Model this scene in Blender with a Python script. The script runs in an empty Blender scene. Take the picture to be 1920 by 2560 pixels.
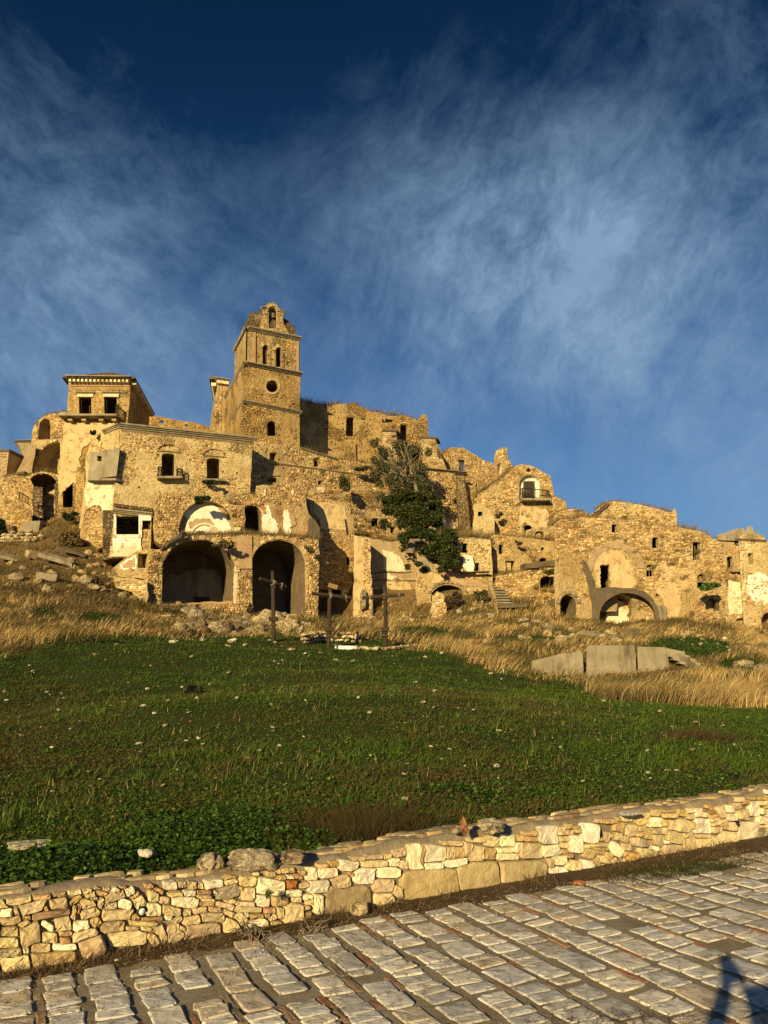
import bpy, math, random
import numpy as np
from mathutils import Vector, Matrix, noise as mnoise
from mathutils.geometry import tessellate_polygon
R=math.radians
random.seed(7); rng=np.random.default_rng(7)
S=bpy.context.scene
# ------------------------------------------------------------------ camera
PITCH=12.0; ROLL=1.0; FPX=1930.; CZ=1.60; W0,H0=1920,2560
cam=bpy.data.cameras.new('camera'); co=bpy.data.objects.new('camera',cam); S.collection.objects.link(co)
co.location=(0,0,CZ)
co.rotation_euler=(Matrix.Rotation(R(90+PITCH),3,'X')@Matrix.Rotation(R(-ROLL),3,'Z')).to_euler()
cam.sensor_fit='VERTICAL'; cam.sensor_height=24; cam.lens=24*FPX/H0; cam.clip_end=3000; cam.clip_start=.03
S.camera=co
# ------------------------------------------------------------------ light
SUNV=Vector((.43026,1.09984,-.36462)).normalized()       # the way the light travels
EL=math.asin(-SUNV.z); AZ=math.atan2(-SUNV.x,-SUNV.y)    # where the sun stands
sl=bpy.data.lights.new('sun','SUN'); sl.energy=5.0; sl.angle=R(.5); sl.color=(1.0,.745,.36)
so=bpy.data.objects.new('sun',sl); S.collection.objects.link(so)
so.rotation_euler=SUNV.to_track_quat('-Z','Y').to_euler(); so.location=(-20,-50,40)
S.view_settings.view_transform='Standard'; S.view_settings.look='None'; S.view_settings.gamma=1
S.view_settings.exposure=.60; S.view_settings.use_curve_mapping=False
# ------------------------------------------------------------------ node helpers
class NT:
    def __init__(s,nt): s.t=nt; s.n=nt.nodes; s.l=nt.links
    def new(s,t,**k):
        n=s.n.new(t)
        for a,b in k.items(): setattr(n,a,b)
        return n
    def set(s,sock,v):
        if isinstance(v,bpy.types.NodeSocket): s.l.new(v,sock)
        elif isinstance(v,(tuple,list)) and sock.type=='RGBA' and len(v)==3: sock.default_value=(*v,1)
        else: sock.default_value=v
    def math(s,op,a,b=0.,c=None,clamp=False):
        n=s.new('ShaderNodeMath',operation=op,use_clamp=clamp); s.set(n.inputs[0],a); s.set(n.inputs[1],b)
        if c is not None: s.set(n.inputs[2],c)
        return n.outputs[0]
    def vmath(s,op,a,b=(0,0,0)):
        n=s.new('ShaderNodeVectorMath',operation=op); s.set(n.inputs[0],a); s.set(n.inputs[1],b)
        return n.outputs['Value'] if op in('DOT_PRODUCT','LENGTH','DISTANCE') else n.outputs[0]
    def noise(s,vec,scale,detail=4,rough=.55,dist=0.,col=False):
        n=s.new('ShaderNodeTexNoise'); s.set(n.inputs['Vector'],vec); n.inputs['Scale'].default_value=scale
        n.inputs['Detail'].default_value=detail; n.inputs['Roughness'].default_value=rough; n.inputs['Distortion'].default_value=dist
        return n.outputs['Color' if col else 'Fac']
    def vor(s,vec,scale,feature='F1',out='Distance',rand=1.):
        n=s.new('ShaderNodeTexVoronoi',feature=feature); s.set(n.inputs['Vector'],vec); n.inputs['Scale'].default_value=scale
        n.inputs['Randomness'].default_value=rand
        return n.outputs[out]
    def ramp(s,fac,stops,interp='LINEAR'):
        n=s.new('ShaderNodeValToRGB'); s.set(n.inputs[0],fac); e=n.color_ramp.elements; n.color_ramp.interpolation=interp
        while len(e)<len(stops): e.new(.5)
        for el,(p,c) in zip(e,stops):
            el.position=p; el.color=(*c,1) if isinstance(c,(tuple,list)) else (c,c,c,1)
        return n.outputs[0]
    def mix(s,f,a,b,mode='MIX'):
        n=s.new('ShaderNodeMix',data_type='RGBA',blend_type=mode); s.set(n.inputs[0],f); s.set(n.inputs[6],a); s.set(n.inputs[7],b)
        return n.outputs[2]
    def maprange(s,v,a,b,c=0.,d=1.,smooth=False):
        n=s.new('ShaderNodeMapRange'); n.interpolation_type='SMOOTHSTEP' if smooth else 'LINEAR'
        s.set(n.inputs[0],v); n.inputs[1].default_value=a; n.inputs[2].default_value=b; n.inputs[3].default_value=c; n.inputs[4].default_value=d
        return n.outputs[0]
    def mapping(s,vec,scale=(1,1,1),rot=(0,0,0),loc=(0,0,0)):
        n=s.new('ShaderNodeMapping'); s.set(n.inputs[0],vec); n.inputs['Scale'].default_value=scale; n.inputs['Rotation'].default_value=rot; n.inputs['Location'].default_value=loc
        return n.outputs[0]
    def bump(s,h,strength=.5,dist=.02,nrm=None):
        n=s.new('ShaderNodeBump'); s.set(n.inputs['Height'],h); n.inputs['Strength'].default_value=strength; n.inputs['Distance'].default_value=dist
        if nrm is not None: s.set(n.inputs['Normal'],nrm)
        return n.outputs[0]
# ------------------------------------------------------------------ pixel <-> world (to set things at their places)
PR=R(PITCH); RR=R(ROLL)
def ray(px,py):
    x=(px-960)/FPX; y=-(py-1280)/FPX; c,s=math.cos(RR),math.sin(RR)
    x,y=x*c+y*s,-x*s+y*c
    return Vector((x,math.cos(PR)-y*math.sin(PR),math.sin(PR)+y*math.cos(PR)))
def at(px,py,d):
    r=ray(px,py); return Vector((r.x/r.y*d,d,CZ+r.z/r.y*d))
def onz(px,py,z):
    r=ray(px,py); t=(z-CZ)/r.z; return Vector((r.x*t,r.y*t,z))
def project(X,Y,Z):
    Z=Z-CZ; f=Y*math.cos(PR)+Z*math.sin(PR); u=-Y*math.sin(PR)+Z*math.cos(PR)
    x=X/f; y=u/f; c,s=math.cos(RR),math.sin(RR); x,y=x*c-y*s,x*s+y*c
    return 960+x*FPX,1280-y*FPX
# ------------------------------------------------------------------ sky
w=bpy.data.worlds.new('World'); S.world=w; w.use_nodes=True; t=NT(w.node_tree); t.n.clear()
sky=t.new('ShaderNodeTexSky',sky_type='NISHITA'); sky.sun_disc=False; sky.sun_elevation=EL; sky.sun_rotation=AZ
sky.air_density=1.0; sky.dust_density=.3; sky.ozone_density=3.0; sky.altitude=300
tc=t.new('ShaderNodeTexCoord'); D=tc.outputs['Generated']
sep=t.new('ShaderNodeSeparateXYZ'); t.set(sep.inputs[0],D)
zz=t.math('ADD',t.math('MAXIMUM',sep.outputs[2],0.),.22)
pl=t.new('ShaderNodeCombineXYZ'); t.set(pl.inputs[0],t.math('DIVIDE',sep.outputs[0],zz)); t.set(pl.inputs[1],t.math('DIVIDE',sep.outputs[1],zz))
P=pl.outputs[0]
warp=t.noise(P,1.3,4,.55,col=True)
def warped(v,k,sc):
    q=t.vmath('SCALE',t.vmath('SUBTRACT',t.noise(v,sc,5,.6,col=True),(.5,.5,.5))); q.node.inputs['Scale'].default_value=k
    return t.vmath('ADD',v,q)
Dw=warped(D,.16,2.6)
def fib(v,ang,sc,st,seed,rough=.66):
    # fibres: stretched along a line that leans ang degrees in the plane facing +Y
    return t.noise(t.mapping(t.mapping(v,rot=(0,R(ang),0),loc=(seed,seed*.7,0)),scale=(1,1,st)),sc,9,rough,.2)
left=t.maprange(sep.outputs[0],-.35,.12,1,0,True)
fl=t.math('ADD',t.math('MULTIPLY',fib(Dw,40,11,.20,1.3),.55),t.math('MULTIPLY',fib(Dw,50,34,.22,4.1,.7),.45))
fr=t.math('ADD',t.math('MULTIPLY',fib(Dw,-36,10,.22,7.7),.55),t.math('MULTIPLY',fib(Dw,-26,30,.25,2.2,.7),.45))
fm=t.math('ADD',t.math('MULTIPLY',fl,left),t.math('MULTIPLY',fr,t.math('SUBTRACT',1.,left)))
puff=t.noise(warped(D,.10,5),5.5,9,.68)
soft=t.noise(D,2.6,4,.5)
def blob(px,py,sig,amp):
    d=ray(px,py).normalized()
    k=t.vmath('DOT_PRODUCT',t.vmath('NORMALIZE',D),tuple(d))
    # gaussian of the angle: exp((cos-1)/sig^2)
    e=t.math('EXPONENT',t.math('MULTIPLY',t.math('SUBTRACT',k,1.),1/(sig*sig)))
    return t.math('MULTIPLY',e,amp)
acc=None
for b in ((1400,650,.09,.26),(1180,720,.14,.22),(1650,760,.14,.14),(1480,560,.14,.10),(1830,680,.16,.20),(1120,380,.12,.12),(330,560,.16,.16),(120,800,.20,.30),(30,1000,.14,.16),(500,900,.10,.10),(1800,1050,.15,.10),(560,640,.14,.06),(1000,860,.14,.18),(1900,230,.20,.05),
          (230,230,.09,.10),(280,60,.26,-.22),(620,90,.2,-.10),(620,330,.13,-.08),(1600,900,.2,.05),(1330,130,.07,-.22),(1600,470,.12,-.14),(700,820,.09,-.10),(60,1080,.15,.12),(640,150,.2,-.05)):
    v=blob(*b); acc=v if acc is None else t.math('ADD',acc,v)
tex=t.math('ADD',t.math('MULTIPLY',t.maprange(fm,.33,.70),.68),t.math('MULTIPLY',t.maprange(puff,.32,.74),.32))
dens=t.math('ADD',t.math('MULTIPLY',tex,t.math('ADD',.52,t.math('MULTIPLY',acc,1.25))),t.math('MULTIPLY',acc,.26))
dens=t.math('ADD',dens,t.math('MULTIPLY',t.math('SUBTRACT',soft,.5),.30))
cl=t.math('MULTIPLY',t.math('POWER',t.maprange(dens,.11,1.0,0,1,False),1.25),.95,clamp=True)
# deep polarised blue of the photograph, same treatment for the whole dome
hs=t.new('ShaderNodeHueSaturation'); hs.inputs['Saturation'].default_value=1.25; hs.inputs['Value'].default_value=.52; t.set(hs.inputs['Color'],sky.outputs[0])
elev=t.maprange(sep.outputs[2],.05,.80,1.9,.50,True)
skyc=t.vmath('SCALE',hs.outputs[0]); t.set(skyc.node.inputs['Scale'],elev)
skyc=t.vmath('MULTIPLY',skyc,(.80,.98,1.18))
skyc=t.mix(t.maprange(sep.outputs[2],.0,.55,.62,0,True),skyc,(1.9,3.2,5.0))
mx=t.mix(cl,skyc,t.mix(t.maprange(puff,.35,.7),(2.2,3.7,5.7),(3.3,5.0,7.2)))
bg=t.new('ShaderNodeBackground'); t.set(bg.inputs[0],mx); bg.inputs[1].default_value=.054
out=t.new('ShaderNodeOutputWorld'); t.l.new(bg.outputs[0],out.inputs[0])
# ------------------------------------------------------------------ materials
def mat(name): 
    m=bpy.data.materials.new(name); m.use_nodes=True; n=NT(m.node_tree); n.n.clear()
    b=n.new('ShaderNodeBsdfPrincipled'); b.inputs['Roughness'].default_value=.9; b.inputs['Specular IOR Level'].default_value=.15
    o=n.new('ShaderNodeOutputMaterial'); n.l.new(b.outputs[0],o.inputs[0])
    g=n.new('ShaderNodeNewGeometry').outputs['Position']
    return m,n,b,g
def rubble(name,stone=(.48,.36,.17),mortar=(.42,.315,.15),plaster=(.56,.45,.23),pl_amt=.68,sc=4.6,dark=.38,bmp=.9,red=.12):
    m,n,b,g=mat(name)
    wv=n.vmath('ADD',g,n.vmath('SCALE',n.vmath('SUBTRACT',n.noise(g,2.2,3,col=True),(.5,.5,.5)))); wv.node.inputs[1].links[0].from_node.inputs['Scale'].default_value=.25
    v=n.mapping(wv,scale=(1,1,1.75))
    edge=n.vor(v,sc,'DISTANCE_TO_EDGE'); cell=n.vor(v,sc,'F1','Color')
    sx=n.new('ShaderNodeSeparateColor'); n.set(sx.inputs[0],cell)
    c=n.ramp(sx.outputs[0],[(0,(stone[0]*.45,stone[1]*.42,stone[2]*.42)),(.25,(stone[0]*.8,stone[1]*.76,stone[2]*.74)),(.6,stone),(.88,(stone[0]*1.25,stone[1]*1.3,stone[2]*1.4)),(1,(stone[0]*1.05,stone[1]*.62,stone[2]*.5))])
    joint=n.maprange(edge,.02,.11)
    c=n.mix(joint,(mortar[0]*dark,mortar[1]*dark,mortar[2]*dark),c)
    c=n.mix(n.maprange(n.noise(g,.9,5,.6),.42,.60),c,mortar)
    pm=n.maprange(n.noise(g,.42,7,.62),.60-pl_amt*.3,.64-pl_amt*.3)
    pcol=n.mix(n.noise(g,1.7,6,.65),(plaster[0]*.72,plaster[1]*.68,plaster[2]*.62),(plaster[0]*1.2,plaster[1]*1.2,plaster[2]*1.2))
    c=n.mix(pm,c,pcol)
    # rust-red brick courses showing here and there, grey weathering, vertical runs
    c=n.mix(n.math('MULTIPLY',n.maprange(n.noise(g,.75,4,.5),.62,.70),red*4,clamp=True),c,(.36,.15,.07))
    c=n.mix(n.math('MULTIPLY',n.maprange(n.noise(n.mapping(g,scale=(1.3,1.3,.25)),1.2,5,.6),.52,.74),.55),c,(.20,.165,.11))
    c=n.mix(n.math('MULTIPLY',n.maprange(n.noise(g,.33,6,.68),.44,.62),.62),c,n.mix(1,c,(.62,.52,.42),'MULTIPLY'))
    c=n.mix(n.math('MULTIPLY',n.maprange(n.noise(g,6,5,.75),.47,.62),.55),c,n.mix(1,c,(.40,.35,.30),'MULTIPLY'))
    n.set(b.inputs['Base Color'],c)
    h=n.math('ADD',n.math('MULTIPLY',n.math('MULTIPLY',n.maprange(edge,.0,.22),n.math('SUBTRACT',1.,n.math('MULTIPLY',pm,.75))),1.),n.math('MULTIPLY',n.noise(g,9,6,.7),.8))
    n.set(b.inputs['Normal'],n.bump(h,bmp*1.1,.14))
    return m
def plasterm(name,col,col2,stain=(.2,.16,.1),amt=.4,bmp=.5,flake=.8):
    m,n,b,g=mat(name)
    c=n.mix(n.maprange(n.noise(g,1.3,7,.65),.35,.65),col,col2)
    c=n.mix(n.math('MULTIPLY',n.maprange(n.noise(n.mapping(g,scale=(1,1,.22)),2.3,6,.65),.5,.72),amt),c,stain)
    c=n.mix(n.math('MULTIPLY',n.maprange(n.noise(g,22,5,.7),.45,.8),.4),c,stain)
    fk=n.maprange(n.noise(g,1.9,9,.72),.565,.585)
    csep=n.new('ShaderNodeSeparateColor'); n.set(csep.inputs[0],n.vor(n.mapping(g,scale=(1,1,1.7)),5,'F1','Color')); cell=n.ramp(csep.outputs[0],[(0,(.5,.42,.32)),(.5,(.8,.72,.6)),(1,(1.2,1.1,.95))]); c=n.mix(n.math('MULTIPLY',fk,flake),c,n.mix(.75,stain,n.mix(1,cell,(.46,.35,.18),'MULTIPLY')))
    c=n.mix(n.math('MULTIPLY',n.maprange(n.noise(g,.7,6,.7),.45,.65),.35),c,n.mix(1,c,(.70,.60,.48),'MULTIPLY'))
    n.set(b.inputs['Base Color'],c)
    n.set(b.inputs['Normal'],n.bump(n.math('ADD',n.math('SUBTRACT',n.noise(g,3.5,8,.7),n.math('MULTIPLY',fk,.5*flake)),n.math('MULTIPLY',n.noise(g,30,3,.6),.3)),bmp,.12))
    return m
def attrm(name,mulA=(.72,.72,.72),mulB=(1.22,1.2,1.15),sc=12,bmp=.5,bd=.03,rough=.9,spec=.15,lich=None,trans=0,pits=0):
    m,n,b,g=mat(name)
    a=n.new('ShaderNodeAttribute',attribute_name='col').outputs['Color']
    c=n.mix(1,a,n.mix(n.maprange(n.noise(g,sc,6,.65),.3,.7),mulA,mulB),'MULTIPLY')
    if lich: c=n.mix(n.math('MULTIPLY',n.maprange(n.noise(g,sc*(3 if sc>9 else 1.3),6,.72),.55 if sc<9 else .60,.66),lich[1]),c,lich[0])
    h=n.math('ADD',n.noise(g,sc*.8,7,.7),n.math('MULTIPLY',n.noise(g,sc*5,4,.7),.35))
    if pits:
        pt=n.maprange(n.noise(n.mapping(g,scale=(1,1,1)),sc*2.1,5,.75),.36,.47)
        h=n.math('ADD',h,n.math('MULTIPLY',pt,pits)); c=n.mix(pt,n.mix(1,c,(.66,.62,.56),'MULTIPLY'),c)
    n.set(b.inputs['Base Color'],c)
    if bmp: n.set(b.inputs['Normal'],n.bump(h,bmp,bd))
    b.inputs['Roughness'].default_value=rough; b.inputs['Specular IOR Level'].default_value=spec
    if trans:
        tr=n.new('ShaderNodeBsdfTranslucent'); n.set(tr.inputs[0],c); mxs=n.new('ShaderNodeMixShader'); mxs.inputs[0].default_value=trans
        n.l.new(b.outputs[0],mxs.inputs[1]); n.l.new(tr.outputs[0],mxs.inputs[2]); o=[x for x in n.n if x.type=='OUTPUT_MATERIAL'][0]; n.l.new(mxs.outputs[0],o.inputs[0])
    return m
M={}
M['rub']=rubble('rubble_ochre')
M['rubgold']=rubble('rubble_gold',(.47,.34,.13),(.44,.32,.13),(.50,.37,.16),.45,3.6,.5,.8,.05)
M['rubpale']=rubble('rubble_pale',(.53,.42,.21),(.53,.42,.20),(.64,.54,.29),.75,4.6,.42,.7,.12)
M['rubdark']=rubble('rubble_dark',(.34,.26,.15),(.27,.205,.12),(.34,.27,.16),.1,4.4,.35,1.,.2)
M['yellow']=plasterm('plaster_yellow',(.60,.48,.26),(.52,.39,.19))
M['cream']=plasterm('plaster_cream',(.76,.69,.50),(.66,.56,.36),(.36,.29,.18),.35)
M['white']=plasterm('plaster_white',(.82,.80,.70),(.74,.68,.52),(.45,.38,.26),.3,.25)
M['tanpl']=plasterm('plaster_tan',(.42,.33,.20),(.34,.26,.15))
M['conc']=plasterm('old_concrete',(.36,.32,.22),(.25,.22,.155),(.09,.075,.05),.85,.6,.15)
M['concd']=plasterm('dark_concrete',(.155,.125,.085),(.11,.09,.06),(.08,.07,.05),.6,.9,.25)
M['shadepl']=plasterm('shade_dark_vault_plaster',(.20,.155,.10),(.13,.10,.065))  # tan vault plaster, the shade of the interior put into its dark colour
M['brick']=None
def brickm():
    m,n,b,g=mat('old_brick')
    sp=n.new('ShaderNodeSeparateXYZ'); n.set(sp.inputs[0],g)
    cb=n.new('ShaderNodeCombineXYZ'); n.set(cb.inputs[0],n.math('ADD',sp.outputs[0],n.math('MULTIPLY',sp.outputs[1],.6))); n.set(cb.inputs[1],sp.outputs[2])
    bt=n.new('ShaderNodeTexBrick'); n.set(bt.inputs[0],cb.outputs[0]); bt.inputs['Scale'].default_value=1; bt.inputs['Brick Width'].default_value=.3; bt.inputs['Row Height'].default_value=.095; bt.inputs['Mortar Size'].default_value=.018
    bt.inputs['Color1'].default_value=(.42,.21,.09,1); bt.inputs['Color2'].default_value=(.46,.32,.17,1); bt.inputs['Mortar'].default_value=(.22,.17,.11,1)
    c=n.mix(n.maprange(n.noise(g,1.3,6,.65),.45,.62),bt.outputs[0],(.40,.30,.17))
    n.set(b.inputs['Base Color'],c); n.set(b.inputs['Normal'],n.bump(n.math('ADD',bt.outputs['Fac'],n.noise(g,12,4)),-.5,.04)); return m
M['brick']=brickm()
M['stone']=attrm('castle_stone',(.52,.46,.40),(1.22,1.18,1.08),1.3,.7,.05)
M['wstone']=attrm('wall_stone',(.66,.62,.56),(1.2,1.2,1.17),11,.9,.022,lich=((.62,.58,.46),.35))
M['sett']=attrm('paving_stone',(.80,.79,.77),(1.12,1.12,1.12),7,1.,.011,rough=.75,spec=.2,pits=.55,lich=((.30,.25,.17),.45))
M['blade']=attrm('grass_blade',(1,1,1),(1,1,1),1,0,trans=.22)
M['leaf']=attrm('leaf',(1,1,1),(1,1,1),1,0,rough=.65,spec=.2,trans=.18)
M['rock']=attrm('rock',(.50,.48,.45),(1.2,1.2,1.2),5,1.,.09,pits=.8,lich=((.20,.17,.10),.6))
def simple(name,col,rough=.8,metal=0,spec=.2,n2=None):
    m,n,b,g=mat(name)
    c=n.mix(n.maprange(n.noise(g,n2 or 9,6,.65),.3,.7),tuple(x*.62 for x in col),tuple(x*1.25 for x in col))
    n.set(b.inputs['Base Color'],c); b.inputs['Roughness'].default_value=rough; b.inputs['Metallic'].default_value=metal; b.inputs['Specular IOR Level'].default_value=spec
    n.set(b.inputs['Normal'],n.bump(n.noise(g,(n2 or 9)*2,5,.6),.4,.02)); return m
M['boardwood']=None
M['iron']=simple('rusty_iron',(.06,.042,.03),.7,.3)
M['wood']=None
def woodm(name,c1,c2):
    m,n,b,g=mat(name)
    gr=n.noise(n.mapping(g,scale=(9,9,.9)),4,6,.7,.4)
    n.set(b.inputs['Base Color'],n.ramp(gr,[(.3,c1),(.7,c2)])); n.set(b.inputs['Normal'],n.bump(gr,.8,.03)); return m
M['wood']=woodm('cross_wood',(.020,.015,.011),(.075,.054,.038))
M['boardwood']=woodm('board_wood',(.14,.085,.045),(.30,.20,.11))
M['oldwood']=woodm('grey_wood',(.10,.085,.06),(.25,.21,.15))
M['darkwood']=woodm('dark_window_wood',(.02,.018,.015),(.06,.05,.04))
M['rope']=simple('rope',(.22,.19,.14),.9)
M['paint']=simple('white_enamel',(.72,.74,.74),.4,0,.4)
M['steel']=simple('dull_steel',(.30,.31,.31),.4,.7,.5)
M['blackp']=simple('black_plastic',(.02,.02,.02),.5)
M['bronze']=simple('bell_bronze',(.22,.19,.12),.45,.7)
def mortarm():
    m,n,b,g=mat('mortar')
    c=n.mix(n.maprange(n.noise(g,5,7,.7),.35,.65),(.20,.165,.115),(.36,.305,.22)); c=n.mix(n.maprange(n.noise(g,40,4,.7),.5,.75),c,(.14,.115,.08))
    n.set(b.inputs['Base Color'],c); n.set(b.inputs['Normal'],n.bump(n.math('ADD',n.noise(g,12,8,.75),n.math('MULTIPLY',n.noise(g,60,4,.7),.4)),.9,.03)); return m
M['mortar']=mortarm()
def roadm():
    m,n,b,g=mat('road_grit')
    c=n.mix(n.maprange(n.noise(g,3,7,.7),.35,.65),(.17,.145,.10),(.29,.255,.19)); c=n.mix(n.maprange(n.noise(g,55,5,.75),.5,.72),c,(.34,.30,.23)); c=n.mix(n.maprange(n.vor(g,70),.0,.25,1,0),c,(.08,.06,.04))
    n.set(b.inputs['Base Color'],c); n.set(b.inputs['Normal'],n.bump(n.math('ADD',n.noise(g,18,8,.75),n.math('MULTIPLY',n.noise(g,90,4,.7),.6)),.9,.012)); return m
M['road']=roadm()
def soilm(name,a,b_,c_):
    m,n,b,g=mat(name)
    c=n.mix(n.maprange(n.noise(g,4,7,.7),.35,.65),a,b_); c=n.mix(n.maprange(n.noise(g,45,5,.75),.52,.7),c,c_)
    n.set(b.inputs['Base Color'],c); n.set(b.inputs['Normal'],n.bump(n.noise(g,25,8,.75),1.,.03)); return m
M['soil']=soilm('verge_soil',(.05,.036,.022),(.11,.08,.048),(.22,.17,.10))
def meadowm():
    m,n,b,g=mat('meadow_ground')
    d=n.new('ShaderNodeAttribute',attribute_name='dry').outputs['Fac']
    green=n.mix(n.maprange(n.noise(g,.55,6,.6),.35,.65),(.020,.042,.006),(.046,.042,.010)); green=n.mix(n.maprange(n.noise(g,5,6,.7),.45,.7),green,(.030,.062,.008))
    dry=n.mix(n.maprange(n.noise(g,.8,7,.65),.35,.65),(.13,.085,.035),(.24,.165,.075)); dry=n.mix(n.maprange(n.noise(g,.35,4,.6),.56,.66),dry,(.045,.055,.015))
    n.set(b.inputs['Base Color'],n.mix(d,green,dry)); n.set(b.inputs['Normal'],n.bump(n.math('ADD',n.noise(g,3,8,.7),n.noise(g,22,5,.7)),.8,.1)); return m
M['meadow']=meadowm()
# ------------------------------------------------------------------ object helpers
COL=S.collection
def tag(o,label=None,cat=None,group=None,kind=None):
    if label: o['label']=label
    if cat: o['category']=cat
    if group: o['group']=group
    if kind: o['kind']=kind
    return o
def thing(name,label,cat,loc,group=None):
    o=bpy.data.objects.new(name,None); COL.objects.link(o); o.location=loc; o.empty_display_size=.2
    return tag(o,label,cat,group)
def link(name,me,parent=None):
    o=bpy.data.objects.new(name,me); COL.objects.link(o)
    if parent is not None: o.parent=parent
    return o
def base(parent):
    v=Vector((0,0,0)); p=parent
    while p is not None: v+=Vector(p.location); p=p.parent
    return v
def mesh(name,V,F,m,parent=None,smooth=False,kind=None,col=None):
    """polygons of any size; V in world coordinates"""
    off=base(parent); me=bpy.data.meshes.new(name); me.from_pydata([tuple(Vector(v)-off) for v in V],[],F); me.materials.append(M[m] if isinstance(m,str) else m)
    if smooth: me.shade_smooth()
    if col is not None:
        a=me.attributes.new('col','FLOAT_COLOR','POINT'); c=np.ones((len(V),4)); c[:,:3]=col; a.data.foreach_set('color',c.ravel().astype('f'))
    o=link(name,me,parent)
    if kind: o['kind']=kind
    return o
def meshnp(name,V,F,m,parent=None,col=None,smooth=False,kind=None):
    off=np.array(base(parent)); V=np.asarray(V,float)-off; F=np.asarray(F,np.int32); k=F.shape[1]
    me=bpy.data.meshes.new(name); me.vertices.add(len(V)); me.vertices.foreach_set('co',V.ravel().astype('f'))
    me.loops.add(F.size); me.loops.foreach_set('vertex_index',F.ravel()); me.polygons.add(len(F)); me.polygons.foreach_set('loop_start',np.arange(0,F.size,k,dtype=np.int32))
    me.update(calc_edges=True); me.materials.append(M[m])
    if smooth: me.shade_smooth()
    if col is not None:
        a=me.attributes.new('col','FLOAT_COLOR','POINT'); c=np.ones((len(V),4)); c[:,:3]=col; a.data.foreach_set('color',c.ravel().astype('f'))
    o=link(name,me,parent)
    if kind: o['kind']=kind
    return o
def roughbox(name,o,a,b,c,m,parent,n=9,amp=.05,seed=1):
    """a broken block: corner o, edges a b c, worn faces and chipped rims"""
    o,a,b,c=map(Vector,(o,a,b,c)); key={}; V=[]; F=[]; A,B_,C_=a.length,b.length,c.length; na,nb,nc=[max(2,min(n,int(q/(max(A,B_,C_)/n)))) for q in (A,B_,C_)]
    def vid(i,j,k):
        if (i,j,k) not in key:
            u,v,w_=i/na,j/nb,k/nc; p=o+a*u+b*v+c*w_; ed=sum(1 for q in (u,v,w_) if q in(0.,1.))
            nz=mnoise.noise_vector(p*2.1+Vector((seed,0,0))); n2=mnoise.noise_vector(p*7+Vector((0,seed,0))); ctr=o+(a+b+c)/2
            p=p+nz*amp+n2*amp*.45+(ctr-p)*(.0 if ed<2 else (.05 if ed==2 else .10))*random.uniform(.2,1.2); key[(i,j,k)]=len(V); V.append(p)
        return key[(i,j,k)]
    for i in range(na):
        for j in range(nb): F+=[(vid(i,j,0),vid(i,j+1,0),vid(i+1,j+1,0),vid(i+1,j,0)),(vid(i,j,nc),vid(i+1,j,nc),vid(i+1,j+1,nc),vid(i,j+1,nc))]
    for i in range(na):
        for k in range(nc): F+=[(vid(i,0,k),vid(i+1,0,k),vid(i+1,0,k+1),vid(i,0,k+1)),(vid(i,nb,k),vid(i,nb,k+1),vid(i+1,nb,k+1),vid(i+1,nb,k))]
    for j in range(nb):
        for k in range(nc): F+=[(vid(0,j,k),vid(0,j,k+1),vid(0,j+1,k+1),vid(0,j+1,k)),(vid(na,j,k),vid(na,j+1,k),vid(na,j+1,k+1),vid(na,j,k+1))]
    return mesh(name,V,F,m,parent)
class Plane:                      # a vertical plane of a facade
    def __init__(s,a,b):
        s.o=Vector((a.x,a.y,0)); e=Vector((b.x-a.x,b.y-a.y,0)).normalized(); s.e=e; s.n=Vector((e.y,-e.x,0))
        if s.n.y>0: s.n=-s.n
    def hit(s,px,py,off=0.):
        r=ray(px,py); c=Vector((0,0,CZ)); o=s.o+s.n*off
        k=(o-c).dot(s.n)/r.dot(s.n); return c+r*k
    def uz(s,px,py):
        p=s.hit(px,py); return ((p-s.o).dot(s.e),p.z)
    def W(s,u,z,off=0.):          # off>0 = towards the viewer
        p=s.o+s.e*u+s.n*off; return Vector((p.x,p.y,z))
def Pd(x1,d1,x2,d2,y=1300): return Plane(at(x1,y,d1),at(x2,y,d2))
def vnoise(u,v,seed=0,sc=1.):
    u=np.asarray(u)*sc+seed*17.3; v=np.asarray(v)*sc+seed*9.1
    def h(i,j): x=np.sin(i*127.1+j*311.7+seed*74.7)*43758.5453; return x-np.floor(x)
    r=0; a=1; tot=0
    for k in range(3):
        i=np.floor(u);j=np.floor(v);f=u-i;g=v-j;f=f*f*(3-2*f);g=g*g*(3-2*g)
        r=r+a*((h(i,j)*(1-f)+h(i+1,j)*f)*(1-g)+(h(i,j+1)*(1-f)+h(i+1,j+1)*f)*g); tot+=a; a*=.5;u=u*2.03;v=v*2.03
    return r/tot
def inside(poly,u,v):
    u=np.asarray(u);v=np.asarray(v);r=np.zeros(u.shape,bool);n=len(poly)
    for i in range(n):
        x1,y1=poly[i];x2,y2=poly[(i+1)%n]
        c=((y1>v)!=(y2>v))
        with np.errstate(divide='ignore',invalid='ignore'): r^=c&(u<(x2-x1)*(v-y1)/((y2-y1) or 1e-9)+x1)
    return r
def roughen(poly,amp,step=.35,rnd=None):
    rnd=rnd or random; out=[]; n=len(poly)
    for i in range(n):
        a=Vector(poly[i]);b=Vector(poly[(i+1)%n]);L=(b-a).length;k=max(1,min(40,int(L/step)))
        d=(b-a)/L if L else Vector((1,0)); p=Vector((-d.y,d.x))
        for j in range(k):
            q=a+(b-a)*(j/k)+(p*rnd.uniform(-amp,amp)+d*rnd.uniform(-.25,.25)*step if j else Vector((0,0))); out.append((q.x,q.y))
    return out
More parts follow.
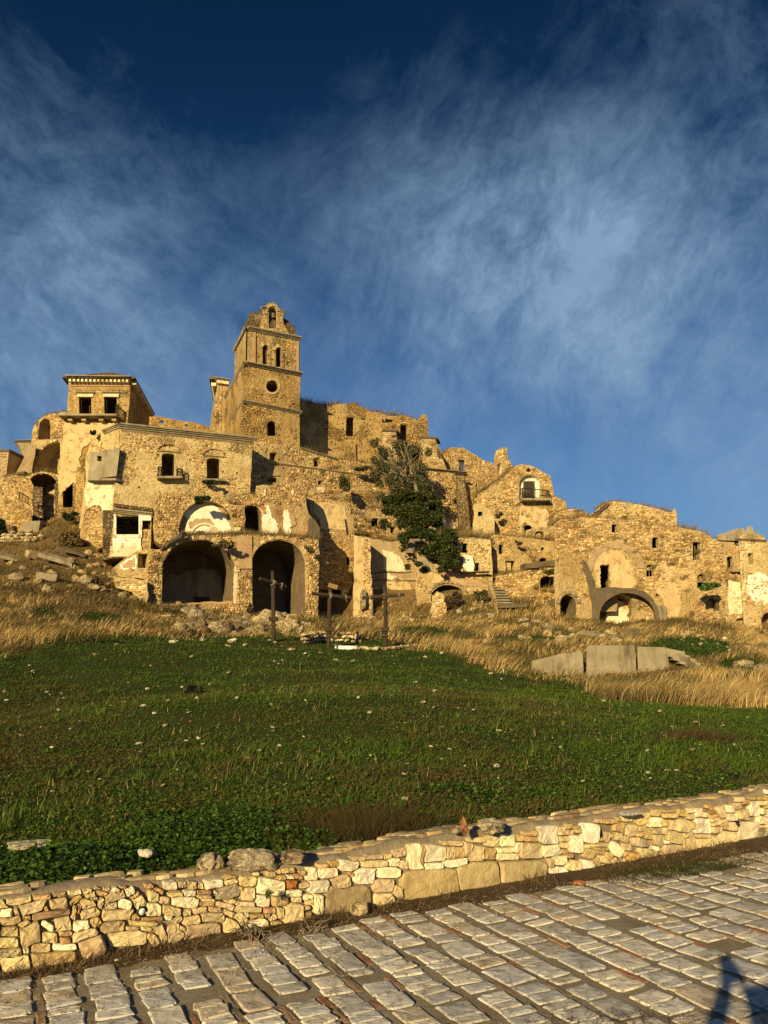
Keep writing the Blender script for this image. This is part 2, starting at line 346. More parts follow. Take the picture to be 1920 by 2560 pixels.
def arch(x0,x1,yt,yb,rise=None,n=10,x0b=None,x1b=None):
    """arched opening in pixels, clockwise from bottom left"""
    r=rise if rise is not None else min((x1-x0)*.5,(yb-yt)*.9); cx=(x0+x1)/2; hw=(x1-x0)/2
    pts=[(x0b if x0b is not None else x0,yb)]
    for i in range(n+1):
        a=math.pi*(1-i/n); pts.append((cx+hw*math.cos(a),yt+r-r*math.sin(a)))
    pts.append((x1b if x1b is not None else x1,yb)); return pts
def rect(x0,y0,x1,y1,sh=0.): return [(x0+sh,y0),(x1+sh,y0),(x1,y1),(x0,y1)]
def circ(x,y,r,r2=None,n=10): return [(x+r*math.cos(2*math.pi*i/n),y+(r2 or r)*math.sin(2*math.pi*i/n)) for i in range(n)]
PAL={'o':[(.46,.35,.17),(.54,.42,.22),(.36,.26,.12),(.62,.52,.31),(.42,.30,.14),(.42,.25,.11),(.28,.21,.12),(.50,.38,.19),(.58,.47,.26)],
     'g':[(.46,.33,.13),(.40,.28,.11),(.52,.39,.18),(.32,.23,.10),(.46,.30,.12),(.56,.44,.22)],
     'p':[(.62,.53,.32),(.54,.44,.25),(.46,.36,.19),(.70,.63,.43),(.38,.29,.15),(.44,.29,.14)],
     'd':[(.30,.24,.15),(.26,.20,.12),(.38,.31,.19),(.44,.37,.24),(.22,.17,.11)],
     'b':[(.44,.22,.10),(.40,.26,.13),(.50,.30,.15),(.34,.17,.08),(.46,.36,.22)]}
def stonework(root,pl,poly,holes,sz=(.34,.2),keep=.62,seed=0,proud=.06,pal='o',slope=0.,nsc=.5,name='stonework',off=0.,excl=()):
    sz=(sz[0]*.56,sz[1]*.52); proud*=.60; keep*=.86; g=np.random.default_rng(seed+100); us=[p[0] for p in poly];zs=[p[1] for p in poly]
    u0,u1,z0,z1=min(us),max(us),min(zs),max(zs); rows=[];z=z0
    Q=[]
    while z<z1:
        h=sz[1]*g.uniform(.6,1.45); n=int((u1-u0)/sz[0]*1.7)+3; ww=sz[0]*g.uniform(.55,1.6,n); e=u0-g.uniform(0,.4)+np.concatenate([[0],np.cumsum(ww)])
        m=e[:-1]<u1; a=e[:-1][m];b=e[1:][m]
        Q.append(np.stack([a,b,np.full(a.shape,z),np.full(a.shape,z+h)],1)); z+=h
    Q=np.concatenate(Q); n=len(Q); hh=Q[:,3]-Q[:,2]; ww=Q[:,1]-Q[:,0]
    j=lambda s:g.uniform(-1,1,n)*s
    C=np.stack([np.stack([Q[:,0]+j(.13)*ww,Q[:,2]+j(.16)*hh],1),np.stack([Q[:,1]+j(.13)*ww,Q[:,2]+j(.16)*hh],1),np.stack([Q[:,1]+j(.13)*ww,Q[:,3]+j(.16)*hh],1),np.stack([Q[:,0]+j(.13)*ww,Q[:,3]+j(.16)*hh],1)],1)
    if slope: C[:,:,1]+=(C[:,:,0]-u0)*slope
    cen=C.mean(1); ok=(vnoise(cen[:,0],cen[:,1],seed,nsc)+g.uniform(-.13,.13,n))<(.22+keep*.55)
    for k in range(4): ok&=inside(poly,C[:,k,0],C[:,k,1])
    for hpoly in list(holes)+list(excl):
        for k in range(4): ok&=~inside(hpoly,C[:,k,0],C[:,k,1])
        ok&=~inside(hpoly,cen[:,0],cen[:,1])
    C=C[ok];cen=cen[ok][:,None,:]; n=len(C)
    if n==0: return None
    lo=cen+(C-cen)*.96; hi=cen+(C-cen)*g.uniform(.60,.80,(n,1,1))+g.uniform(-.012,.012,(n,4,2))
    pr=proud*g.uniform(.25,1.25,(n,1))*g.uniform(.75,1.2,(n,4))
    o=np.array(pl.o);e=np.array(pl.e);nn=np.array(pl.n)
    def wd(c,d):
        p=o+c[...,0:1]*e+d[...,None]*nn; p[...,2]=c[...,1]; return p
    V=np.concatenate([wd(lo,np.full((n,4),off-.02)),wd(hi,off+pr)],1).reshape(-1,3)
    f=np.array([[4,5,6,7],[0,1,5,4],[1,2,6,5],[2,3,7,6],[3,0,4,7]]); F=(np.arange(n)[:,None,None]*8+f).reshape(-1,4)
    P=np.array(PAL[pal]); c=P[g.integers(0,len(P),n)]*g.uniform(.55,1.25,(n,1)); c=np.repeat(c,8,0)
    return meshnp(name,V,F,'stone',root,col=np.clip(c,0,.85),kind='stuff')
def prism_tri(loops):
    tri=tessellate_polygon([[Vector((u,z,0)) for u,z in lp] for lp in loops]); return tri
def facade(root,pl,outline,openings=(),D=5.,m='rub',rough=.08,name='wall',stones=None,excl=(),back=None,seed=None,off=0.,dirv=None):
    """solid wall body with real openings. opening=(polygon px, depth or None=through, part name, material)"""
    sd=seed if seed is not None else int(abs(outline[0][0]*7+outline[0][1]*13+outline[-1][0]))
    rnd=random.Random(sd)
    P0=[pl.uz(*p) for p in outline]; P=roughen(P0,rough,.4,rnd) if rough else P0
    H=[]
    for op in openings:
        h=[pl.uz(*p) for p in op[0]]
        if rough and len(h)>8: h=[(u+rnd.uniform(-.02,.02),z+rnd.uniform(-.02,.02)) for u,z in h]
        H.append(h)
    loops=[P]+H; V=[];F=[]; flat=[p for lp in loops for p in lp]; N=len(flat)
    ext=(dirv if dirv is not None else -pl.n); hext=ext
    if dirv is None:                      # the hidden flank runs back along the line of the street
        e0=pl.W(min(P)[0],0);e1=pl.W(max(P)[0],0); hs_=sorted((math.atan2(e0.x,e0.y),math.atan2(e1.x,e1.y))); hh_=max(hs_[0],min(hs_[1],math.atan2(ext.x,ext.y))); ext=Vector((math.sin(hh_),math.cos(hh_),0))
    V=[pl.W(u,z,off) for u,z in flat]; tr=prism_tri(loops)
    def orient(a,b,c): 
        return (V[b]-V[a]).cross(V[c]-V[a]).dot(pl.n)>0
    for a,b,c in tr: F.append((a,b,c) if orient(a,b,c) else (a,c,b))
    nP=len(P); Vb=[v+ext*D for v in V[:nP]]; o0=len(V); V+=Vb
    for i in range(nP):
        k=(i+1)%nP; F.append((i,k,o0+k,o0+i))
    thr=[i for i,op in enumerate(openings) if op[1] is None]
    # back cap with the through holes
    idx=list(range(o0,o0+nP)); bl=[P]; q=nP
    start=[];s=nP
    for h in H: start.append(s); s+=len(h)
    for i in thr:
        b0=len(V); V+=[V[start[i]+j]+ext*D for j in range(len(H[i]))]; idx+=list(range(b0,b0+len(H[i]))); bl.append(H[i])
        n=len(H[i])
        for j in range(n):
            k=(j+1)%n; F.append((start[i]+j,start[i]+k,b0+k,b0+j))
    for a,b,c in prism_tri(bl): F.append((idx[a],idx[b],idx[c]))
    w_=mesh(name,V,F,m,root)
    for i,op in enumerate(openings):
        if op[1] is None: continue
        pname=op[2] if len(op)>2 else 'window'; mm=op[3] if len(op)>3 else m
        n=len(H[i]); A=[pl.W(u,z,off) for u,z in H[i]]
        if op[1]>=1.6 and ('window' in pname or pname in('doorway','oculus','bay','opening')):
            B=[a+hext*.34 for a in A]; mu=sum(h[0] for h in H[i])/n; mz=sum(h[1] for h in H[i])/n; hw=max(abs(h[0]-mu) for h in H[i]); hh=max(abs(h[1]-mz) for h in H[i])
            C_=[pl.W(mu+(u-mu)*(1+.9/hw),mz+(z-mz)*(1+(.5 if z>mz else 1.5)/hh),off-.36) for u,z in H[i]]; E_=[c+hext*(op[1]-.4) for c in C_]
            f=[(l*n+j,l*n+(j+1)%n,(l+1)*n+(j+1)%n,(l+1)*n+j) for l in range(3) for j in range(n)]+[(3*n+a,3*n+b,3*n+c) for a,b,c in prism_tri([H[i]])]
            wo=mesh(pname,A+B+C_+E_,f,mm,root); WINS.append((root,sum(A,Vector())/n,wo)); continue
        B=[a+hext*op[1] for a in A]; f=[(j,(j+1)%n,n+(j+1)%n,n+j) for j in range(n)]
        tt=prism_tri([H[i]]); f+=[(n+a,n+b,n+c) for a,b,c in tt]
        if pname=='hole' : 
            HOLES.setdefault((id(root),mm),[root,mm,[],[]]); q=HOLES[(id(root),mm)]; o1=len(q[2]); q[2].extend(A+B); q[3].extend([tuple(x+o1 for x in ff) for ff in f])
        else: wo=mesh(pname,A+B,f,mm,root); WINS.append((root,sum(A,Vector())/n,wo))
    if stones:
        kw=dict(seed=sd%997); kw.update(stones)
        ex=[[pl.uz(*p) for p in e] for e in excl]
        stonework(root,pl,P,H,off=off,excl=ex,**kw)
    return w_
HOLES={}; WINS=[]
def winof(rt,p):
    c=[w_ for w_ in WINS if w_[0]==rt and (w_[1]-p).length<1.6]
    return min(c,key=lambda w_:(w_[1]-p).length)[2] if c else rt
def flush_holes():
    for root,mm,V,F in HOLES.values(): mesh('putlog_hole',V,F,mm,root,kind='stuff')
def patch(root,pl,poly,m,th=.03,rough=.12,name='plaster_patch',off=0.,step=.25,seed=1):
    rnd=random.Random(seed+int(poly[0][0])); P=[pl.uz(*p) for p in poly]; P=roughen(P,rough*.7,.6,rnd); P=roughen(P,min(rough,.09)*.8,.14,rnd)
    A=[pl.W(u,z,off+th) for u,z in P];B=[pl.W(u,z,off-.02) for u,z in P]; n=len(P)
    F=[tuple(t_) for t_ in prism_tri([P])]+[(j,(j+1)%n,n+(j+1)%n,n+j) for j in range(n)]
    return mesh(name,A+B,F,m,root)
def slab3(name,a,b,wv,hv,m,root=None,bev=0.):
    """a box from a to b with width vector wv and height vector hv, lightly irregular"""
    a=Vector(a);b=Vector(b);V=[a,b,b+wv,a+wv,a+hv,b+hv,b+wv+hv,a+wv+hv]
    F=[(0,1,2,3),(4,7,6,5),(0,4,5,1),(1,5,6,2),(2,6,7,3),(3,7,4,0)]
    return mesh(name,V,F,m,root)
def bar(name,a,b,r,m,root=None,seg=6,r2=None,wob=0.):
    a=Vector(a);b=Vector(b);d=(b-a);L=d.length;d/=L;x=d.orthogonal().normalized();y=d.cross(x);r2=r2 if r2 is not None else r
    k=2 if not wob else 6; V=[];F=[]
    for i in range(k):
        f=i/(k-1);c=a+(b-a)*f+(x*random.uniform(-wob,wob)+y*random.uniform(-wob,wob) if 0<i<k-1 else Vector((0,0,0)));rr=(r+(r2-r)*f)*(1+(random.uniform(-.08,.08) if wob else 0))
        for j in range(seg): t_=2*math.pi*(j+.5)/seg; V.append(c+(x*math.cos(t_)+y*math.sin(t_))*rr)
    for i in range(k-1):
        for j in range(seg): q=(j+1)%seg; F.append((i*seg+j,i*seg+q,(i+1)*seg+q,(i+1)*seg+j))
    F.append(tuple(range(seg))[::-1]);F.append(tuple(range((k-1)*seg,k*seg)))
    return mesh(name,V,F,m,root,smooth=seg>6)
def strip(root,pl,p1,p2,hpx,prot,m,name='cornice',back=.1,ext=0.,steps=1):
    """moulding along the wall from pixel p1 to p2 (its top edge), hpx pixels tall"""
    u1,z1=pl.uz(*p1);u2,z2=pl.uz(*p2);h=abs(pl.uz(p1[0],p1[1]+hpx)[1]-z1); V=[];F=[]
    if ext: u1-=ext*(1 if u2>u1 else -1); u2+=ext*(1 if u2>u1 else -1)
    prof=[(-back,0),(prot,0),(prot,-h*.32),(prot*.72,-h*.36),(prot*.66,-h*.62),(prot*.4,-h*.7),(prot*.3,-h),(-back,-h)]
    for k,(u,z) in enumerate(((u1,z1),(u2,z2))):
        for o_,dz in prof: V.append(pl.W(u,z+dz,o_))
    n=len(prof)
    for j in range(n): q=(j+1)%n; F.append((j,q,n+q,n+j))
    F.append(tuple(range(n)));F.append(tuple(range(n,2*n))[::-1])
    return mesh(name,V,F,m,root)
def boxpx(root,pl,x0,y0,x1,y1,prot,m,name,back=.1,sh=0):
    """block standing proud of the facade"""
    q=[pl.uz(*p) for p in rect(x0,y0,x1,y1,sh)]; V=[pl.W(u,z,prot) for u,z in q]+[pl.W(u,z,-back) for u,z in q]
    return mesh(name,V,[(0,1,2,3),(7,6,5,4),(0,4,5,1),(1,5,6,2),(2,6,7,3),(3,7,4,0)],m,root)
def rockmesh(name,seed,sub=2,amp=.28,flat=.7,freq=1.3,col=(.5,.42,.28)):
    import bmesh
    bm=bmesh.new(); bmesh.ops.create_icosphere(bm,subdivisions=sub,radius=1.)
    for v in bm.verts:
        p=v.co.copy(); k=1+amp*(mnoise.noise(p*freq+Vector((seed*3.1,seed,2)))*1.6+.5*mnoise.noise(p*freq*2.7+Vector((seed,0,5))))
        q=p*k; m_=max(abs(q.x),abs(q.y),abs(q.z)); q=q*(.62+.38*(.9/max(m_,.2))); v.co=Vector((q.x,q.y,q.z*flat))
    me=bpy.data.meshes.new(name); bm.to_mesh(me); bm.free(); me.materials.append(M['rock'])
    a=me.attributes.new('col','FLOAT_COLOR','POINT'); c=np.ones((len(me.vertices),4)); c[:,:3]=col; a.data.foreach_set('color',c.ravel().astype('f')); return me
def rock(name,label,cat,loc,size,seed,col=(.5,.42,.28),sub=3,amp=.3,rot=None,flat=.75,parent=None,group=None,freq=1.3):
    o=link(name,rockmesh(name,seed,sub,amp,flat,freq,col),parent); o.location=Vector(loc)-base(parent); o.scale=size; o.rotation_euler=rot or (random.uniform(-.2,.2),random.uniform(-.2,.2),random.uniform(0,6))
    if label: tag(o,label,cat,group)
    return o
# ================================================================== GROUND
# wall line on the road: from A to B on z=0, T along, N uphill
A0=onz(0,2440,0); B0=onz(1920,2095,0); TT=(B0-A0).normalized(); NN=Vector((-TT.y,TT.x,0))
def ts(x,y): return (x-A0.x)*TT.x+(y-A0.y)*TT.y,(x-A0.x)*NN.x+(y-A0.y)*NN.y
def ts2xy(t_,s_): return A0.x+TT.x*t_+NN.x*s_,A0.y+TT.y*t_+NN.y*s_
CP=[]
def cz(px,py,z): v=onz(px,py,z); CP.append(tuple(v))
def cd(px,py,d): CP.append(tuple(at(px,py,d)))
for t_ in range(-30,60,6):
    x,y=ts2xy(t_,.4); CP.append((x,y,.27+ .01*max(t_,0)))
for p in ((0,2190,.31),(0,2080,.36),(0,1900,.55),(0,1780,.95),(400,2060,.38),(480,1950,.50),(960,2000,.45),(960,1900,.62),(480,1820,.85),(960,1800,.95),(1500,1950,.52),(1500,1860,.68),(1920,1920,.62),(1920,1850,.78),(1400,1790,.90),(960,1740,1.25),(480,1750,1.25)): cz(*p)
for p in ((0,1650,25),(200,1612,29),(400,1603,33),(683,1608,37),(823,1618,36.5),(965,1626,36.5),(1130,1640,33),(1300,1690,29),(1500,1735,25.5),(1700,1752,24),(1920,1765,23),
  (380,1512,46),(500,1517,47.5),(600,1537,48.5),(700,1545,49.5),(790,1546,50),(850,1536,54),(900,1545,53.5),(1000,1532,55),(1090,1530,54.5),(1180,1512,54),(1280,1520,53),(1400,1548,50),(1500,1574,49),(1600,1574,49.5),(1750,1566,50.5),(1850,1580,50.5),(1920,1592,50.5),
  (350,1470,47.5),(300,1455,49),(285,1402,51),(250,1375,52),(200,1330,54),(150,1310,56),(60,1335,56),(0,1345,56),(0,1420,48),(100,1440,45),(200,1480,42),(0,1540,35),(250,1560,38),(500,1570,42),
  (200,1260,60),(80,1290,62),(600,1180,67),(850,1180,70),(1000,1190,74),(1150,1260,76),(1250,1310,70),(1350,1360,68),(1500,1420,62),(1600,1450,64),(1900,1500,66),
  (1000,1415,59),(1170,1345,62.5),(1250,1440,58),(1300,1420,60),(-300,1400,52),(-300,1560,36),(-400,1250,70),(2200,1560,52),(2300,1700,28),(2300,1500,70),(1130,1575,44),(1300,1600,40),(1480,1610,36),(1700,1615,38),(850,1350,57.6),(920,1352,59.4),(970,1356,61),(1060,1350,62.3),(1120,1352,64.3),(880,1352,60.5),(1000,1356,64),(450,1385,51.2),(560,1390,52.5),(700,1400,55.5),(520,1522,52.5),(700,1545,55),(840,1540,57.5),(450,1400,54.5),(620,1380,57),(1400,1700,30.8),(1500,1704,30.8),(1600,1704,30.9),(1680,1700,31),(1320,1665,32)): cd(*p)
for x,y,z in ((-60,110,14),(0,115,17),(50,110,12),(-90,60,9),(90,60,3),(0,160,10),(-80,160,6),(80,160,4),(-60,10,.3),(100,30,1.)): CP.append((x,y,z))
CP=np.array(CP)
def _rbf():
    X=CP[:,:2]; n=len(X); r=np.sqrt(((X[:,None]-X[None])**2).sum(-1)+.4); A=np.zeros((n+3,n+3)); A[:n,:n]=r-np.eye(n)*.35; A[:n,n]=1;A[:n,n+1:]=X; A[n,:n]=1;A[n+1:,:n]=X.T
    return np.linalg.solve(A,np.concatenate([CP[:,2],[0,0,0]]))
WR=_rbf()
def Hraw(x,y):
    x=np.atleast_1d(np.asarray(x,float));y=np.atleast_1d(np.asarray(y,float)); out=np.empty(x.shape); fx=x.ravel();fy=y.ravel();o=np.empty(fx.shape)
    for i in range(0,len(fx),20000):
        a=fx[i:i+20000];b=fy[i:i+20000]; r=np.sqrt((a[:,None]-CP[None,:,0])**2+(b[:,None]-CP[None,:,1])**2+.4); o[i:i+20000]=r@WR[:-3]+WR[-3]+WR[-2]*a+WR[-1]*b
    return o.reshape(x.shape)
WTOP=[(-500,2340),(0,2250),(200,2222),(400,2206),(560,2190),(700,2172),(800,2152),(900,2129),(1000,2108),(1100,2092),(1230,2076),(1340,2064),(1450,2048),(1560,2030),(1700,2017),(1800,2000),(1920,1978),(2150,1950)]
WP=Plane(A0,B0); THK=.24
wt=[WP.uz(*p) for p in WTOP]
wt=[(-7.,wt[1][1])]+wt[1:-1]+[(wt[-2][0]+3,wt[-2][1]),(wt[-2][0]+14,wt[-2][1]+.05)]
def wtop(u): return float(np.interp(u,[p[0] for p in wt],[p[1] for p in wt]))
# terrain grid in wall coordinates
tg=np.concatenate([np.arange(-400,-60,20),np.arange(-60,-20,1.5),np.arange(-20,40,.35),np.arange(40,90,1.5),np.arange(90,420,20)])
sg=np.concatenate([np.arange(.22,14,.25),np.arange(14,80,.4),np.arange(80,130,2.5),np.arange(130,700,25)])
TG,SG=np.meshgrid(tg,sg,indexing='ij')
XG,YG=ts2xy(TG,SG); HG=Hraw(XG,YG)
far=np.clip((np.hypot(XG,YG)-150)/200,0,1); HG=HG*(1-far)+far*0-far*25*np.clip((np.hypot(XG,YG)-150)/400,0,1)
amp=np.clip((SG-1.5)/20,0,1)
HG=HG+(vnoise(XG,YG,3,.35)-.5)*.5*amp+(vnoise(XG,YG,5,1.3)-.5)*(.07+.16*amp)*np.clip(SG-.2,0,1)
HG=np.minimum(HG,np.interp(TG,[p[0] for p in wt],[p[1] for p in wt])-.075+.125*np.clip(SG-.38,0,60)+np.clip(SG-6,0,400))
def carve(pa,pb,back,zpx,front=-.2):
    # the ground inside the rooms and vaults stays low
    p=Pd(pa[0],pa[1],pb[0],pb[1]); z=at(*zpx).z; u=(XG-p.o.x)*p.e.x+(YG-p.o.y)*p.e.y; v=-((XG-p.o.x)*p.n.x+(YG-p.o.y)*p.n.y); L=(at(pb[0],1300,pb[1])-at(pa[0],1300,pa[1])).to_2d().length
    m_=(u>-.1)&(u<L+.1)&(v>front)&(v<back); HG[m_]=np.minimum(HG[m_],z)
carve((400,46.2),(797,50.6),6.2,(497,1512,47.4)); carve((798,51),(884,52.5),4.6,(840,1540,53)); carve((1395,51),(1650,52.2),4.2,(1500,1574,51))
def H(x,y):
    """height of the ground at world x,y (bilinear in the grid)"""
    x=np.atleast_1d(np.asarray(x,float));y=np.atleast_1d(np.asarray(y,float)); a,b=ts(x,y)
    i=np.clip(np.searchsorted(tg,a)-1,0,len(tg)-2);j=np.clip(np.searchsorted(sg,b)-1,0,len(sg)-2)
    f=np.clip((a-tg[i])/(tg[i+1]-tg[i]),0,1);g=np.clip((b-sg[j])/(sg[j+1]-sg[j]),0,1)
    return (HG[i,j]*(1-f)+HG[i+1,j]*f)*(1-g)+(HG[i,j+1]*(1-f)+HG[i+1,j+1]*f)*g
def ground(px,py,dmin=4.5,dmax=90):
    r=ray(px,py); ds=np.arange(dmin,dmax,.1); X=r.x/r.y*ds; Z=CZ+r.z/r.y*ds; h=H(X,ds); k=np.where(Z<=h)[0]
    k=k[0] if len(k) else len(ds)-1
    return Vector((X[k],ds[k],h[k]))
# edge between the green meadow and the dry slope, in the photograph
EB=np.array([(-900,1700),(0,1648),(60,1632),(160,1602),(400,1592),(560,1592),(700,1585),(800,1590),(970,1600),(1000,1612),(1130,1640),(1300,1690),(1420,1712),(1520,1752),(1700,1768),(1920,1768),(2600,1800)])
def dryness(X,Y,Z,soft=14.):
    px,py=project(X,Y,Z); e=np.interp(px,EB[:,0],EB[:,1])+ (vnoise(X,Y,8,.7)-.5)*26
    d=np.clip((e-py)/soft+.5,0,1)
    # green pocket behind the right-hand cross and around the retaining wall
    for cx,cy,rx,ry in ((1050,1585,75,20),(1330,1600,110,12),(1720,1620,120,28),(1850,1665,60,22),(1560,1712,90,14),(250,1545,60,16),(110,1535,40,12)):
        k=((px-cx)/rx)**2+((py-cy)/ry)**2; d=d*np.clip((k-.6)/.6,0,1)
    return d*(Y>15)
DR=dryness(XG,YG,HG)
nI,nJ=TG.shape; ii,jj=np.meshgrid(np.arange(nI-1),np.arange(nJ-1),indexing='ij'); q=(ii*nJ+jj).ravel()
hill=meshnp('hillside',np.stack([XG,YG,HG],-1).reshape(-1,3),np.stack([q,q+nJ,q+nJ+1,q+1],1),'meadow',smooth=True,kind='structure')
a=hill.data.attributes.new('dry','FLOAT','POINT'); a.data.foreach_set('value',DR.ravel().astype('f'))
# road: one sheet on the near side of the wall
tr_=np.concatenate([np.arange(-400,-12,15),np.arange(-12,20,.12),np.arange(20,420,15)]); sr=np.concatenate([np.arange(-300,-12,12),np.arange(-12,-6,.4),np.arange(-6,.1,.1),[.30]])
TR,SR=np.meshgrid(tr_,sr,indexing='ij'); XR,YR=ts2xy(TR,SR); ZR=(vnoise(XR,YR,21,3.)-.5)*.009-.004
nI,nJ=TR.shape; ii,jj=np.meshgrid(np.arange(nI-1),np.arange(nJ-1),indexing='ij'); q=(ii*nJ+jj).ravel()
road=meshnp('road',np.stack([XR,YR,ZR],-1).reshape(-1,3),np.stack([q,q+nJ,q+nJ+1,q+1],1),'road',smooth=True,kind='structure')
# soil verge at the foot of the wall
tv=np.arange(-12,20,.06); sv=np.linspace(-.62,.05,16); TV,SV=np.meshgrid(tv,sv,indexing='ij'); XV,YV=ts2xy(TV,SV)
edge_=-.03-.08*vnoise(TV,TV*0,4,.8)-.07*vnoise(TV,SV,6,5.)-.20*np.clip(TV/5,0,1)
ZV=np.clip((SV-edge_)/.10,-1,1)*.012+.002+np.clip(SV-edge_,0,1)*.05+(vnoise(XV,YV,9,9.)-.5)*.02
nI,nJ=TV.shape; ii,jj=np.meshgrid(np.arange(nI-1),np.arange(nJ-1),indexing='ij'); q=(ii*nJ+jj).ravel()
meshnp('soil_verge',np.stack([XV,YV,ZV],-1).reshape(-1,3),np.stack([q,q+nJ,q+nJ+1,q+1],1),'soil',smooth=True,kind='structure')
# ------------------------------------------------------------------ paving stones and brick strips (children of the road)
BD=Vector((-math.sin(R(26)),math.cos(R(26)),0))           # the strips run this way
def pave():
    g=random.Random(11)
    def pmesh(nm,k,brick=False):
        rr=random.Random(k); n=16 if not brick else 12; V=[];F=[]
        prof=[]
        for i in range(n):
            a_=2*math.pi*(i+.5)/n; c,s=math.cos(a_),math.sin(a_); e=.22 if not brick else .16
            x=abs(c)**e*(1 if c>0 else -1);y=abs(s)**e*(1 if s>0 else -1); w_=rr.uniform(.85,1.05) if not brick else rr.uniform(.93,1.)
            prof.append((x*w_,y*w_))
        for sc_,z in ((1.04,-.8),(1.,.3),(.93,.80),(.55,1.0)):
            for x,y in prof: V.append((x*sc_,y*sc_,z+(rr.uniform(-.45,.18) if z>.5 else 0)))
        V.append((0,0,1.+rr.uniform(-.2,.1)))
        for l in range(3):
            for i in range(n): q=(i+1)%n; F.append((l*n+i,l*n+q,(l+1)*n+q,(l+1)*n+i))
        for i in range(n): F.append((3*n+i,3*n+(i+1)%n,4*n))
        me=bpy.data.meshes.new(nm); me.from_pydata(V,[],F); me.materials.append(M['sett'] if not brick else M['wstone'])
        return me,np.array(V),F
    cols=[(.48,.49,.49),(.58,.58,.55),(.42,.42,.41),(.62,.60,.53),(.50,.45,.36),(.44,.43,.40)]
    bc=[(.30,.16,.09),(.25,.18,.12),(.32,.22,.14),(.27,.22,.16),(.22,.18,.13)]
    def colored(me,c,nm):
        m2=me.copy(); m2.name=nm; a_=m2.attributes.new('col','FLOAT_COLOR','POINT'); cc=np.ones((len(m2.vertices),4)); cc[:,:3]=c; a_.data.foreach_set('color',cc.ravel().astype('f')); return m2
    PV=[pmesh('paving_stone',k) for k in range(7)]; BV=[pmesh('brick',50+k,True) for k in range(3)]
    PM=[[colored(p[0],c,'paving_stone') for c in cols] for p in PV]; BM=[[colored(p[0],c,'brick') for c in bc] for p in BV]
    items=[]
    off=-1.60; k=0
    perp=Vector((BD.y,-BD.x,0))
    u=-3.4
    while u<9.0:
        wd=g.uniform(.138,.18)*(1.0+.12*max(0,u)/4) ; bw=.046
        # brick strip
        v=-1.+g.uniform(0,.2)
        while v<9.5:
            L=g.uniform(.17,.26)
            if g.random()<.62: items.append(('b',u+bw/2,v+L/2,bw*.46,L*.48,g.uniform(-.05,.05),-.012+g.uniform(-.010,.008)))
            v+=L+.012
        # column of setts
        v=-1+g.uniform(0,.3)
        while v<9.5:
            L=g.choice([.075,.085,.10,.115,.13,.17]) if g.random()<.9 else .26
            if g.random()<.945: items.append(('s',u+bw+.006+wd/2+g.uniform(-.006,.006),v+L/2,wd*.5*g.uniform(.93,1.07),L*.5*g.uniform(.95,1.05),g.uniform(-.09,.09),g.uniform(-.006,.004)))
            v+=L+g.uniform(.003,.012) if g.random()<.93 else L+.05
        u+=wd+bw+.013
    out=[]
    for it in items:
        kd,u,v,hw,hl,rz,dz=it
        rot=-0.045*max(0,min(u,2.5))          # the fan of the lines opens slightly to the right
        p=perp*u+BD*v; p=Vector((p.x,p.y,0))
        t_,s_=ts(p.x,p.y)
        if s_>-.07-.08*float(vnoise(t_,0.,4,.8))-.20*min(1,max(0,t_/5)): continue
        px,py=project(p.x,p.y,0.)
        if p.y<2.2: continue
        vis=(-60<px<1980 and 2050<py<2620); out.append((0 if vis else 1,-hw*hl/(p.y**2),kd,p,hw,hl,rz,dz))
    out.sort(key=lambda a_:(a_[0],a_[1])); ns=nb=0; bulk={'s':[[],[],[]],'b':[[],[],[]]}
    for v_,_,kd,p,hw,hl,rz,dz in out:
        ang=R(26)+rz; th=.006 if kd=='s' else .006
        mk=g.randrange(7) if kd=='s' else g.randrange(3); ck=g.randrange(len(cols) if kd=='s' else len(bc))
        lim=(ns<300) if kd=='s' else (nb<300)
        if lim and v_==0:
            o=link('paving_stone' if kd=='s' else 'brick',(PM if kd=='s' else BM)[mk][ck],road); o.location=(p.x,p.y,dz+.004); o.scale=(hw,hl,th); o.rotation_euler=(g.uniform(-.03,.03),g.uniform(-.03,.03),ang)
            if kd=='s': ns+=1
            else: nb+=1
        else:
            V=(PV if kd=='s' else BV)[mk][1]*np.array([hw,hl,th]); c,s=math.cos(ang),math.sin(ang)
            W=np.stack([V[:,0]*c-V[:,1]*s+p.x,V[:,0]*s+V[:,1]*c+p.y,V[:,2]+dz+.004],1); b_=bulk[kd]; n0=sum(len(x) for x in b_[0]); b_[0].append(W); b_[1]+= [tuple(i+n0 for i in f) for f in (PV if kd=='s' else BV)[mk][2]]; b_[2].append(np.tile((cols if kd=='s' else bc)[ck],(len(W),1)))
    for kd,nm,mm in (('s','paving_stone','sett'),('b','brick','wstone')):
        b_=bulk[kd]
        if b_[0]: mesh(nm,np.concatenate(b_[0]),b_[1],mm,road,kind='stuff',col=np.concatenate(b_[2]))
pave()
# ------------------------------------------------------------------ the dry stone wall
wall=thing('dry_stone_wall','low rubble stone wall with mortar top running along the paved road','wall',(A0.x+TT.x*3,A0.y+TT.y*3,0))
def wallbody():
    us=np.arange(-7,20,.05); prof=[(-.01,-.05),(-.005,.30),(-.005,.86),(-.008,.99),(.03,1.03),(.10,1.045),(.19,1.03),(.24,.99),(.25,0)]
    V=[];F=[];n=len(prof)
    for i,u in enumerate(us):
        h=wtop(u)
        for j,(b,f) in enumerate(prof):
            z=h*f if f>0 else -.05
            nz=mnoise.noise(Vector((u*2.2,b*5,z*4)))*.028+mnoise.noise(Vector((u*9,b*14,3)))*.018
            V.append(WP.W(u,z+(nz if f>.95 else 0),-b-.022+nz*.5 if j<3 else -b-.010+nz*.4))
    for i in range(len(us)-1):
        for j in range(n-1): F.append((i*n+j,(i+1)*n+j,(i+1)*n+j+1,i*n+j+1))
    mesh('mortar_core',V,F,'mortar',wall,smooth=True)
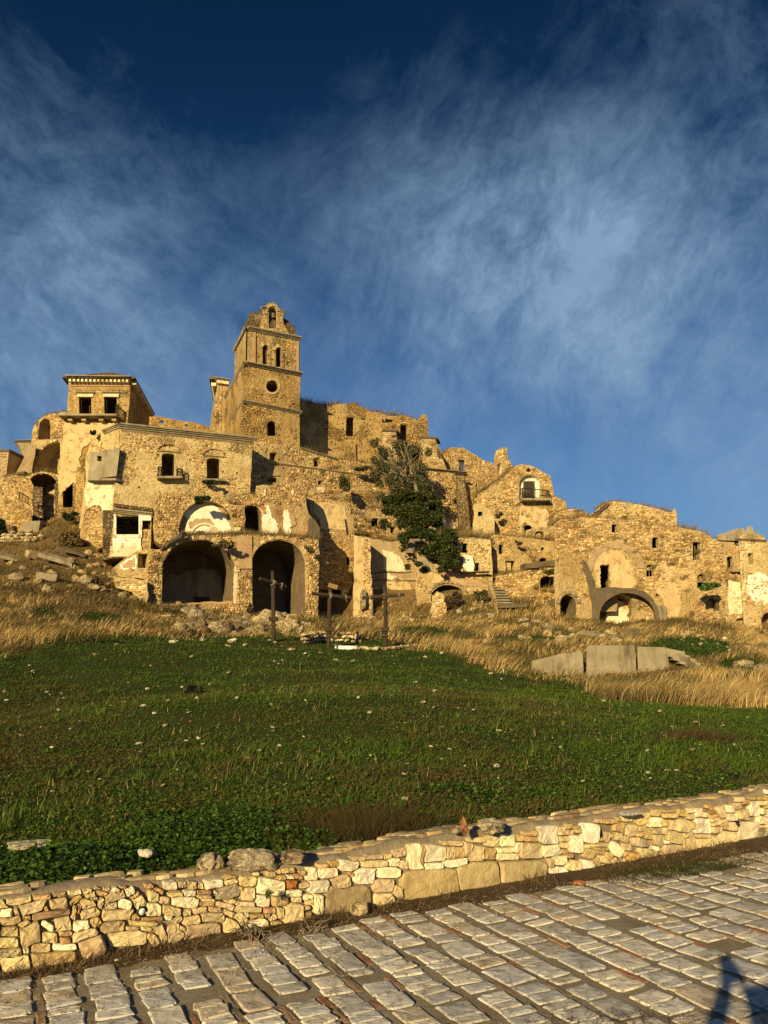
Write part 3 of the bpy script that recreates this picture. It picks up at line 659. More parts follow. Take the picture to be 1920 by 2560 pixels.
wallbody()
Z1="""165,620,310,90,8,y;430,585,190,60,5,b;610,560,140,55,8,t;770,535,140,60,8,y;900,520,100,60,5,y;65,750,130,100,0,w;170,740,60,80,20,t;350,690,290,130,15,t;600,650,180,130,5,y;470,700,55,50,20,b;520,760,390,80,10,m;110,830,220,90,8,y;275,800,90,50,10,o;255,860,140,60,30,y;90,940,210,100,0,t;310,970,220,240,15,t;490,880,130,70,-35,w;655,860,170,150,5,t;780,620,140,50,35,o;765,750,60,150,-20,y;815,705,50,120,-20,b;910,650,180,120,10,t;930,750,220,110,20,t;1040,645,60,140,-20,y;1045,550,140,50,-12,b;1180,510,90,80,35,w;1180,580,230,90,20,t;1265,475,75,35,0,b;1340,525,100,90,20,w;1150,675,130,75,5,t;1390,570,110,60,30,b;1440,640,120,120,30,y;1290,660,150,110,-15,w;1590,575,120,120,0,t;1535,470,90,50,0,b;1640,520,100,50,-25,b;840,880,180,110,10,w;985,850,120,100,30,o;1210,770,330,110,5,y;1155,895,250,120,5,t;885,970,280,110,20,t;680,965,140,55,0,o;675,1030,115,65,0,b;505,1005,160,110,0,y;80,1060,210,110,0,y;105,1160,220,90,5,t;425,1115,210,110,0,t;270,1140,70,60,10,w;665,1100,270,65,3,w;955,1100,300,250,20,Y;155,1270,300,160,5,y;550,1220,430,160,5,o;1335,1010,380,150,5,y;1580,715,160,140,0,w;1570,810,200,45,0,b;1500,860,300,50,-2,y;1370,912,140,45,0,y;1535,920,170,50,-3,y;1400,790,90,60,10,b;1590,1010,130,160,40,y;960,600,90,40,0,t;1000,480,90,50,0,t;1090,490,80,50,0,t"""
Z2="""305,465,130,90,0,w;430,455,95,65,0,t;530,460,95,80,0,t;620,465,60,70,0,y;355,560,150,50,5,y;510,550,130,70,0,w;655,538,145,45,0,b;650,580,145,35,0,y;245,620,120,80,0,t;460,635,270,120,-3,w;690,612,130,28,0,y;685,655,165,50,0,o;760,455,210,95,5,w;930,430,140,55,15,y;920,365,170,60,8,o;1100,420,180,110,0,y;900,530,260,140,15,g;1040,495,50,45,0,o;1110,555,150,150,0,y;1350,480,290,170,-5,w;1195,345,60,40,0,y;1345,345,100,55,0,o;1425,325,50,50,0,t;1525,310,130,60,5,o;1450,385,95,55,-3,o;1545,380,85,40,0,w;1565,455,130,110,0,B;1635,375,80,50,5,b;1575,545,170,75,0,w;1260,625,150,130,0,w;1440,625,170,100,5,o;1615,615,90,60,0,y;320,720,180,100,-5,t;475,745,90,80,0,t;615,720,160,60,8,y;770,710,150,50,0,y;870,670,190,70,-15,y;915,630,130,50,0,y;1075,650,200,50,-3,y;1110,712,280,60,-2,y;1335,725,120,60,0,b;915,755,120,60,-25,y;750,795,240,95,0,t;520,820,180,90,10,t;385,820,120,60,30,y;295,800,80,50,0,w;1040,815,120,130,30,y;1100,765,50,60,20,w;1195,780,140,50,0,b;1310,780,70,45,0,t;1365,800,90,50,25,y;1455,750,80,120,5,t;640,950,350,190,3,y;955,910,170,220,0,y;350,960,200,160,30,t;200,960,150,220,40,y;425,910,90,60,-20,y;1200,900,250,190,10,w;1400,890,110,110,0,o;1580,790,200,270,0,y;790,540,60,40,0,w"""
Z3="""415,245,70,80,0,w;515,240,125,65,0,w;480,195,70,25,0,b;548,185,60,35,0,b;635,195,130,65,-3,w;660,250,45,30,0,b;735,258,130,105,0,w;467,320,130,80,0,w;597,300,125,95,10,t;785,185,150,40,3,y;870,145,55,35,0,y;790,145,120,30,0,t;940,120,80,50,15,t;905,175,65,50,0,w;963,190,60,50,0,y;875,238,145,65,0,w;1030,150,90,160,5,w;1072,140,30,130,-10,b;1145,125,150,105,0,w;1140,200,110,45,5,w;1245,125,60,80,0,t;1295,120,50,65,0,o;1275,180,145,50,5,w;1340,100,50,90,0,t;1393,130,90,100,0,t;1468,125,75,85,0,o;1490,55,90,70,0,y;1570,50,90,75,0,w;1565,105,100,35,0,w;1580,145,140,45,0,w;1245,65,120,30,0,t;1395,45,110,30,0,y;635,400,285,190,2,G;840,315,130,80,0,y;850,415,125,105,2,y;460,420,60,120,5,w;400,385,60,35,0,w;930,350,50,70,-10,t;935,420,40,35,0,o;1125,310,350,190,5,S;1410,260,255,190,5,S;690,155,90,30,3,t"""
Z4="""100,410,160,130,0,y;265,420,150,130,0,w;255,518,190,60,0,w;85,545,130,150,0,t;365,490,50,120,0,w;280,590,240,85,3,w;500,520,260,170,0,y;390,390,90,70,0,o;520,400,135,55,0,o;480,345,110,45,0,o;560,345,60,60,0,t;690,360,220,190,5,w;720,520,210,120,5,w;825,320,100,90,10,y;850,400,110,70,0,y;905,270,60,60,0,o;915,335,100,60,0,t;985,280,80,40,0,o;1120,345,170,210,0,W;985,450,170,180,0,W;865,465,110,65,0,y;870,530,70,50,0,o;820,615,150,110,0,w;725,650,55,100,0,t;905,575,70,45,10,o;810,745,200,120,0,w;830,820,140,60,0,y;970,720,90,190,-5,y;900,680,60,100,0,y;1100,700,150,160,0,W;1135,470,150,35,5,y;1260,460,120,50,-3,t;1285,380,90,110,-10,t;1240,400,50,45,0,b;1135,555,130,110,-20,o;1235,540,110,50,-8,o;1250,505,160,35,-5,o;1400,515,160,110,-40,w;1200,635,70,80,30,o;1270,620,120,90,-20,y;1260,700,150,110,0,y;1320,580,80,90,-20,o;1405,660,170,130,0,y;1570,605,180,150,0,O;1440,280,110,110,-15,o;1560,310,130,120,10,t;1500,550,70,70,0,o;1420,370,70,90,0,t;1480,400,60,70,0,t;1590,430,110,90,0,y;1520,490,80,90,0,y;1320,215,130,45,2,o;1220,215,60,45,0,o;1520,185,100,70,5,y;455,760,490,290,3,S"""
Z5="""240,390,180,130,10,o;375,420,180,120,0,w;400,320,110,100,0,o;500,435,90,80,0,o;585,460,90,110,0,y;700,470,150,170,0,t;795,460,60,90,0,o;915,465,190,180,0,W;110,520,140,130,0,y;240,495,100,70,10,t;395,525,140,70,0,t;490,525,60,80,0,y;520,300,130,40,0,o;530,350,160,60,0,o;690,320,100,80,-10,o;790,295,90,50,5,y;770,365,80,70,0,y;870,320,80,100,0,w;940,340,60,60,0,y;1010,310,130,40,5,b;1030,355,130,40,10,b;1040,395,110,50,10,y;1130,310,110,130,10,y;1210,280,90,90,0,w;1290,250,110,80,10,t;1080,430,180,40,20,y;1250,365,140,90,5,w;1360,340,130,130,-5,y;1155,455,110,100,30,o;1065,510,100,75,0,y;1240,480,130,110,-5,y;1490,265,130,180,-3,W;1410,545,220,260,-2,W;1590,405,110,90,-10,w;1590,210,100,60,0,y;1600,300,100,70,0,w;1560,155,90,50,0,o;600,600,190,140,-10,t;745,570,120,70,10,y;905,580,160,50,0,t;930,670,200,140,0,y;1060,640,110,120,0,y;1200,600,220,180,-10,y;1580,590,120,130,0,g;310,560,90,130,0,o;415,630,110,150,0,t;215,560,100,50,0,o;140,640,110,120,0,t;250,660,110,90,-10,g;335,650,80,60,0,b;365,715,100,70,0,w;290,790,180,170,0,t;430,790,90,150,10,o;580,740,240,130,3,y;760,670,150,190,0,t;500,645,50,40,0,w;1400,200,90,60,0,b;1480,160,80,50,0,o;1330,170,80,60,0,t"""
WC={'y':(.64,.53,.32),'w':(.78,.73,.56),'W':(.78,.74,.60),'t':(.52,.43,.26),'b':(.50,.34,.18),'o':(.50,.38,.19),'g':(.33,.30,.22),'m':(.34,.25,.16),'Y':(.58,.46,.26),'G':(.30,.25,.15),'S':(.50,.40,.21),'B':(.33,.14,.05),'O':(.50,.30,.12)}
SEEDS=[]
for txt,ox,oy,sc_ in ((Z1,0,2100,.2411),(Z2,350,2100,.2411),(Z3,600,2080,.42194),(Z4,1200,2000,.2411),(Z5,1550,1960,.22303)):
    for e_ in txt.split(';'):
        q=e_.split(','); x,y,w_,h_,r_=map(float,q[:5]); SEEDS.append((ox+x*sc_,oy+y*sc_,w_*sc_,h_*sc_,r_,q[5]))
def stonewall():
    g=random.Random(5); L=[]
    def add(u,z,a1,a2,c,big=0): L.append((u,z,a1,a2,c,big))
    for px,py,w_,h_,r_,c in SEEDS:
        u,z=WP.uz(px,py); ca,sa=math.cos(R(r_)),math.sin(R(r_))
        e1=WP.uz(px+ca*w_/2,py-sa*w_/2); e2=WP.uz(px+sa*h_/2,py+ca*h_/2)
        if any(abs(u-l[0])<abs(l[2][0])*.55 and abs(z-l[1])<abs(l[3][1])*.55 for l in L): continue
        add(u,z,(e1[0]-u,e1[1]-z),(e2[0]-u,e2[1]-z),c,1 if c in 'SG' else 0)
    # the wall goes on outside the frame
    umin=min(l[0] for l in L);umax=max(l[0] for l in L)
    for lo,hi in ((-7,umin-.08),(umax+.1,20)):
        u=lo
        while u<hi:
            z=.02
            while z<wtop(u)-.02:
                a_=g.uniform(.04,.10);b_=g.uniform(.02,.045); add(u+g.uniform(-.03,.03),z+b_,(a_,g.uniform(-.01,.01)),(0,b_),g.choice('yywtto')); z+=2*b_
            u+=g.uniform(.10,.17)
    # small filling stones where the tracing left gaps
    A=np.array([[l[0],l[1],l[2][0],l[2][1],l[3][0],l[3][1]] for l in L]); 
    def dist(uu,zz,A):
        du=uu[...,None]-A[:,0];dz=zz[...,None]-A[:,1]; det=A[:,2]*A[:,5]-A[:,3]*A[:,4]
        a_=(du*A[:,5]-dz*A[:,4])/det; b_=(dz*A[:,2]-du*A[:,3])/det; return (np.abs(a_)**5+np.abs(b_)**5)**.2
    for _ in range(900):
        u=g.uniform(umin,umax);z=g.uniform(.03,wtop(u)-.03)
        nb=A[np.abs(A[:,0]-u)<.5]; d=dist(np.array(u),np.array(z),nb).min()
        if d>1.38:
            a_=g.uniform(.022,.045);b_=g.uniform(.016,.026); L.append((u,z,(a_,0),(0,b_),g.choice('yttob'),0)); A=np.vstack([A,[u,z,a_,0,0,b_]])
    # star-shaped cells
    order=sorted(range(len(L)),key=lambda i:-abs(L[i][2][0]*L[i][3][1]) if umin-.1<L[i][0]<umax+.1 else 1+i)
    part=set(order[:300]); bulk=[[],[],[]]
    nd=14; rs=np.linspace(.35,1.45,34)
    for i,(u,z,a1,a2,c,big) in enumerate(L):
        nb=np.where((np.abs(A[:,0]-u)<.62))[0]; An=A[nb]; me_i=np.where(nb==i)[0][0]
        th=np.arange(nd)*2*math.pi/nd+.2; e_=.42
        cx=np.sign(np.cos(th))*np.abs(np.cos(th))**e_; cy=np.sign(np.sin(th))*np.abs(np.sin(th))**e_
        nrm=(np.abs(cx)**5+np.abs(cy)**5)**.2; cx/=nrm;cy/=nrm
        lim=1.04 if big else (1.0 if c in 'YO' else 1.16)
        rr=rs[rs<=lim]; du=a1[0]*cx[:,None]*rr+a2[0]*cy[:,None]*rr; dz=a1[1]*cx[:,None]*rr+a2[1]*cy[:,None]*rr
        dd=dist(u+du,z+dz,An); own=dd[...,me_i]; other=np.delete(dd,me_i,-1).min(-1) if dd.shape[-1]>1 else own+9
        okk=(own<=other+ (.12 if big else 0))&(z+dz<np.interp(u+du,[p[0] for p in wt],[p[1] for p in wt])+.004)&(z+dz>-.04)
        bad=~okk; first=np.where(bad.any(1),bad.argmax(1),len(rr)); r_=rr[np.clip(first-1,0,len(rr)-1)]
        r_=r_*np.array([g.uniform(.95,1.0) for _ in range(nd)])
        X=a1[0]*cx*r_+a2[0]*cy*r_; Z=a1[1]*cx*r_+a2[1]*cy*r_
        size=math.hypot(X.max()-X.min(),Z.max()-Z.min()); ln=np.hypot(X,Z); gap=.0035; k=np.clip((ln-gap)/np.maximum(ln,1e-4),.5,1); X=X*k;Z=Z*k
        rnd_=c in 'YOB' 
        pro=(.030 if big else .026+g.uniform(-.008,.014))+(.03 if rnd_ else 0)
        tx,tz=g.uniform(-.12,.12),g.uniform(-.12,.12); V=[];F=[]
        prof=((1.02,-.035),(1.0,.35),(.93,.85),(.6,1.0)) if big else (((1.0,-.035),(.97,.35),(.80,.78),(.45,1.0)) if rnd_ else ((1.0,-.035),(1.0,.66),(.955,.95),(.58,1.0)))
        for q_,(f,h_) in enumerate(prof):
            for j in range(nd):
                o_=h_*pro if h_>0 else -.035
                if q_>=2: o_+=(X[j]*f*tx+Z[j]*f*tz)*(0.3 if big else 1.2)+g.uniform(-.007,.007)*(1 if not big else .5)
                V.append(WP.W(u+X[j]*f,z+Z[j]*f,o_))
        V.append(WP.W(u,z,pro*1.02))
        for l in range(3):
            for j in range(nd): k_=(j+1)%nd; F.append((l*nd+j,l*nd+k_,(l+1)*nd+k_,(l+1)*nd+j))
        for j in range(nd): F.append((3*nd+j,3*nd+(j+1)%nd,4*nd))
        cc=np.array(WC[c])*g.uniform(.86,1.14)*np.array([1,g.uniform(.95,1.04),g.uniform(.88,1.08)])
        if i in part: 
            o_=mesh('brick' if c=='b' else 'stone',V,F,'wstone',wall,smooth=False,col=np.tile(cc,(len(V),1)))
            if c=='S': o_['label']='long dressed sandstone block in the wall'
        else: n0=sum(len(x) for x in bulk[0]); bulk[0].append(np.array([tuple(v) for v in V])); bulk[1]+=[tuple(a_+n0 for a_ in f) for f in F]; bulk[2].append(np.tile(cc,(len(V),1)))
    if bulk[0]: mesh('stone',np.concatenate(bulk[0]),bulk[1],'wstone',wall,kind='stuff',col=np.concatenate(bulk[2]))
    # flat cap stones bedded in the mortar
    g2=random.Random(3); u=-6.8; V=[];F=[];C=[]
    while u<19:
        b=.04+g2.random()*.04
        while b<THK-.03:
            a_=g2.uniform(.05,.13); d_=g2.uniform(.04,.08); 
            if g2.random()<.8:
                n0=len(V); h=wtop(u)*1.04+.0; cc=np.array(WC[g2.choice('ttmgyo')])*g2.uniform(.55,.95)
                ring=[(u+a_*math.cos(q_*.785)*g2.uniform(.8,1.05),b+d_*.5+d_*.5*math.sin(q_*.785)*g2.uniform(.8,1.05)) for q_ in range(8)]
                for f,dz in ((1,-.012),(.88,.012)):
                    for uu,bb in ring: V.append(WP.W(u+(uu-u)*f,h+dz+g2.uniform(-.002,.002),-(b+d_*.5+(bb-b-d_*.5)*f)))
                F+=[(n0+j,n0+(j+1)%8,n0+8+(j+1)%8,n0+8+j) for j in range(8)]+[tuple(n0+8+j for j in range(8))]; C+=[cc]*16
            b+=d_*1.3
        u+=g2.uniform(.08,.18)
    mesh('cap_stone',V,F,'wstone',wall,kind='stuff',col=np.array(C))
stonewall()
def spot(px,py,r,label,white=True):
    p=WP.hit(px,py); o=thing('wall_spotlight',label,'lamp',WP.hit(px,py,.0)); s=r*.00245*(p-co.location).length/4.6
    n=WP.n; bar('housing',p-n*.01,p+n*.030,s*1.15,'blackp',o,14)
    bar('lens',p+n*.029,p+n*.032,s*.72,'paint' if white else 'blackp',o,14)
spot(353,2276,9.5,'small round spotlight with pale lens set into the left part of the road wall')
spot(1494,2083,7,'small black round spotlight beside the tall white block in the road wall',False)
spot(1838,2059,6,'small dark ring lamp near the right end of the road wall',False)
# ================================================================== THE RUINED TOWN
def root(name,label,cat,px,py,d,group=None): return thing(name,label,cat,at(px,py,d),group)
def sub(a,n,seed=0):
    r=random.Random(seed); return [r.choice(a) for _ in range(n)]
def putlogs(pl_px,xs,s=3.0):
    """little square scaffold holes at pixel places"""
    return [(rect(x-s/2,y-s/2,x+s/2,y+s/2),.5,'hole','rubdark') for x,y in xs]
def scatterpx(poly,n,seed,avoid=(),mind=14):
    r=random.Random(seed); xs=[p[0] for p in poly];ys=[p[1] for p in poly];o=[]
    for _ in range(n*30):
        x,y=r.uniform(min(xs),max(xs)),r.uniform(min(ys),max(ys))
        if not all(inside(poly,np.array([x+a]),np.array([y+b]))[0] for a,b in((5,5),(-5,-5),(5,-5),(-5,5))): continue
        if any((x-a)**2+(y-b)**2<mind*mind for a,b in o): continue
        if any(min(p[0] for p in h)-5<x<max(p[0] for p in h)+5 and min(p[1] for p in h)-5<y<max(p[1] for p in h)+5 for h in avoid): continue
        o.append((x,y))
        if len(o)>=n: break
    return o
def voussoirs(rt,pl,x0,x1,yt,rise,th,n,off=.03,m='wstone',a0=180,a1=0,pal='b',name='voussoir',dep=.25):
    """brick ring round an arch, one brick per part"""
    cx=(x0+x1)/2;hw=(x1-x0)/2;g=random.Random(int(x0)); out=[]
    for i in range(n):
        t0=R(a0+(a1-a0)*(i+.07)/n);t1=R(a0+(a1-a0)*(i+.93)/n); k=th*g.uniform(.85,1.15)
        q=[(cx+(hw+r_)*math.cos(t_),yt+rise-(rise+r_)*math.sin(t_)) for t_,r_ in ((t0,0.4),(t1,0.4),(t1,k),(t0,k))]
        q=[pl.uz(*p) for p in q]; o_=off*g.uniform(.6,1.5)
        V=[pl.W(u,z,o_) for u,z in q]+[pl.W(u,z,-dep) for u,z in q]; c=np.array(g.choice(PAL[pal]))*g.uniform(.75,1.2)
        mesh(name,V,[(0,1,2,3),(0,4,5,1),(1,5,6,2),(2,6,7,3),(3,7,4,0)],m,rt,col=np.tile(c,(8,1)))
def railing(rt,pl,x0,y0,x1,y1,hpx,prot,n,name='railing',side=True):
    V=[];F=[]
    def b(a,c,r):
        d=(c-a);x=d.orthogonal().normalized()*r;y=d.cross(x).normalized()*r;n0=len(V)
        for p in (a,c):
            for s_,t_ in ((1,1),(-1,1),(-1,-1),(1,-1)): V.append(p+x*s_+y*t_)
        for j in range(4): k=(j+1)%4; F.append((n0+j,n0+k,n0+4+k,n0+4+j))
    A=pl.hit(x0,y0)+pl.n*prot;B=pl.hit(x1,y1)+pl.n*prot; h=pl.uz(x0,y0-hpx)[1]-pl.uz(x0,y0)[1]; up=Vector((0,0,h))
    b(A+up,B+up,.03);b(A+up*.08,B+up*.08,.02)
    for i in range(n+1): p=A.lerp(B,i/n); b(p,p+up,.012 if 0<i<n else .03)
    if side:
        for p in (A,B):
            q=p-pl.n*prot; b(p+up,q+up,.03);b(p+up*.08,q+up*.08,.02)
            for k in (1,2,3): r_=p.lerp(q,k/4); b(r_,r_+up,.012)
    return mesh(name,V,F,'iron',rt)
def dentils(rt,pl,p1,p2,n,w,hpx,prot,m,off=0.):
    u1,z1=pl.uz(*p1);u2,z2=pl.uz(*p2);h=abs(pl.uz(p1[0],p1[1]+hpx)[1]-z1)
    for i in range(n):
        f=(i+.5)/n;u=u1+(u2-u1)*f;z=z1+(z2-z1)*f
        V=[pl.W(u+a,z+b,o_) for o_ in (off-.05,off+prot) for a,b in ((-w/2,0),(w/2,0),(w/2,-h),(-w/2,-h))]
        mesh('corbel',V,[(0,1,2,3),(7,6,5,4),(0,4,5,1),(1,5,6,2),(2,6,7,3),(3,7,4,0)],m,rt)
def frame(rt,pl,x0,y0,x1,y1,m='darkwood',back=.35,w=.07,mull=True,sh=0,name='window_frame'):
    V=[];F=[]
    def bx(a,b,c,d):
        q=[pl.uz(*p) for p in ((a,b),(c,b),(c,d),(a,d))]; n0=len(V)
        for o_ in (-back,-back-.06):
            for u,z in q: V.append(pl.W(u,z,o_))
        F.extend([(n0,n0+1,n0+2,n0+3),(n0+7,n0+6,n0+5,n0+4),(n0,n0+4,n0+5,n0+1),(n0+1,n0+5,n0+6,n0+2),(n0+2,n0+6,n0+7,n0+3),(n0+3,n0+7,n0+4,n0)])
    k=w*30
    bx(x0,y0,x0+k,y1);bx(x1-k,y0,x1,y1);bx(x0+k,y0,x1-k,y0+k)
    if mull: bx((x0+x1)/2-k*.3,y0+k,(x0+x1)/2+k*.3,y1); bx(x0+k,(y0+y1)/2-k*.3,(x0+x1)/2-k*.3,(y0+y1)/2+k*.3)
    return mesh(name,V,F,m,winof(rt,pl.hit((x0+x1)/2,(y0+y1)/2)))
TUFTS=[]   # (point, n, height, spread) collected for the weeds on wall tops
def tufts(pl,pts,dens=14,h=.35,depth=1.2,off=0.):
    for a,b in zip(pts[:-1],pts[1:]):
        u1,z1=pl.uz(*a);u2,z2=pl.uz(*b);L=math.hypot(u2-u1,z2-z1)
        for _ in range(int(L*dens)):
            f=random.random();TUFTS.append((pl.W(u1+(u2-u1)*f,z1+(z2-z1)*f-.03,off-random.uniform(.03,depth)),h*random.uniform(.5,1.3)))
# ---------------------------------------------------------------- 1 palazzo
r=root('palazzo','ochre rubble house with two tall windows and a moulded cornice left of the bell tower','building',450,1345,52)
Pm=Pd(302,52,635,55.6)
W1=arch(404,436,1133,1194,5,6);W2=arch(517,549,1145,1201,5,6)
ol=[(302,1064),(634,1099),(629,1150),(620,1350),(275,1350),(288,1200)]
ho=putlogs(None,[(348,1218),(305,1150),(475,1150),(557,1180),(592,1182),(396,1137),(561,1235),(430,1090),(530,1100)],4)
facade(r,Pm,ol,[(W1,3,'window'),(W2,3,'window')]+ho,8,'rubpale',.03,stones=dict(sz=(.34,.22),keep=.44,proud=.06,pal='o',nsc=.45),excl=[rect(385,1195,300,1340),[(300,1195),(385,1205),(385,1345),(270,1345)],[(345,1060+70),(382,1134),(382,1300),(345,1300)]])
strip(r,Pm,(299,1060),(635,1095),11,.38,'conc')
strip(r,Pm,(302,1074),(632,1108),4,.12,'tanpl','string_course')
for (x0,x1,y,yb) in ((404,436,1133,1196),(517,549,1145,1203)):
    voussoirs(r,Pm,x0-9,x1+9,y-21,14,4,13,.10,pal='b',name='hood_brick')
    strip(r,Pm,(x0-10,y-7),(x1+14,y-6+3),3,.12,'conc','hood_mould')
    frame(r,Pm,x0+1,y+5,x1-1,yb,'darkwood',.6,.03,False)
boxpx(r,Pm,392,1195,453,1200,.62,'conc','balcony_slab');boxpx(r,Pm,503,1200,560,1205,.45,'conc','window_sill')
for x0,x1 in ((393,401),(440,452)):
    railing(r,Pm,x0,1196 if x0<400 else 1200,x1,1197 if x0<400 else 1201,24,.55,3,'balcony_railing')
Pb=Pd(302,52,222,53.4)
bay=[(302,1064),(270,1078),(232,1092),(226,1108),(214,1150),(214,1195),(202,1290),(196,1345),(276,1350),(288,1200)]
facade(r,Pb,bay,[],4,'rubpale',.05,stones=dict(sz=(.3,.2),keep=.5,pal='o',proud=.06),excl=[[(215,1195),(292,1185),(292,1345),(190,1345)]],dirv=Vector((.35,.94,0)),name='bay_wall')
patch(r,Pb,[(222,1205),(291,1192),(287,1280),(250,1284),(215,1262),(212,1230)],'cream',.05,.12)
strip(r,Pb,(302,1060),(262,1077),9,.3,'conc')
Pbo=Plane(Pb.W(0,0,.62),Pb.W(0,0,.62)+Pb.e)
q=[(224,1132),(300,1119),(291,1190),(219,1199)]
facade(r,Pbo,q,[(rect(243,1140,254,1153),.6,'hole','rubdark')],.7,'conc',0,'oriel')
boxpx(r,Pbo,220,1196,291,1201,.06,'conc','oriel_lip',.6)
tufts(Pm,[(302,1060),(634,1095)],5,.22,.8); tufts(Pb,[(302,1062),(232,1092)],8,.3,.8)
# ---------------------------------------------------------------- 2 square house with hipped roof
r=root('hipped_roof_house','square ochre house with two black balcony windows and a low hipped roof','building',240,1300,57)
Pf=Pd(172,58,327,58.3); dS=(at(371,1033,65.8)-at(327,947,58.3)); dS.z=0; dS.normalize()
wn=[rect(198,993,229,1044,-1),rect(261,992,293,1044,-1)]
ol=[(172,950),(327,950),(320,1062),(300,1100),(296,1345),(138,1345),(146,1240),(150,1150),(158,1050),(166,1048)]
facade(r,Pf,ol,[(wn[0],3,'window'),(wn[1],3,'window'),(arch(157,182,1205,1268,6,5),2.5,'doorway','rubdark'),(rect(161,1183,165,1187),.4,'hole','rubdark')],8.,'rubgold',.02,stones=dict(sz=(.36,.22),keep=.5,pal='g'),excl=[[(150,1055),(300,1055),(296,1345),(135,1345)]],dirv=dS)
patch(r,Pf,[(160,1057),(297,1057),(290,1075),(262,1082),(232,1094),(224,1108),(207,1120),(197,1150),(203,1170),(190,1210),(183,1206),(150,1240),(146,1200),(155,1120)],'yellow',.06,.10)
for a,b in ((192,236),(256,300)):
    strip(r,Pf,(a,981),(b,981),5,.25,'conc','window_head'); boxpx(r,Pf,a+2,986,b-2,993,.12,'cream','lintel')
frame(r,Pf,199,994,228,1044,'darkwood',.25,.09,False); frame(r,Pf,262,993,292,1044,'darkwood',.25,.09,False)
frame(r,Pf,218,1008,226,1044,'oldwood',.6,.03,False,name='shutter')
boxpx(r,Pf,155,1044,300,1048.5,.95,'conc','balcony_slab')
for x in (180,214,257,289): boxpx(r,Pf,x-5,1050,x+6,1057,.55,'tanpl','corbel')
railing(r,Pf,297,1044,301,1044,22,.9,2,'balcony_railing')
strip(r,Pf,(169,944),(330,946),7,.62,'conc'); dentils(r,Pf,(174,952),(326,954),15,.17,6,.42,'cream')
for y in (959.,963.5,968.,972.5): boxpx(r,Pf,174,y,324,y+2.4,.05+.02*(y%2),'brick','brick_course')
# side eave and roof
Psd=Plane(Pf.hit(327,947),Pf.hit(327,947)+dS)
Psd.n=-Psd.n if Psd.n.x<0 else Psd.n
zt=Pf.uz(250,950)[1]; c0=Pf.hit(172,950);c1=Pf.hit(327,950);c0.z=c1.z=zt
for k in range(17):
    p=c1+dS*(8.*(k+.4)/17)+Vector((0,0,-.05)); V=[p,p+Vector((.42,0,0)),p+Vector((.42,0,0))+dS*.25,p+dS*.25]; V+=[v-Vector((0,0,.24)) for v in V]
    mesh('corbel',V,[(0,3,2,1),(4,5,6,7),(0,1,5,4),(1,2,6,5),(2,3,7,6)],'cream',r)
ov=.42; e=Pf.e*ov if Pf.e.x>0 else -Pf.e*ov; f=dS*ov
b=[c0-e-f,c1+e-f,c1+e+f+dS*8,c0-e+f+dS*8]; up=Vector((0,0,.10)); ap=(c0+c1)/2+Vector((0,0,1.9))
V=[p+Vector((0,0,.0)) for p in b]+[p+up for p in b]+[ap+dS*3.0,ap+dS*5.0]
mesh('roof',V,[(0,1,2,3),(0,4,5,1),(1,5,6,2),(2,6,7,3),(3,7,4,0),(4,8,5),(5,8,9,6),(6,9,7),(7,9,8,4)],'rubdark',r)
# half-column pier right of the low doorway
pp=Plane(Pf.W(0,0,1.),Pf.W(0,0,1.)+Pf.e)
facade(r,pp,[(192,1168),(214,1166),(210,1240),(204,1345),(186,1345)],[],1.1,'rubgold',.06,'pier',stones=dict(sz=(.28,.2),keep=.5,pal='g'))
# ---------------------------------------------------------------- 3 broken vaults on the far left
r=root('broken_vault_ruin','collapsed house with a big half arch and grey plastered back wall at the far left','ruin',100,1260,60)
P1=Pd(60,63,165,62)
facade(r,P1,[(77,1108),(80,1092),(84,1066),(104,1044),(124,1034),(166,1030),(166,1120),(120,1120)],[([(95,1098),(99,1056),(110,1046),(123,1049),(126,1062),(125,1098)],1.4,'niche','tanpl')],2.,'rub',.12,'upper_wall',stones=dict(sz=(.3,.2),keep=.7,pal='o'))
tufts(P1,[(84,1064),(104,1043),(124,1034),(166,1030)],26,.4,1.4)
P2=Pd(60,61.5,165,60.5)
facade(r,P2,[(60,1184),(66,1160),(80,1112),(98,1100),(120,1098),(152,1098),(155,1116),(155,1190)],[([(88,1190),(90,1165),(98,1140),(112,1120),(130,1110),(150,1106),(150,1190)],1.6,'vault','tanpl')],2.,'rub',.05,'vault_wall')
voussoirs(r,P2,88,215,1105,75,6,24,.14,a0=180,a1=95,pal='o')
facade(r,Pd(85,59.95,150,59.4),[(120,1154),(139,1154),(139,1176),(126,1176)],[],.3,'brick',0,'infill') if 0 else None
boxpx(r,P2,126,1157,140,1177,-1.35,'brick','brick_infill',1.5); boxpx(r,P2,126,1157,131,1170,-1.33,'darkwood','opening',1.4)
facade(r,Pd(38,60,92,60.5),[(40,1182),(62,1138),(76,1108),(92,1112),(84,1150),(80,1184)],[],1.6,'tanpl',.05,'buttress')
facade(r,Pd(38,62,76,62.3),[(39,1103),(76,1102),(72,1120),(60,1142),(54,1130),(48,1116)],[],1.2,'conc',.02,'corbel_block')
strip(r,Pd(38,62,76,62.3),(37,1102),(78,1101),4,.25,'conc')
P3=Pd(0,58.6,150,58.8)
facade(r,P3,[(2,1196),(30,1188),(72,1190),(80,1184),(110,1180),(148,1186),(152,1200),(150,1345),(8,1345)],[([(76,1200),(88,1190),(110,1186),(130,1190),(141,1202),(138,1222),(120,1232),(110,1242),(88,1240),(84,1216)],3,'cellar_vault','rubdark'),(rect(49,1217,53,1220),.4,'hole','rubdark')],3.,'rub',.12,'cellar_wall',stones=dict(sz=(.34,.18),keep=.95,pal='o',proud=.1))
voussoirs(r,P3,72,144,1185,30,4,26,.16,a0=150,a1=25,pal='o')
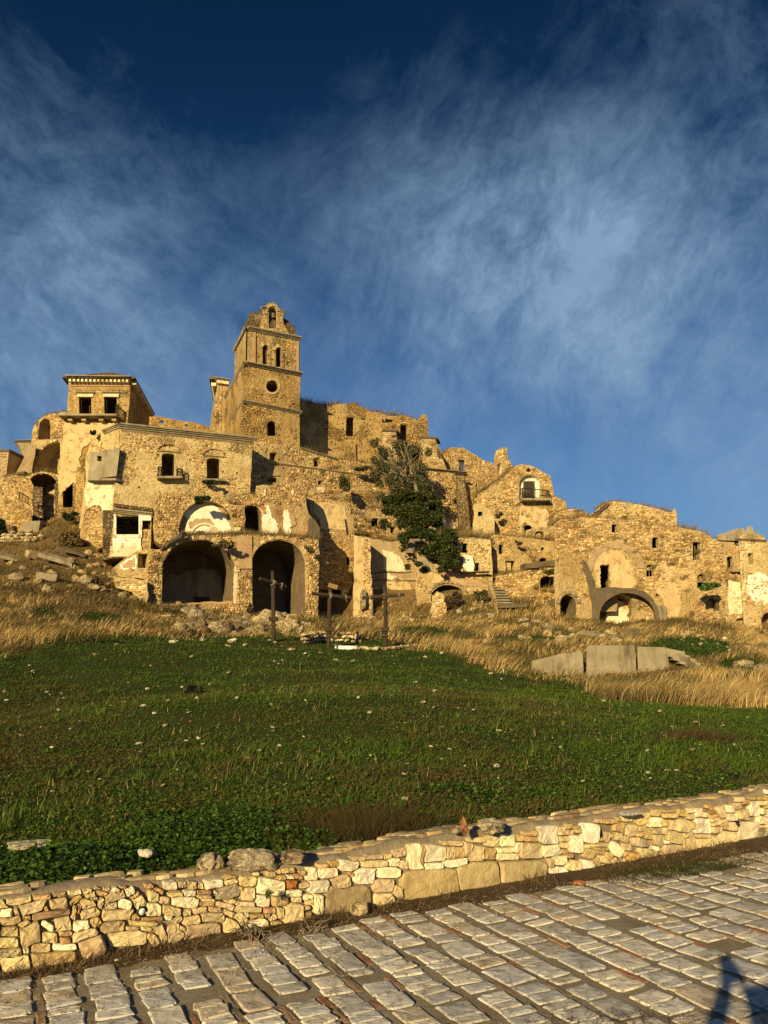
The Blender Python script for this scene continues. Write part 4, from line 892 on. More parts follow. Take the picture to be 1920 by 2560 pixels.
facade(r,Pd(80,57.6,110,57.6),[(82,1216),(107,1218),(106,1250),(108,1345),(80,1345)],[],1.,'rubdark',.08,'stone_pier',stones=dict(sz=(.4,.22),keep=.9,pal='d',proud=.1))
tufts(P3,[(2,1196),(72,1190),(110,1180),(148,1186)],26,.5,1.); 
facade(r,Pd(30,56,80,56),[(42,1275),(62,1268),(80,1280),(82,1345),(30,1345)],[],1.5,'rubgold',.1,'broken_pier',stones=dict(sz=(.34,.22),keep=.6,pal='g'))
slab3('fallen_slab',at(50,1338,55.2),at(95,1335,55.4),Vector((0,.9,.15)),Vector((.1,0,1.0)),'conc',r)
V0=Pd(30,56,80,56)
railing(r,V0,50,1250,72,1262,18,.15,3,'bent_railing',False)
r=root('grey_gable_house','narrow house with a shaded side wall at the left edge of the photo','building',-10,1300,62)
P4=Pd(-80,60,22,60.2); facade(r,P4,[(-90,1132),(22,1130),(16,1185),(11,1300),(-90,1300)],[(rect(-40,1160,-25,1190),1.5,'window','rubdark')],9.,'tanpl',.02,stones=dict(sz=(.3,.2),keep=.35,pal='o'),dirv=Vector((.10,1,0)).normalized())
slab3('awning',at(12,1192,59.4),at(60,1183,59.6),Vector((0,1.2,.1)),Vector((0,0,.18)),'concd',r)
slab3('roof_edge',at(-90,1131,59.9),at(24,1129,60.1),Vector((1.1,9.6,0)),Vector((0,0,.2)),'concd',r)
# ---------------------------------------------------------------- 4 long wall on the skyline
r=root('skyline_wall','long low wall with small round holes on the skyline between hipped house and bell tower','wall',450,1090,72)
P5=Pd(340,70,530,73)
facade(r,P5,[(330,1034),(371,1037),(420,1046),(480,1056),(532,1068),(532,1110),(330,1110)],[(circ(404,1056,6,5),None),(circ(466,1064,5,4),None)],.5,'rubgold',.06,stones=dict(sz=(.32,.2),keep=.6,pal='g'))
# ---------------------------------------------------------------- 5 bell tower
r=root('bell_tower','tall square stone bell tower with paired arched belfry windows and a bell gable on top','tower',680,1110,62)
Pt=Pd(607,62,752,64.8,y=1000)
c_f=Pt.hit(611,910); dT=(at(585,960,66.2)-c_f); dT.z=0; dT.normalize()
mid=[(612,909),(751,936),(749,1030),(749,1150),(600,1145),(604,1060)]
oc=circ(680,966,15.5,15,14); lw=arch(668,690,1052,1090,11,8)
pl_=putlogs(None,[(656,987),(704,995),(699,1088),(736,1096),(679,1111),(612,1048),(735,1010),(640,1100),(645,1030)],4)
facade(r,Pt,mid,[(oc,2.5,'oculus'),(lw,2.5,'window')]+pl_,5.2,'rubgold',.0,stones=dict(sz=(.34,.2),keep=.30,pal='g',proud=.035),dirv=dT,name='lower_stage',excl=[circ(680,966,21)])
n=14;V=[];F=[]
for i in range(n):
    a=2*math.pi*i/n
    for rr_,o_ in ((15.5,.06),(20.5,.06),(20.5,-.05)): u,z=Pt.uz(680+rr_*math.cos(a),966+rr_*math.sin(a)*1.0); V.append(Pt.W(u,z,o_))
for i in range(n):
    k=(i+1)%n; F+=[(i*3,k*3,k*3+1,i*3+1),(i*3+1,k*3+1,k*3+2,i*3+2)]
mesh('oculus_surround',V,F,'rubpale',r)
upr=[(619,824),(749,850),(749,935),(615,908)]
b1=arch(656,671,863,911,7,7);b2=arch(689,703,869,917,7,7)
Pu=Plane(Pt.W(0,0,-.12),Pt.W(0,0,-.12)+Pt.e)
facade(r,Pu,upr,[(b1,2.2,'belfry_window'),(b2,2.2,'belfry_window')]+putlogs(None,[(647,892),(681,899),(720,907)],4),4.9,'rub',.0,stones=dict(sz=(.3,.19),keep=.6,pal='g',proud=.05),dirv=dT,name='belfry_stage')
for x0,x1,yt in ((656,671,863),(689,703,869)): voussoirs(r,Pu,x0,x1,yt,7,7,9,.06,pal='o')
for x0,x1,y0,y1 in ((634,638,832,908),(742,746,855,930)): boxpx(r,Pu,x0-1,y0,x1,y1,.13,'brick','pilaster')
for x0,x1,y in ((651,656,872),(671,676,876),(684,689,878),(703,709,882)): boxpx(r,Pu,x0,y,x1,y+42,.07,'rubgold','jamb')
strip(r,Pt,(612,906),(753,934),7,.42,'conc',ext=.0); strip(r,Pu,(617,818),(751,845),8,.38,'conc'); strip(r,Pt,(606,1001),(753,1030),6,.3,'conc','string_course')
# left flank: tower side and the long church wall behind it on the same line
Psid=Plane(c_f,c_f+dT); 
if Psid.n.x>0: Psid.n=-Psid.n
def sidestrip(name,z,h,prot,L0,L1,m='conc'):
    a=c_f+dT*L0;b=c_f+dT*L1;a.z=b.z=z; V=[]
    for p in (a,b):
        for o_,dz in ((.0,0),(prot,0),(prot*.8,-h*.4),(prot*.3,-h),(0,-h)): V.append(p+Psid.n*o_+Vector((0,0,dz)))
    mesh(name,V,[(j,(j+1)%5,5+(j+1)%5,5+j) for j in range(5)],m,r)
z1=Pt.uz(613,908)[1];z2=Pt.uz(607,1003)[1];z0=Pu.uz(620,820)[1]
sidestrip('cornice',z1,.25,.2,-.3,15.2);sidestrip('string_course',z2,.2,.17,-.25,5.3);sidestrip('cornice',z0,.28,.12,-.2,5.1)
zb=Pt.uz(600,1145)[1]
def sidewall(name,za,zb_,L0,L1,inset,m,stk=None,pal='g',seed=1):
    V=[];a=c_f+dT*L0-Psid.n*inset;b=c_f+dT*L1-Psid.n*inset
    for p,z in ((a,zb_),(b,zb_),(b,za),(a,za)): V.append(Vector((p.x,p.y,z)))
    V+=[v-Psid.n*1. for v in V]
    mesh(name,V,[(0,1,2,3),(3,2,6,7),(1,5,6,2)],m,r)
    pq=Plane(c_f,c_f+dT);pq.n=Psid.n
    uu=lambda p:(p-pq.o).dot(pq.e)
    stonework(r,pq,[(uu(a),zb_),(uu(b),zb_),(uu(b),za),(uu(a),za)],[],sz=(.36,.2),keep=.3,seed=seed,pal=pal,off=-inset,proud=.04)
sidewall('side_wall',z1-.02,zb-3,-.02,15.,-.03,'rubgold')
sidewall('belfry_side_wall',z0,z1,.0,5.,.10,'rub',pal='o',seed=3)
mesh('church_roof',[c_f+dT*5.1+Vector((0,0,z1-c_f.z-.1)),c_f+dT*15+Vector((0,0,z1-c_f.z-.1)),c_f+dT*15+Vector((5,2,z1-c_f.z-.6)),c_f+dT*5.1+Vector((5,2,z1-c_f.z-.6))],[(0,1,2,3)],'rubdark',r)
# domed cap
A=Pu.hit(619,822);B=Pu.hit(749,848);A.z=B.z=z0; e1=(B-A);Lx=e1.length
rows=[];nr=9; Hc=2.7
for k in range(nr+1):
    f=k/nr; s_=math.sqrt(max(0,1-f**2.5))*.93+.02; ctr=A+e1*.47+dT*2.45; ring=[]
    for a_,b_ in ((-1,-1),(-.5,-1.0),(0,-1.0),(.5,-1.0),(1,-1),(1,0),(1,1),(0,1),(-1,1),(-1,0)): ring.append(ctr+e1*.5*a_*s_+dT*2.45*b_*s_+Vector((random.uniform(-.05,.05),random.uniform(-.05,.05),Hc*f+random.uniform(-.04,.04))))
    rows.append(ring)
V=[p for rg in rows for p in rg]; nn=10
F=[(k*nn+j,k*nn+(j+1)%nn,(k+1)*nn+(j+1)%nn,(k+1)*nn+j) for k in range(nr) for j in range(nn)]+[tuple(range(nr*nn,nr*nn+nn))]
mesh('domed_roof',V,F,'rubdark',r)
# bell gable
Pg=Plane(Pt.W(0,0,-.15),Pt.W(0,0,-.15)+Pt.e)
g_=[(648,826),(651,806),(656,796),(656,776),(652,772),(654,768),(665,764),(672,757),(683,755),(693,762),(697,771),(710,775),(710,781),(708,786),(708,806),(716,822),(724,838),(700,836)]
bh=arch(671.5,690,768,820,10,9)
facade(r,Pg,g_,[(bh,None)],1.0,'rub',.015,'bell_gable',stones=dict(sz=(.28,.14),keep=.85,pal='o',proud=.05))
voussoirs(r,Pg,669,692,766,12,4,13,.08,pal='o'); strip(r,Pg,(652,767),(664,768),5,.2,'conc','gable_cornice'); strip(r,Pg,(699,774),(713,778),5,.2,'conc','gable_cornice')
bc=Pg.hit(687,786)-Pg.n*.35
V=[];F=[];pr=[(.02,.34),(.10,.32),(.15,.18),(.17,0),(.22,-.16),(.27,-.22),(.25,-.24)]
for k,(rr_,z) in enumerate(pr):
    for j in range(12): a=j*math.pi/6; V.append(bc+Vector((rr_*math.cos(a),rr_*math.sin(a),z)))
F=[(k*12+j,k*12+(j+1)%12,(k+1)*12+(j+1)%12,(k+1)*12+j) for k in range(len(pr)-1) for j in range(12)]
b_=thing('church_bell','small bronze bell hanging in the gable on top of the bell tower','bell',bc); mesh('bell_body',V,F,'bronze',b_,smooth=True)
bar('yoke',Pg.hit(672,779)-Pg.n*.35,Pg.hit(691,781)-Pg.n*.35,.06,'oldwood',b_)
bar('clapper',bc,bc-Vector((0,0,.3)),.03,'iron',b_)
# ---------------------------------------------------------------- 6 pavilion with dentilled eaves behind the tower
r=root('corniced_turret','narrow turret with dentilled white cornice just behind the left side of the bell tower','tower',560,1100,72)
P6=Pd(543,70,572,70.2)
facade(r,P6,[(544,953),(571,957),(574,1110),(527,1110),(530,1060)],[],5.,'rub',.02,stones=dict(sz=(.3,.2),keep=.6,pal='o'),dirv=Vector((-.30,1,0)).normalized())
strip(r,P6,(538,946),(574,951),6,.5,'conc'); dentils(r,P6,(543,953),(571,957),5,.28,7,.35,'cream')
za=P6.uz(541,950)[1]; p0=P6.hit(541,950); dl=Vector((-.155,1,0)).normalized()
for k in range(22):
    p=Vector((p0.x,p0.y,za-.1))+dl*(.25+k*.44); V=[p,p-Vector((.5,0,0)),p-Vector((.5,0,0))+dl*.24,p+dl*.24];V+=[v-Vector((0,0,.4)) for v in V]
    mesh('corbel',V,[(0,1,2,3),(4,7,6,5),(0,4,5,1),(1,5,6,2),(2,6,7,3)],'cream',r)
p=Vector((p0.x,p0.y,za)); V=[p+Vector((.2,-.3,0)),p+Vector((-.62,-.3,0)),p+Vector((-.62,-.3,0))+dl*10.5,p+Vector((.2,0,0))+dl*10.5];V+=[v+Vector((0,0,.22)) for v in V]
mesh('eave',V,[(0,1,2,3),(4,7,6,5),(0,4,5,1),(1,5,6,2),(2,6,7,3)],'concd',r)
V=[Vector((p0.x,p0.y,za)),Vector((p0.x,p0.y,za))+dl*10,Vector((p0.x,p0.y,za-9))+dl*10,Vector((p0.x,p0.y,za-9))]; V=[v+Vector((-.02,.05,0)) for v in V]; V+=[v+Vector((.6,0,0)) for v in V]
mesh('side_wall',V,[(0,1,2,3),(4,7,6,5),(0,4,5,1)],'rub',r)
facade(r,Pd(570,68,612,68.5),[(571,976),(577,973),(590,972),(590,1110),(571,1110)],[],2.,'rub',.1,'broken_wall',stones=dict(sz=(.3,.2),keep=.8,pal='o'))
tufts(Pd(570,68,612,68.5),[(571,976),(590,972)],40,.4,1)
# ---------------------------------------------------------------- 7 church nave
r=root('church_nave','roofless church nave wall with tall barred window right of the bell tower','ruin',900,1170,70)
Pn=Pd(750,69,1072,74.5)
ol=[(740,1001),(770,1002),(790,1008),(822,1016),(845,1009),(860,1010),(879,1006),(905,1018),(929,1030),(950,1031),(975,1040),(990,1040),(1005,1037),(1022,1042),(1045,1050),(1050,1042),(1056,1036),(1063,1035),(1069,1047),(1071,1092),(1074,1175),(740,1175)]
w1=arch(865,886,1042,1090,5,6);w2=arch(1000,1019,1062,1110,6,6)
pk=scatterpx([(830,1020),(930,1035),(950,1140),(830,1130)],30,2,[w1],13)+scatterpx([(955,1045),(1065,1060),(1068,1150),(955,1100)],12,3,[w2,rect(950,1075,1000,1170)],13)
facade(r,Pn,ol,[(w1,1.6,'window'),(w2,1.6,'window')]+putlogs(None,pk,3.4),3.,'rubgold',.07,stones=dict(sz=(.34,.2),keep=.3,pal='g',proud=.045))
strip(r,Pn,(862,1038),(890,1040),4,.12,'conc','window_head'); voussoirs(r,Pn,862,889,1038,8,4,9,.08,pal='g');voussoirs(r,Pn,997,1022,1059,8,4,9,.08,pal='g')
frame(r,Pn,866,1048,885,1090,'oldwood',.9,.03,True); frame(r,Pn,1001,1068,1018,1108,'oldwood',.9,.03,True)
tufts(Pn,[(748,1001),(790,1008),(822,1016),(845,1009)],34,.7,1.8);tufts(Pn,[(879,1006),(929,1030),(950,1031),(1005,1037),(1045,1050)],26,.6,1.8)
bar('drain_pipe',Pn.hit(889,1112)+Pn.n*.1,Pn.hit(890,1148)+Pn.n*.1,.06,'iron',r)
for nm,(tp,bt,d) in {'a':(((957,1079),(990,1080)),((950,1172),(1000,1172)),(71.5,69)),'b':(((1053,1096),(1089,1098)),((1060,1176),(1120,1182)),(72.8,69.8))}.items():
    V=[at(*tp[0],d[0]),at(*tp[1],d[0]+.4),at(*bt[1],d[1]+.4),at(*bt[0],d[1])]; V+=[Vector((v.x+.6,v.y+4.,v.z)) for v in V]
    o=mesh('buttress',V,[(0,1,2,3),(0,4,5,1),(1,5,6,2),(2,6,7,3),(3,7,4,0)],'rub',r)
    # cap and facing stones on the battered front
    a,b_,c_,d_=V[:4]; vv=[];ff=[];cc=[]; g=random.Random(4)
    for i in range(16):
        for j in range(6):
            if g.random()<.25: continue
            def P_(u,v): return a.lerp(b_,u).lerp(d_.lerp(c_,u),v)
            u0,u1,v0,v1=(j+g.uniform(.02,.2))/6,(j+g.uniform(.8,.98))/6,(i+g.uniform(.05,.2))/16,(i+g.uniform(.8,.95))/16
            n0=len(vv); q=[P_(u0,v0),P_(u1,v0),P_(u1,v1),P_(u0,v1)]; m_=sum(q,Vector())/4; vv+=q+[m_+(p-m_)*.7+Vector((0,-.08,0)) for p in q]; ff+=[(n0+4,n0+5,n0+6,n0+7)]+[(n0+k,n0+(k+1)%4,n0+4+(k+1)%4,n0+4+k) for k in range(4)]; cc+=[np.array(g.choice(PAL['p']))*g.uniform(.7,1.)]*8
    mesh('stonework',vv,ff,'stone',r,kind='stuff',col=np.array(cc))
    q=V[0]+Vector((-.12,-.15,0)); slab3('buttress_cap',q,V[1]+Vector((.12,-.15,0)),Vector((.5,2.2,.1)),Vector((0,0,.22)),'concd',r)
facade(r,Pd(1085,71,1120,71.5),[(1091,1115),(1100,1118),(1116,1175),(1100,1180)],[],2.,'rubdark',.04,'stair_wall')
# ---------------------------------------------------------------- 8 great terrace wall below the church
r=root('terrace_wall','huge rough retaining wall below the church with weeds and a blind brick arch','wall',900,1440,60)
Pc=Pd(650,58,850,61.3)
ol=[(622,1098),(660,1104),(750,1122),(830,1146),(880,1154),(945,1160),(970,1166),(1062,1174),(1130,1180),(1165,1186),(1190,1200),(1196,1420),(600,1440)]
ops=[(rect(674,1131,692,1151),.8,'window'),(rect(784,1144,799,1167),.8,'window'),(arch(928,948,1295,1316,5,5),2,'opening'),(rect(878,1272,883,1328),1.5,'slit_window'),(rect(765,1248,773,1288),1.2,'slit_window'),(rect(976,1318,988,1333),1.5,'window'),(rect(795,1200,804,1212),1.,'window'),(arch(668,694,1193,1206,6,5),1.0,'niche'),(rect(793,1222,806,1229),.8,'window')]
pk=scatterpx([(660,1120),(820,1160),(900,1240),(640,1230)],16,8,[o[0] for o in ops],18)+scatterpx([(1070,1200),(1150,1200),(1150,1340),(1070,1320)],8,9)
facade(r,Pc,ol,ops+putlogs(None,pk,4),5.,'rub',.08,stones=dict(sz=(.38,.21),keep=.80,pal='o',proud=.09,nsc=.35))
strip(r,Pc,(650,1152),(930,1190),4,.18,'tanpl','string_course');strip(r,Pc,(750,1120),(840,1147),4,.25,'conc','coping'); strip(r,Pc,(1056,1170),(1165,1181),4,.3,'conc','coping')
voussoirs(r,Pc,907,967,1265,30,9,26,.06,a0=180,a1=20,pal='d')
# infill of the blind arch stands back
for a,b,c_,d_ in ((664,1187,698,1190),(664,1187,667,1207),(785,1209,788,1236),(795,1199,806,1202)): boxpx(r,Pc,a,b,c_,d_,.1,'tanpl','moulding')
boxpx(r,Pc,789,1218,810,1232,.05,'cream','plaster_patch')
pb=Plane(Pc.W(0,0,1.0),Pc.W(0,0,1.0)+Pc.e)
facade(r,pb,[(1139,1184),(1163,1196),(1172,1270),(1180,1350),(1150,1350),(1142,1270)],[],1.3,'rubdark',.06,'buttress',stones=dict(sz=(.32,.16),keep=.9,pal='d',proud=.08))
facade(r,Plane(Pc.W(0,0,-.2),Pc.W(0,0,-.2)+Pc.e),[(1164,1192),(1193,1202),(1196,1350),(1176,1350)],[],2,'rub',.04,'return_wall',stones=dict(sz=(.3,.2),keep=.6))
strip(r,pb,(1136,1182),(1167,1186),4,.2,'concd','coping')
patch(r,Pc,[(1096,1285),(1110,1290),(1135,1310),(1138,1332),(1110,1335),(1080,1322),(1088,1300)],'cream',.12,.1)
tufts(Pc,[(750,1122),(830,1146),(880,1154),(945,1160),(1062,1174)],20,.5,1.2)
# ---------------------------------------------------------------- 9 the house of the great vaults (front)
r=root('vaulted_house','ruined house front with two great open vaulted arches facing the meadow','ruin',580,1530,48)
Pa=Pd(365,46,797,50.6)
a1=arch(405,588,1350,1510,80,18);a2=arch(630,762,1350,1534,62,16)
ol=[(370,1372),(396,1374),(425,1358),(451,1342),(500,1338),(622,1336),(700,1338),(797,1347),(798,1400),(795,1548),(630,1550),(600,1545),(520,1530),(400,1530),(366,1518),(362,1440)]
facade(r,Pa,ol,[(a1,4.8,'vault','shadepl'),(a2,5.0,'vault','shadepl')],5.5,'rub',.05,'front_wall',dirv=Vector((-.40,1,0)).normalized(),stones=dict(sz=(.32,.20),keep=.80,pal='o',proud=.11,nsc=.6),excl=[circ(497,1430,99,92,20),circ(696,1412,72,72,18)])
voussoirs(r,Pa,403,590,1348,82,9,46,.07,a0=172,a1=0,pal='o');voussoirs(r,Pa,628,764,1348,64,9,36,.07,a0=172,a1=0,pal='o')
patch(r,Pa,[(585,1420),(592,1410),(594,1470),(590,1512),(584,1508)],'cream',.03,.05)
boxpx(r,Pa,594,1340,629,1422,.12,'brick','brick_pier');
# masonry low wall in the first arch, broken brick
Pa2=Plane(Pa.W(0,0,-1.),Pa.W(0,0,-1.)+Pa.e)
facade(r,Pa2,[(405,1506),(450,1504),(456,1510),(480,1506),(585,1503),(590,1530),(405,1530)],[],.6,'brick',.04,'low_wall')
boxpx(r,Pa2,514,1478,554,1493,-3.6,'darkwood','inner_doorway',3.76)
patch(r,Plane(Pa.W(0,0,-4.7),Pa.W(0,0,-4.7)+Pa.e),[(408,1432),(450,1438),(500,1422),(540,1426),(562,1450),(566,1506),(406,1508)],'conc',.02,.1)
# slanted roof slab on the left shoulder
roughbox('fallen_roof_slab',at(399,1378,45.6),at(452,1342,46.2)-at(399,1378,45.6),Vector((.15,.7,.1)),Vector((.12,-.05,.34)),'conc',r)
# left shed wall with window, red plaster
Ps=Pd(285,46.4,368,46.2)
facade(r,Ps,[(283,1420),(318,1392),(345,1376),(372,1374),(372,1440),(368,1450),(330,1444),(283,1440)],[(rect(344,1384,370,1420,1),1.3,'window')],1.,'rub',.05,'shed_wall',stones=dict(sz=(.3,.2),keep=.4))
patch(r,Ps,[(300,1412),(318,1398),(342,1384),(342,1421),(300,1423)],'white',.03,.08); patch(r,Ps,[(308,1410),(322,1400),(338,1396),(338,1418),(308,1420)],'brick',.045,.1,name='red_plaster')
facade(r,Pd(280,45.6,368,45.6),[(282,1440),(330,1444),(368,1452),(368,1530),(360,1530),(330,1480),(290,1470)],[],1.,'rub',.1,'garden_wall',stones=dict(sz=(.4,.2),keep=.95,pal='p',proud=.1))
# upper storey: half vault with white plaster
Pv=Pd(385,48.4,610,50.2)
hv=arch(447,584,1252,1350,70,14)
facade(r,Pv,[(385,1244),(400,1236),(460,1240),(520,1244),(565,1252),(577,1262),(612,1262),(612,1350),(400,1360),(385,1350)],[(hv,.55,'half_vault','tanpl')],2.6,'rub',.08,'upper_wall',stones=dict(sz=(.3,.18),keep=.95,pal='o',proud=.1))
Pvb=Plane(Pv.W(0,0,-.54),Pv.W(0,0,-.54)+Pv.e)
patch(r,Pvb,[(450,1262),(470,1254),(500,1250),(535,1262),(560,1285),(578,1320),(580,1345),(540,1345),(500,1345),(440,1345),(436,1338),(462,1320),(470,1300),(455,1285)],'white',.05,.16)
patch(r,Pvb,[(470,1308),(490,1296),(520,1296),(538,1312),(520,1318),(500,1312),(475,1322)],'tanpl',.07,.1)
patch(r,Pvb,[(415,1300),(430,1270),(452,1262),(458,1290),(452,1320),(430,1335),(415,1340)],'rub',.07,.1)
mm=arch(470,540,1307,1350,42,8); uzs=[Pvb.uz(*p) for p in mm]
facade(r,Plane(Pv.W(0,0,-.40),Pv.W(0,0,-.40)+Pv.e),arch(470,552,1306,1350,42,10),[(arch(477,545,1311,1350,37,8),.3,'niche','white')],.32,'cream',0,'lunette_arch')
boxpx(r,Pv,580,1320,600,1350,.25,'cream','plastered_pier')
# right upper storey: brick arch and standing plaster
Pw_=Pd(576,50.4,800,52.6)
ra=arch(609,652,1263,1346,22,9)
facade(r,Pw_,[(578,1238),(640,1236),(642,1215),(735,1210),(742,1200),(752,1210),(765,1250),(772,1285),(797,1318),(799,1350),(576,1352)],[(ra,2.6,'archway','shadepl')],2.8,'rub',.08,'upper_wall',stones=dict(sz=(.32,.18),keep=.85,pal='o',proud=.1),excl=[[(650,1265),(745,1265),(750,1345),(650,1345)]])
voussoirs(r,Pw_,607,656,1260,24,9,16,.12,pal='b')
patch(r,Pw_,[(655,1268),(672,1264),(678,1290),(695,1310),(692,1338),(660,1342),(656,1310)],'white',.06,.12)
patch(r,Pw_,[(708,1278),(720,1274),(727,1300),(726,1342),(716,1338),(708,1312)],'white',.06,.08); patch(r,Pw_,[(722,1280),(735,1290),(740,1312),(728,1318),(724,1298)],'brick',.07,.06,name='red_plaster'); patch(r,Pw_,[(742,1305),(758,1302),(762,1340),(744,1342)],'brick',.05,.08,name='red_plaster')
patch(r,Pw_,[(660,1225),(664,1222),(663,1240),(659,1240)],'cream',.1,.03);patch(r,Pw_,[(728,1226),(734,1224),(733,1240),(728,1240)],'cream',.1,.03)
facade(r,Plane(Pw_.W(0,0,.9),Pw_.W(0,0,.9)+Pw_.e),[(772,1292),(788,1300),(799,1318),(800,1350),(768,1350)],[],1.1,'concd',.05,'leaning_slab')
tufts(Pa,[(451,1341),(622,1337),(797,1348)],130,.42,1.6);tufts(Pv,[(385,1244),(460,1240),(565,1252),(612,1262)],26,.35,1.5);tufts(Pw_,[(578,1238),(640,1236)],20,.3,1)
# wall standing behind between palazzo and right upper storey
facade(r,Pd(630,55,760,56.8),[(640,1214),(735,1206),(750,1196),(757,1245),(640,1300)],[],1.,'rub',.08,'back_wall',stones=dict(sz=(.34,.2),keep=.8,pal='o'))
# ---------------------------------------------------------------- 10 white framed shed
r=root('roofed_shed','small white plastered shed with open square bays below the palazzo','building',330,1380,49)
Pk=Pd(278,48.6,382,49.2)
ol=[(285,1280),(300,1274),(380,1284),(380,1312),(378,1380),(356,1374),(350,1372),(310,1378),(282,1388),(276,1382),(280,1320)]
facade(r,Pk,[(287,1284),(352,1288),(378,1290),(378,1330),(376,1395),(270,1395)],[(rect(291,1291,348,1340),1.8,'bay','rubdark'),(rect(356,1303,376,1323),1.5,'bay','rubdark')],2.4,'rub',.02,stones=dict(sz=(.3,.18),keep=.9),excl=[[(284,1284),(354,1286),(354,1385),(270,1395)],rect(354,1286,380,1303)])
strip(r,Pk,(283,1272),(382,1283),11,.35,'conc','roof_edge',.8); slab3('roof',Pk.hit(284,1268)+Pk.n*.2,Pk.hit(382,1280)+Pk.n*.2,Vector((-.3,2.4,.3)),Vector((0,0,.22)),'rubdark',r)
for a,b,c_,d_ in ((285,1286,291,1345),(347,1288,355,1345),(285,1337,353,1345),(354,1287,378,1302),(350,1302,356,1320)): boxpx(r,Pk,a,b,c_,d_,.14,'white','post')
boxpx(r,Pk,282,1345,352,1366,.10,'white','parapet'); boxpx(r,Pk,276,1366,354,1392,.12,'cream','plinth')
facade(r,Pd(200,50.5,290,50.2),[(215,1275),(235,1262),(252,1265),(258,1285),(286,1295),(284,1345),(276,1372),(262,1365),(245,1372),(225,1355),(200,1345),(205,1310)],[],2.5,'rub',.15,'collapsed_corner',stones=dict(sz=(.3,.2),keep=.98,pal='o',proud=.12))
tufts(Pk,[(285,1270),(380,1282)],14,.3,1.8)
# ---------------------------------------------------------------- 11 middle houses with roofless rooms
r=root('roofless_middle_house','roofless yellow plastered house wall with two shaded rooms behind the three crosses','ruin',900,1530,55)
Pq=Pd(760,55,1000,57.6)
ol=[(757,1250),(775,1244),(860,1256),(872,1264),(884,1300),(886,1340),(930,1345),(930,1560),(757,1560)]
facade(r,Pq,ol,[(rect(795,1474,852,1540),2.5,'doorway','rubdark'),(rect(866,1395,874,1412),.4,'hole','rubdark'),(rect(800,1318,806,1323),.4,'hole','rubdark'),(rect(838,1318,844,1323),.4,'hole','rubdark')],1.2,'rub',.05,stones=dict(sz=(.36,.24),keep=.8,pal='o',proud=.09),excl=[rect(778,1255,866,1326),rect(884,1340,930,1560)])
patch(r,Pq,[(780,1254),(862,1262),(866,1300),(868,1325),(800,1322),(798,1300),(786,1285)],'yellow',.05,.08)
boxpx(r,Pq,773,1250,781,1290,.22,'rub','pilaster'); boxpx(r,Pq,762,1289,788,1292,.35,'conc','ledge')
bar('iron_rod',Pq.hit(861,1298)+Pq.n*.12,Pq.hit(867,1337)+Pq.n*.12,.05,'iron',r)
Pp=Pd(880,53.2,930,53.5)
facade(r,Pp,[(884,1338),(902,1342),(926,1346),(930,1480),(930,1560),(884,1560)],[],2.8,'yellow',.06,'pier',stones=dict(sz=(.3,.22),keep=.9,pal='o',proud=.07),excl=[[(882,1330),(905,1330),(905,1560),(882,1560)]])
Pe=Pd(920,56,1080,57.4)
facade(r,Pe,[(915,1352),(930,1348),(960,1352),(995,1352),(1012,1366),(1030,1384),(1042,1420),(1060,1450),(1085,1470),(1100,1560),(915,1560)],[(rect(941,1474,962,1540),2.,'doorway','rubdark')],1.4,'tanpl',.10,'back_wall',stones=dict(sz=(.34,.22),keep=.18,pal='o'))
patch(r,Pe,[(955,1375),(975,1380),(1000,1392),(1008,1410),(1015,1430),(985,1428),(962,1426),(958,1400)],'cream',.03,.16)
patch(r,Pe,[(960,1456),(990,1444),(1020,1458),(1040,1490),(1048,1520),(1020,1518),(990,1500),(966,1480)],'yellow',.03,.12)
patch(r,Pe,[(958,1434),(972,1432),(978,1440),(1002,1444),(1012,1452),(996,1454),(974,1448),(960,1444)],'cream',.03,.08)
for a,b in (((926,1434),(965,1430)),((965,1430),(1000,1432)),((1000,1432),(1028,1430)),((930,1450),(985,1452)),((985,1452),(1040,1452))): bar('crack_ledge',Pe.hit(*a)+Pe.n*.02,Pe.hit(*b)+Pe.n*.02,.045,'rubdark',r)
roughbox('leaning_slab',Pe.hit(1044,1455)+Pe.n*1.2,Pe.hit(1026,1382)-Pe.hit(1044,1455)+Pe.n*.4,Vector((.95,.1,0)),Vector((0,-.3,0)),'conc',r,amp=.03)
rock('plaster_lump',None,None,Pp.hit(908,1500)+Pp.n*.15,(.35,.25,1.0),31,(.32,.28,.18),3,.3,parent=r)
bar('thin_post',Pd(880,52,930,52).hit(931,1468),Pd(880,52,930,52).hit(931,1538),.05,'oldwood',r)
tufts(Pq,[(884,1340),(930,1345)],20,.3,2.5);tufts(Pe,[(915,1350),(995,1352),(1030,1384)],26,.4,1.5)
patch(r,Pq,[(855,1468),(872,1470),(874,1525),(856,1530)],'cream',.04,.06)
r=root('brick_ramp_ruin','sloping brick covered vault and broken arch right of the leaning slab','ruin',1140,1500,55)
Pz=Pd(1040,55.4,1260,56.4)
ol=[(1042,1382),(1060,1392),(1120,1425),(1180,1448),(1240,1470),(1262,1500),(1262,1560),(1040,1560)]
aa=arch(1078,1160,1462,1530,28,10)
facade(r,Pz,ol,[(aa,3,'broken_arch','rubdark')],4.,'rub',.06,stones=dict(sz=(.34,.2),keep=.75,pal='o',proud=.1),excl=[[(1042,1382),(1240,1470),(1130,1465),(1060,1450)]])
patch(r,Pz,[(1050,1392),(1100,1420),(1160,1445),(1228,1468),(1150,1464),(1110,1440),(1065,1420)],'brick',.06,.04,name='brick_slope'); patch(r,Pz,[(1068,1425),(1100,1440),(1130,1458),(1100,1462),(1078,1458)],'yellow',.05,.1)
voussoirs(r,Pz,1074,1164,1458,32,6,24,.12,a0=170,a1=10,pal='d')
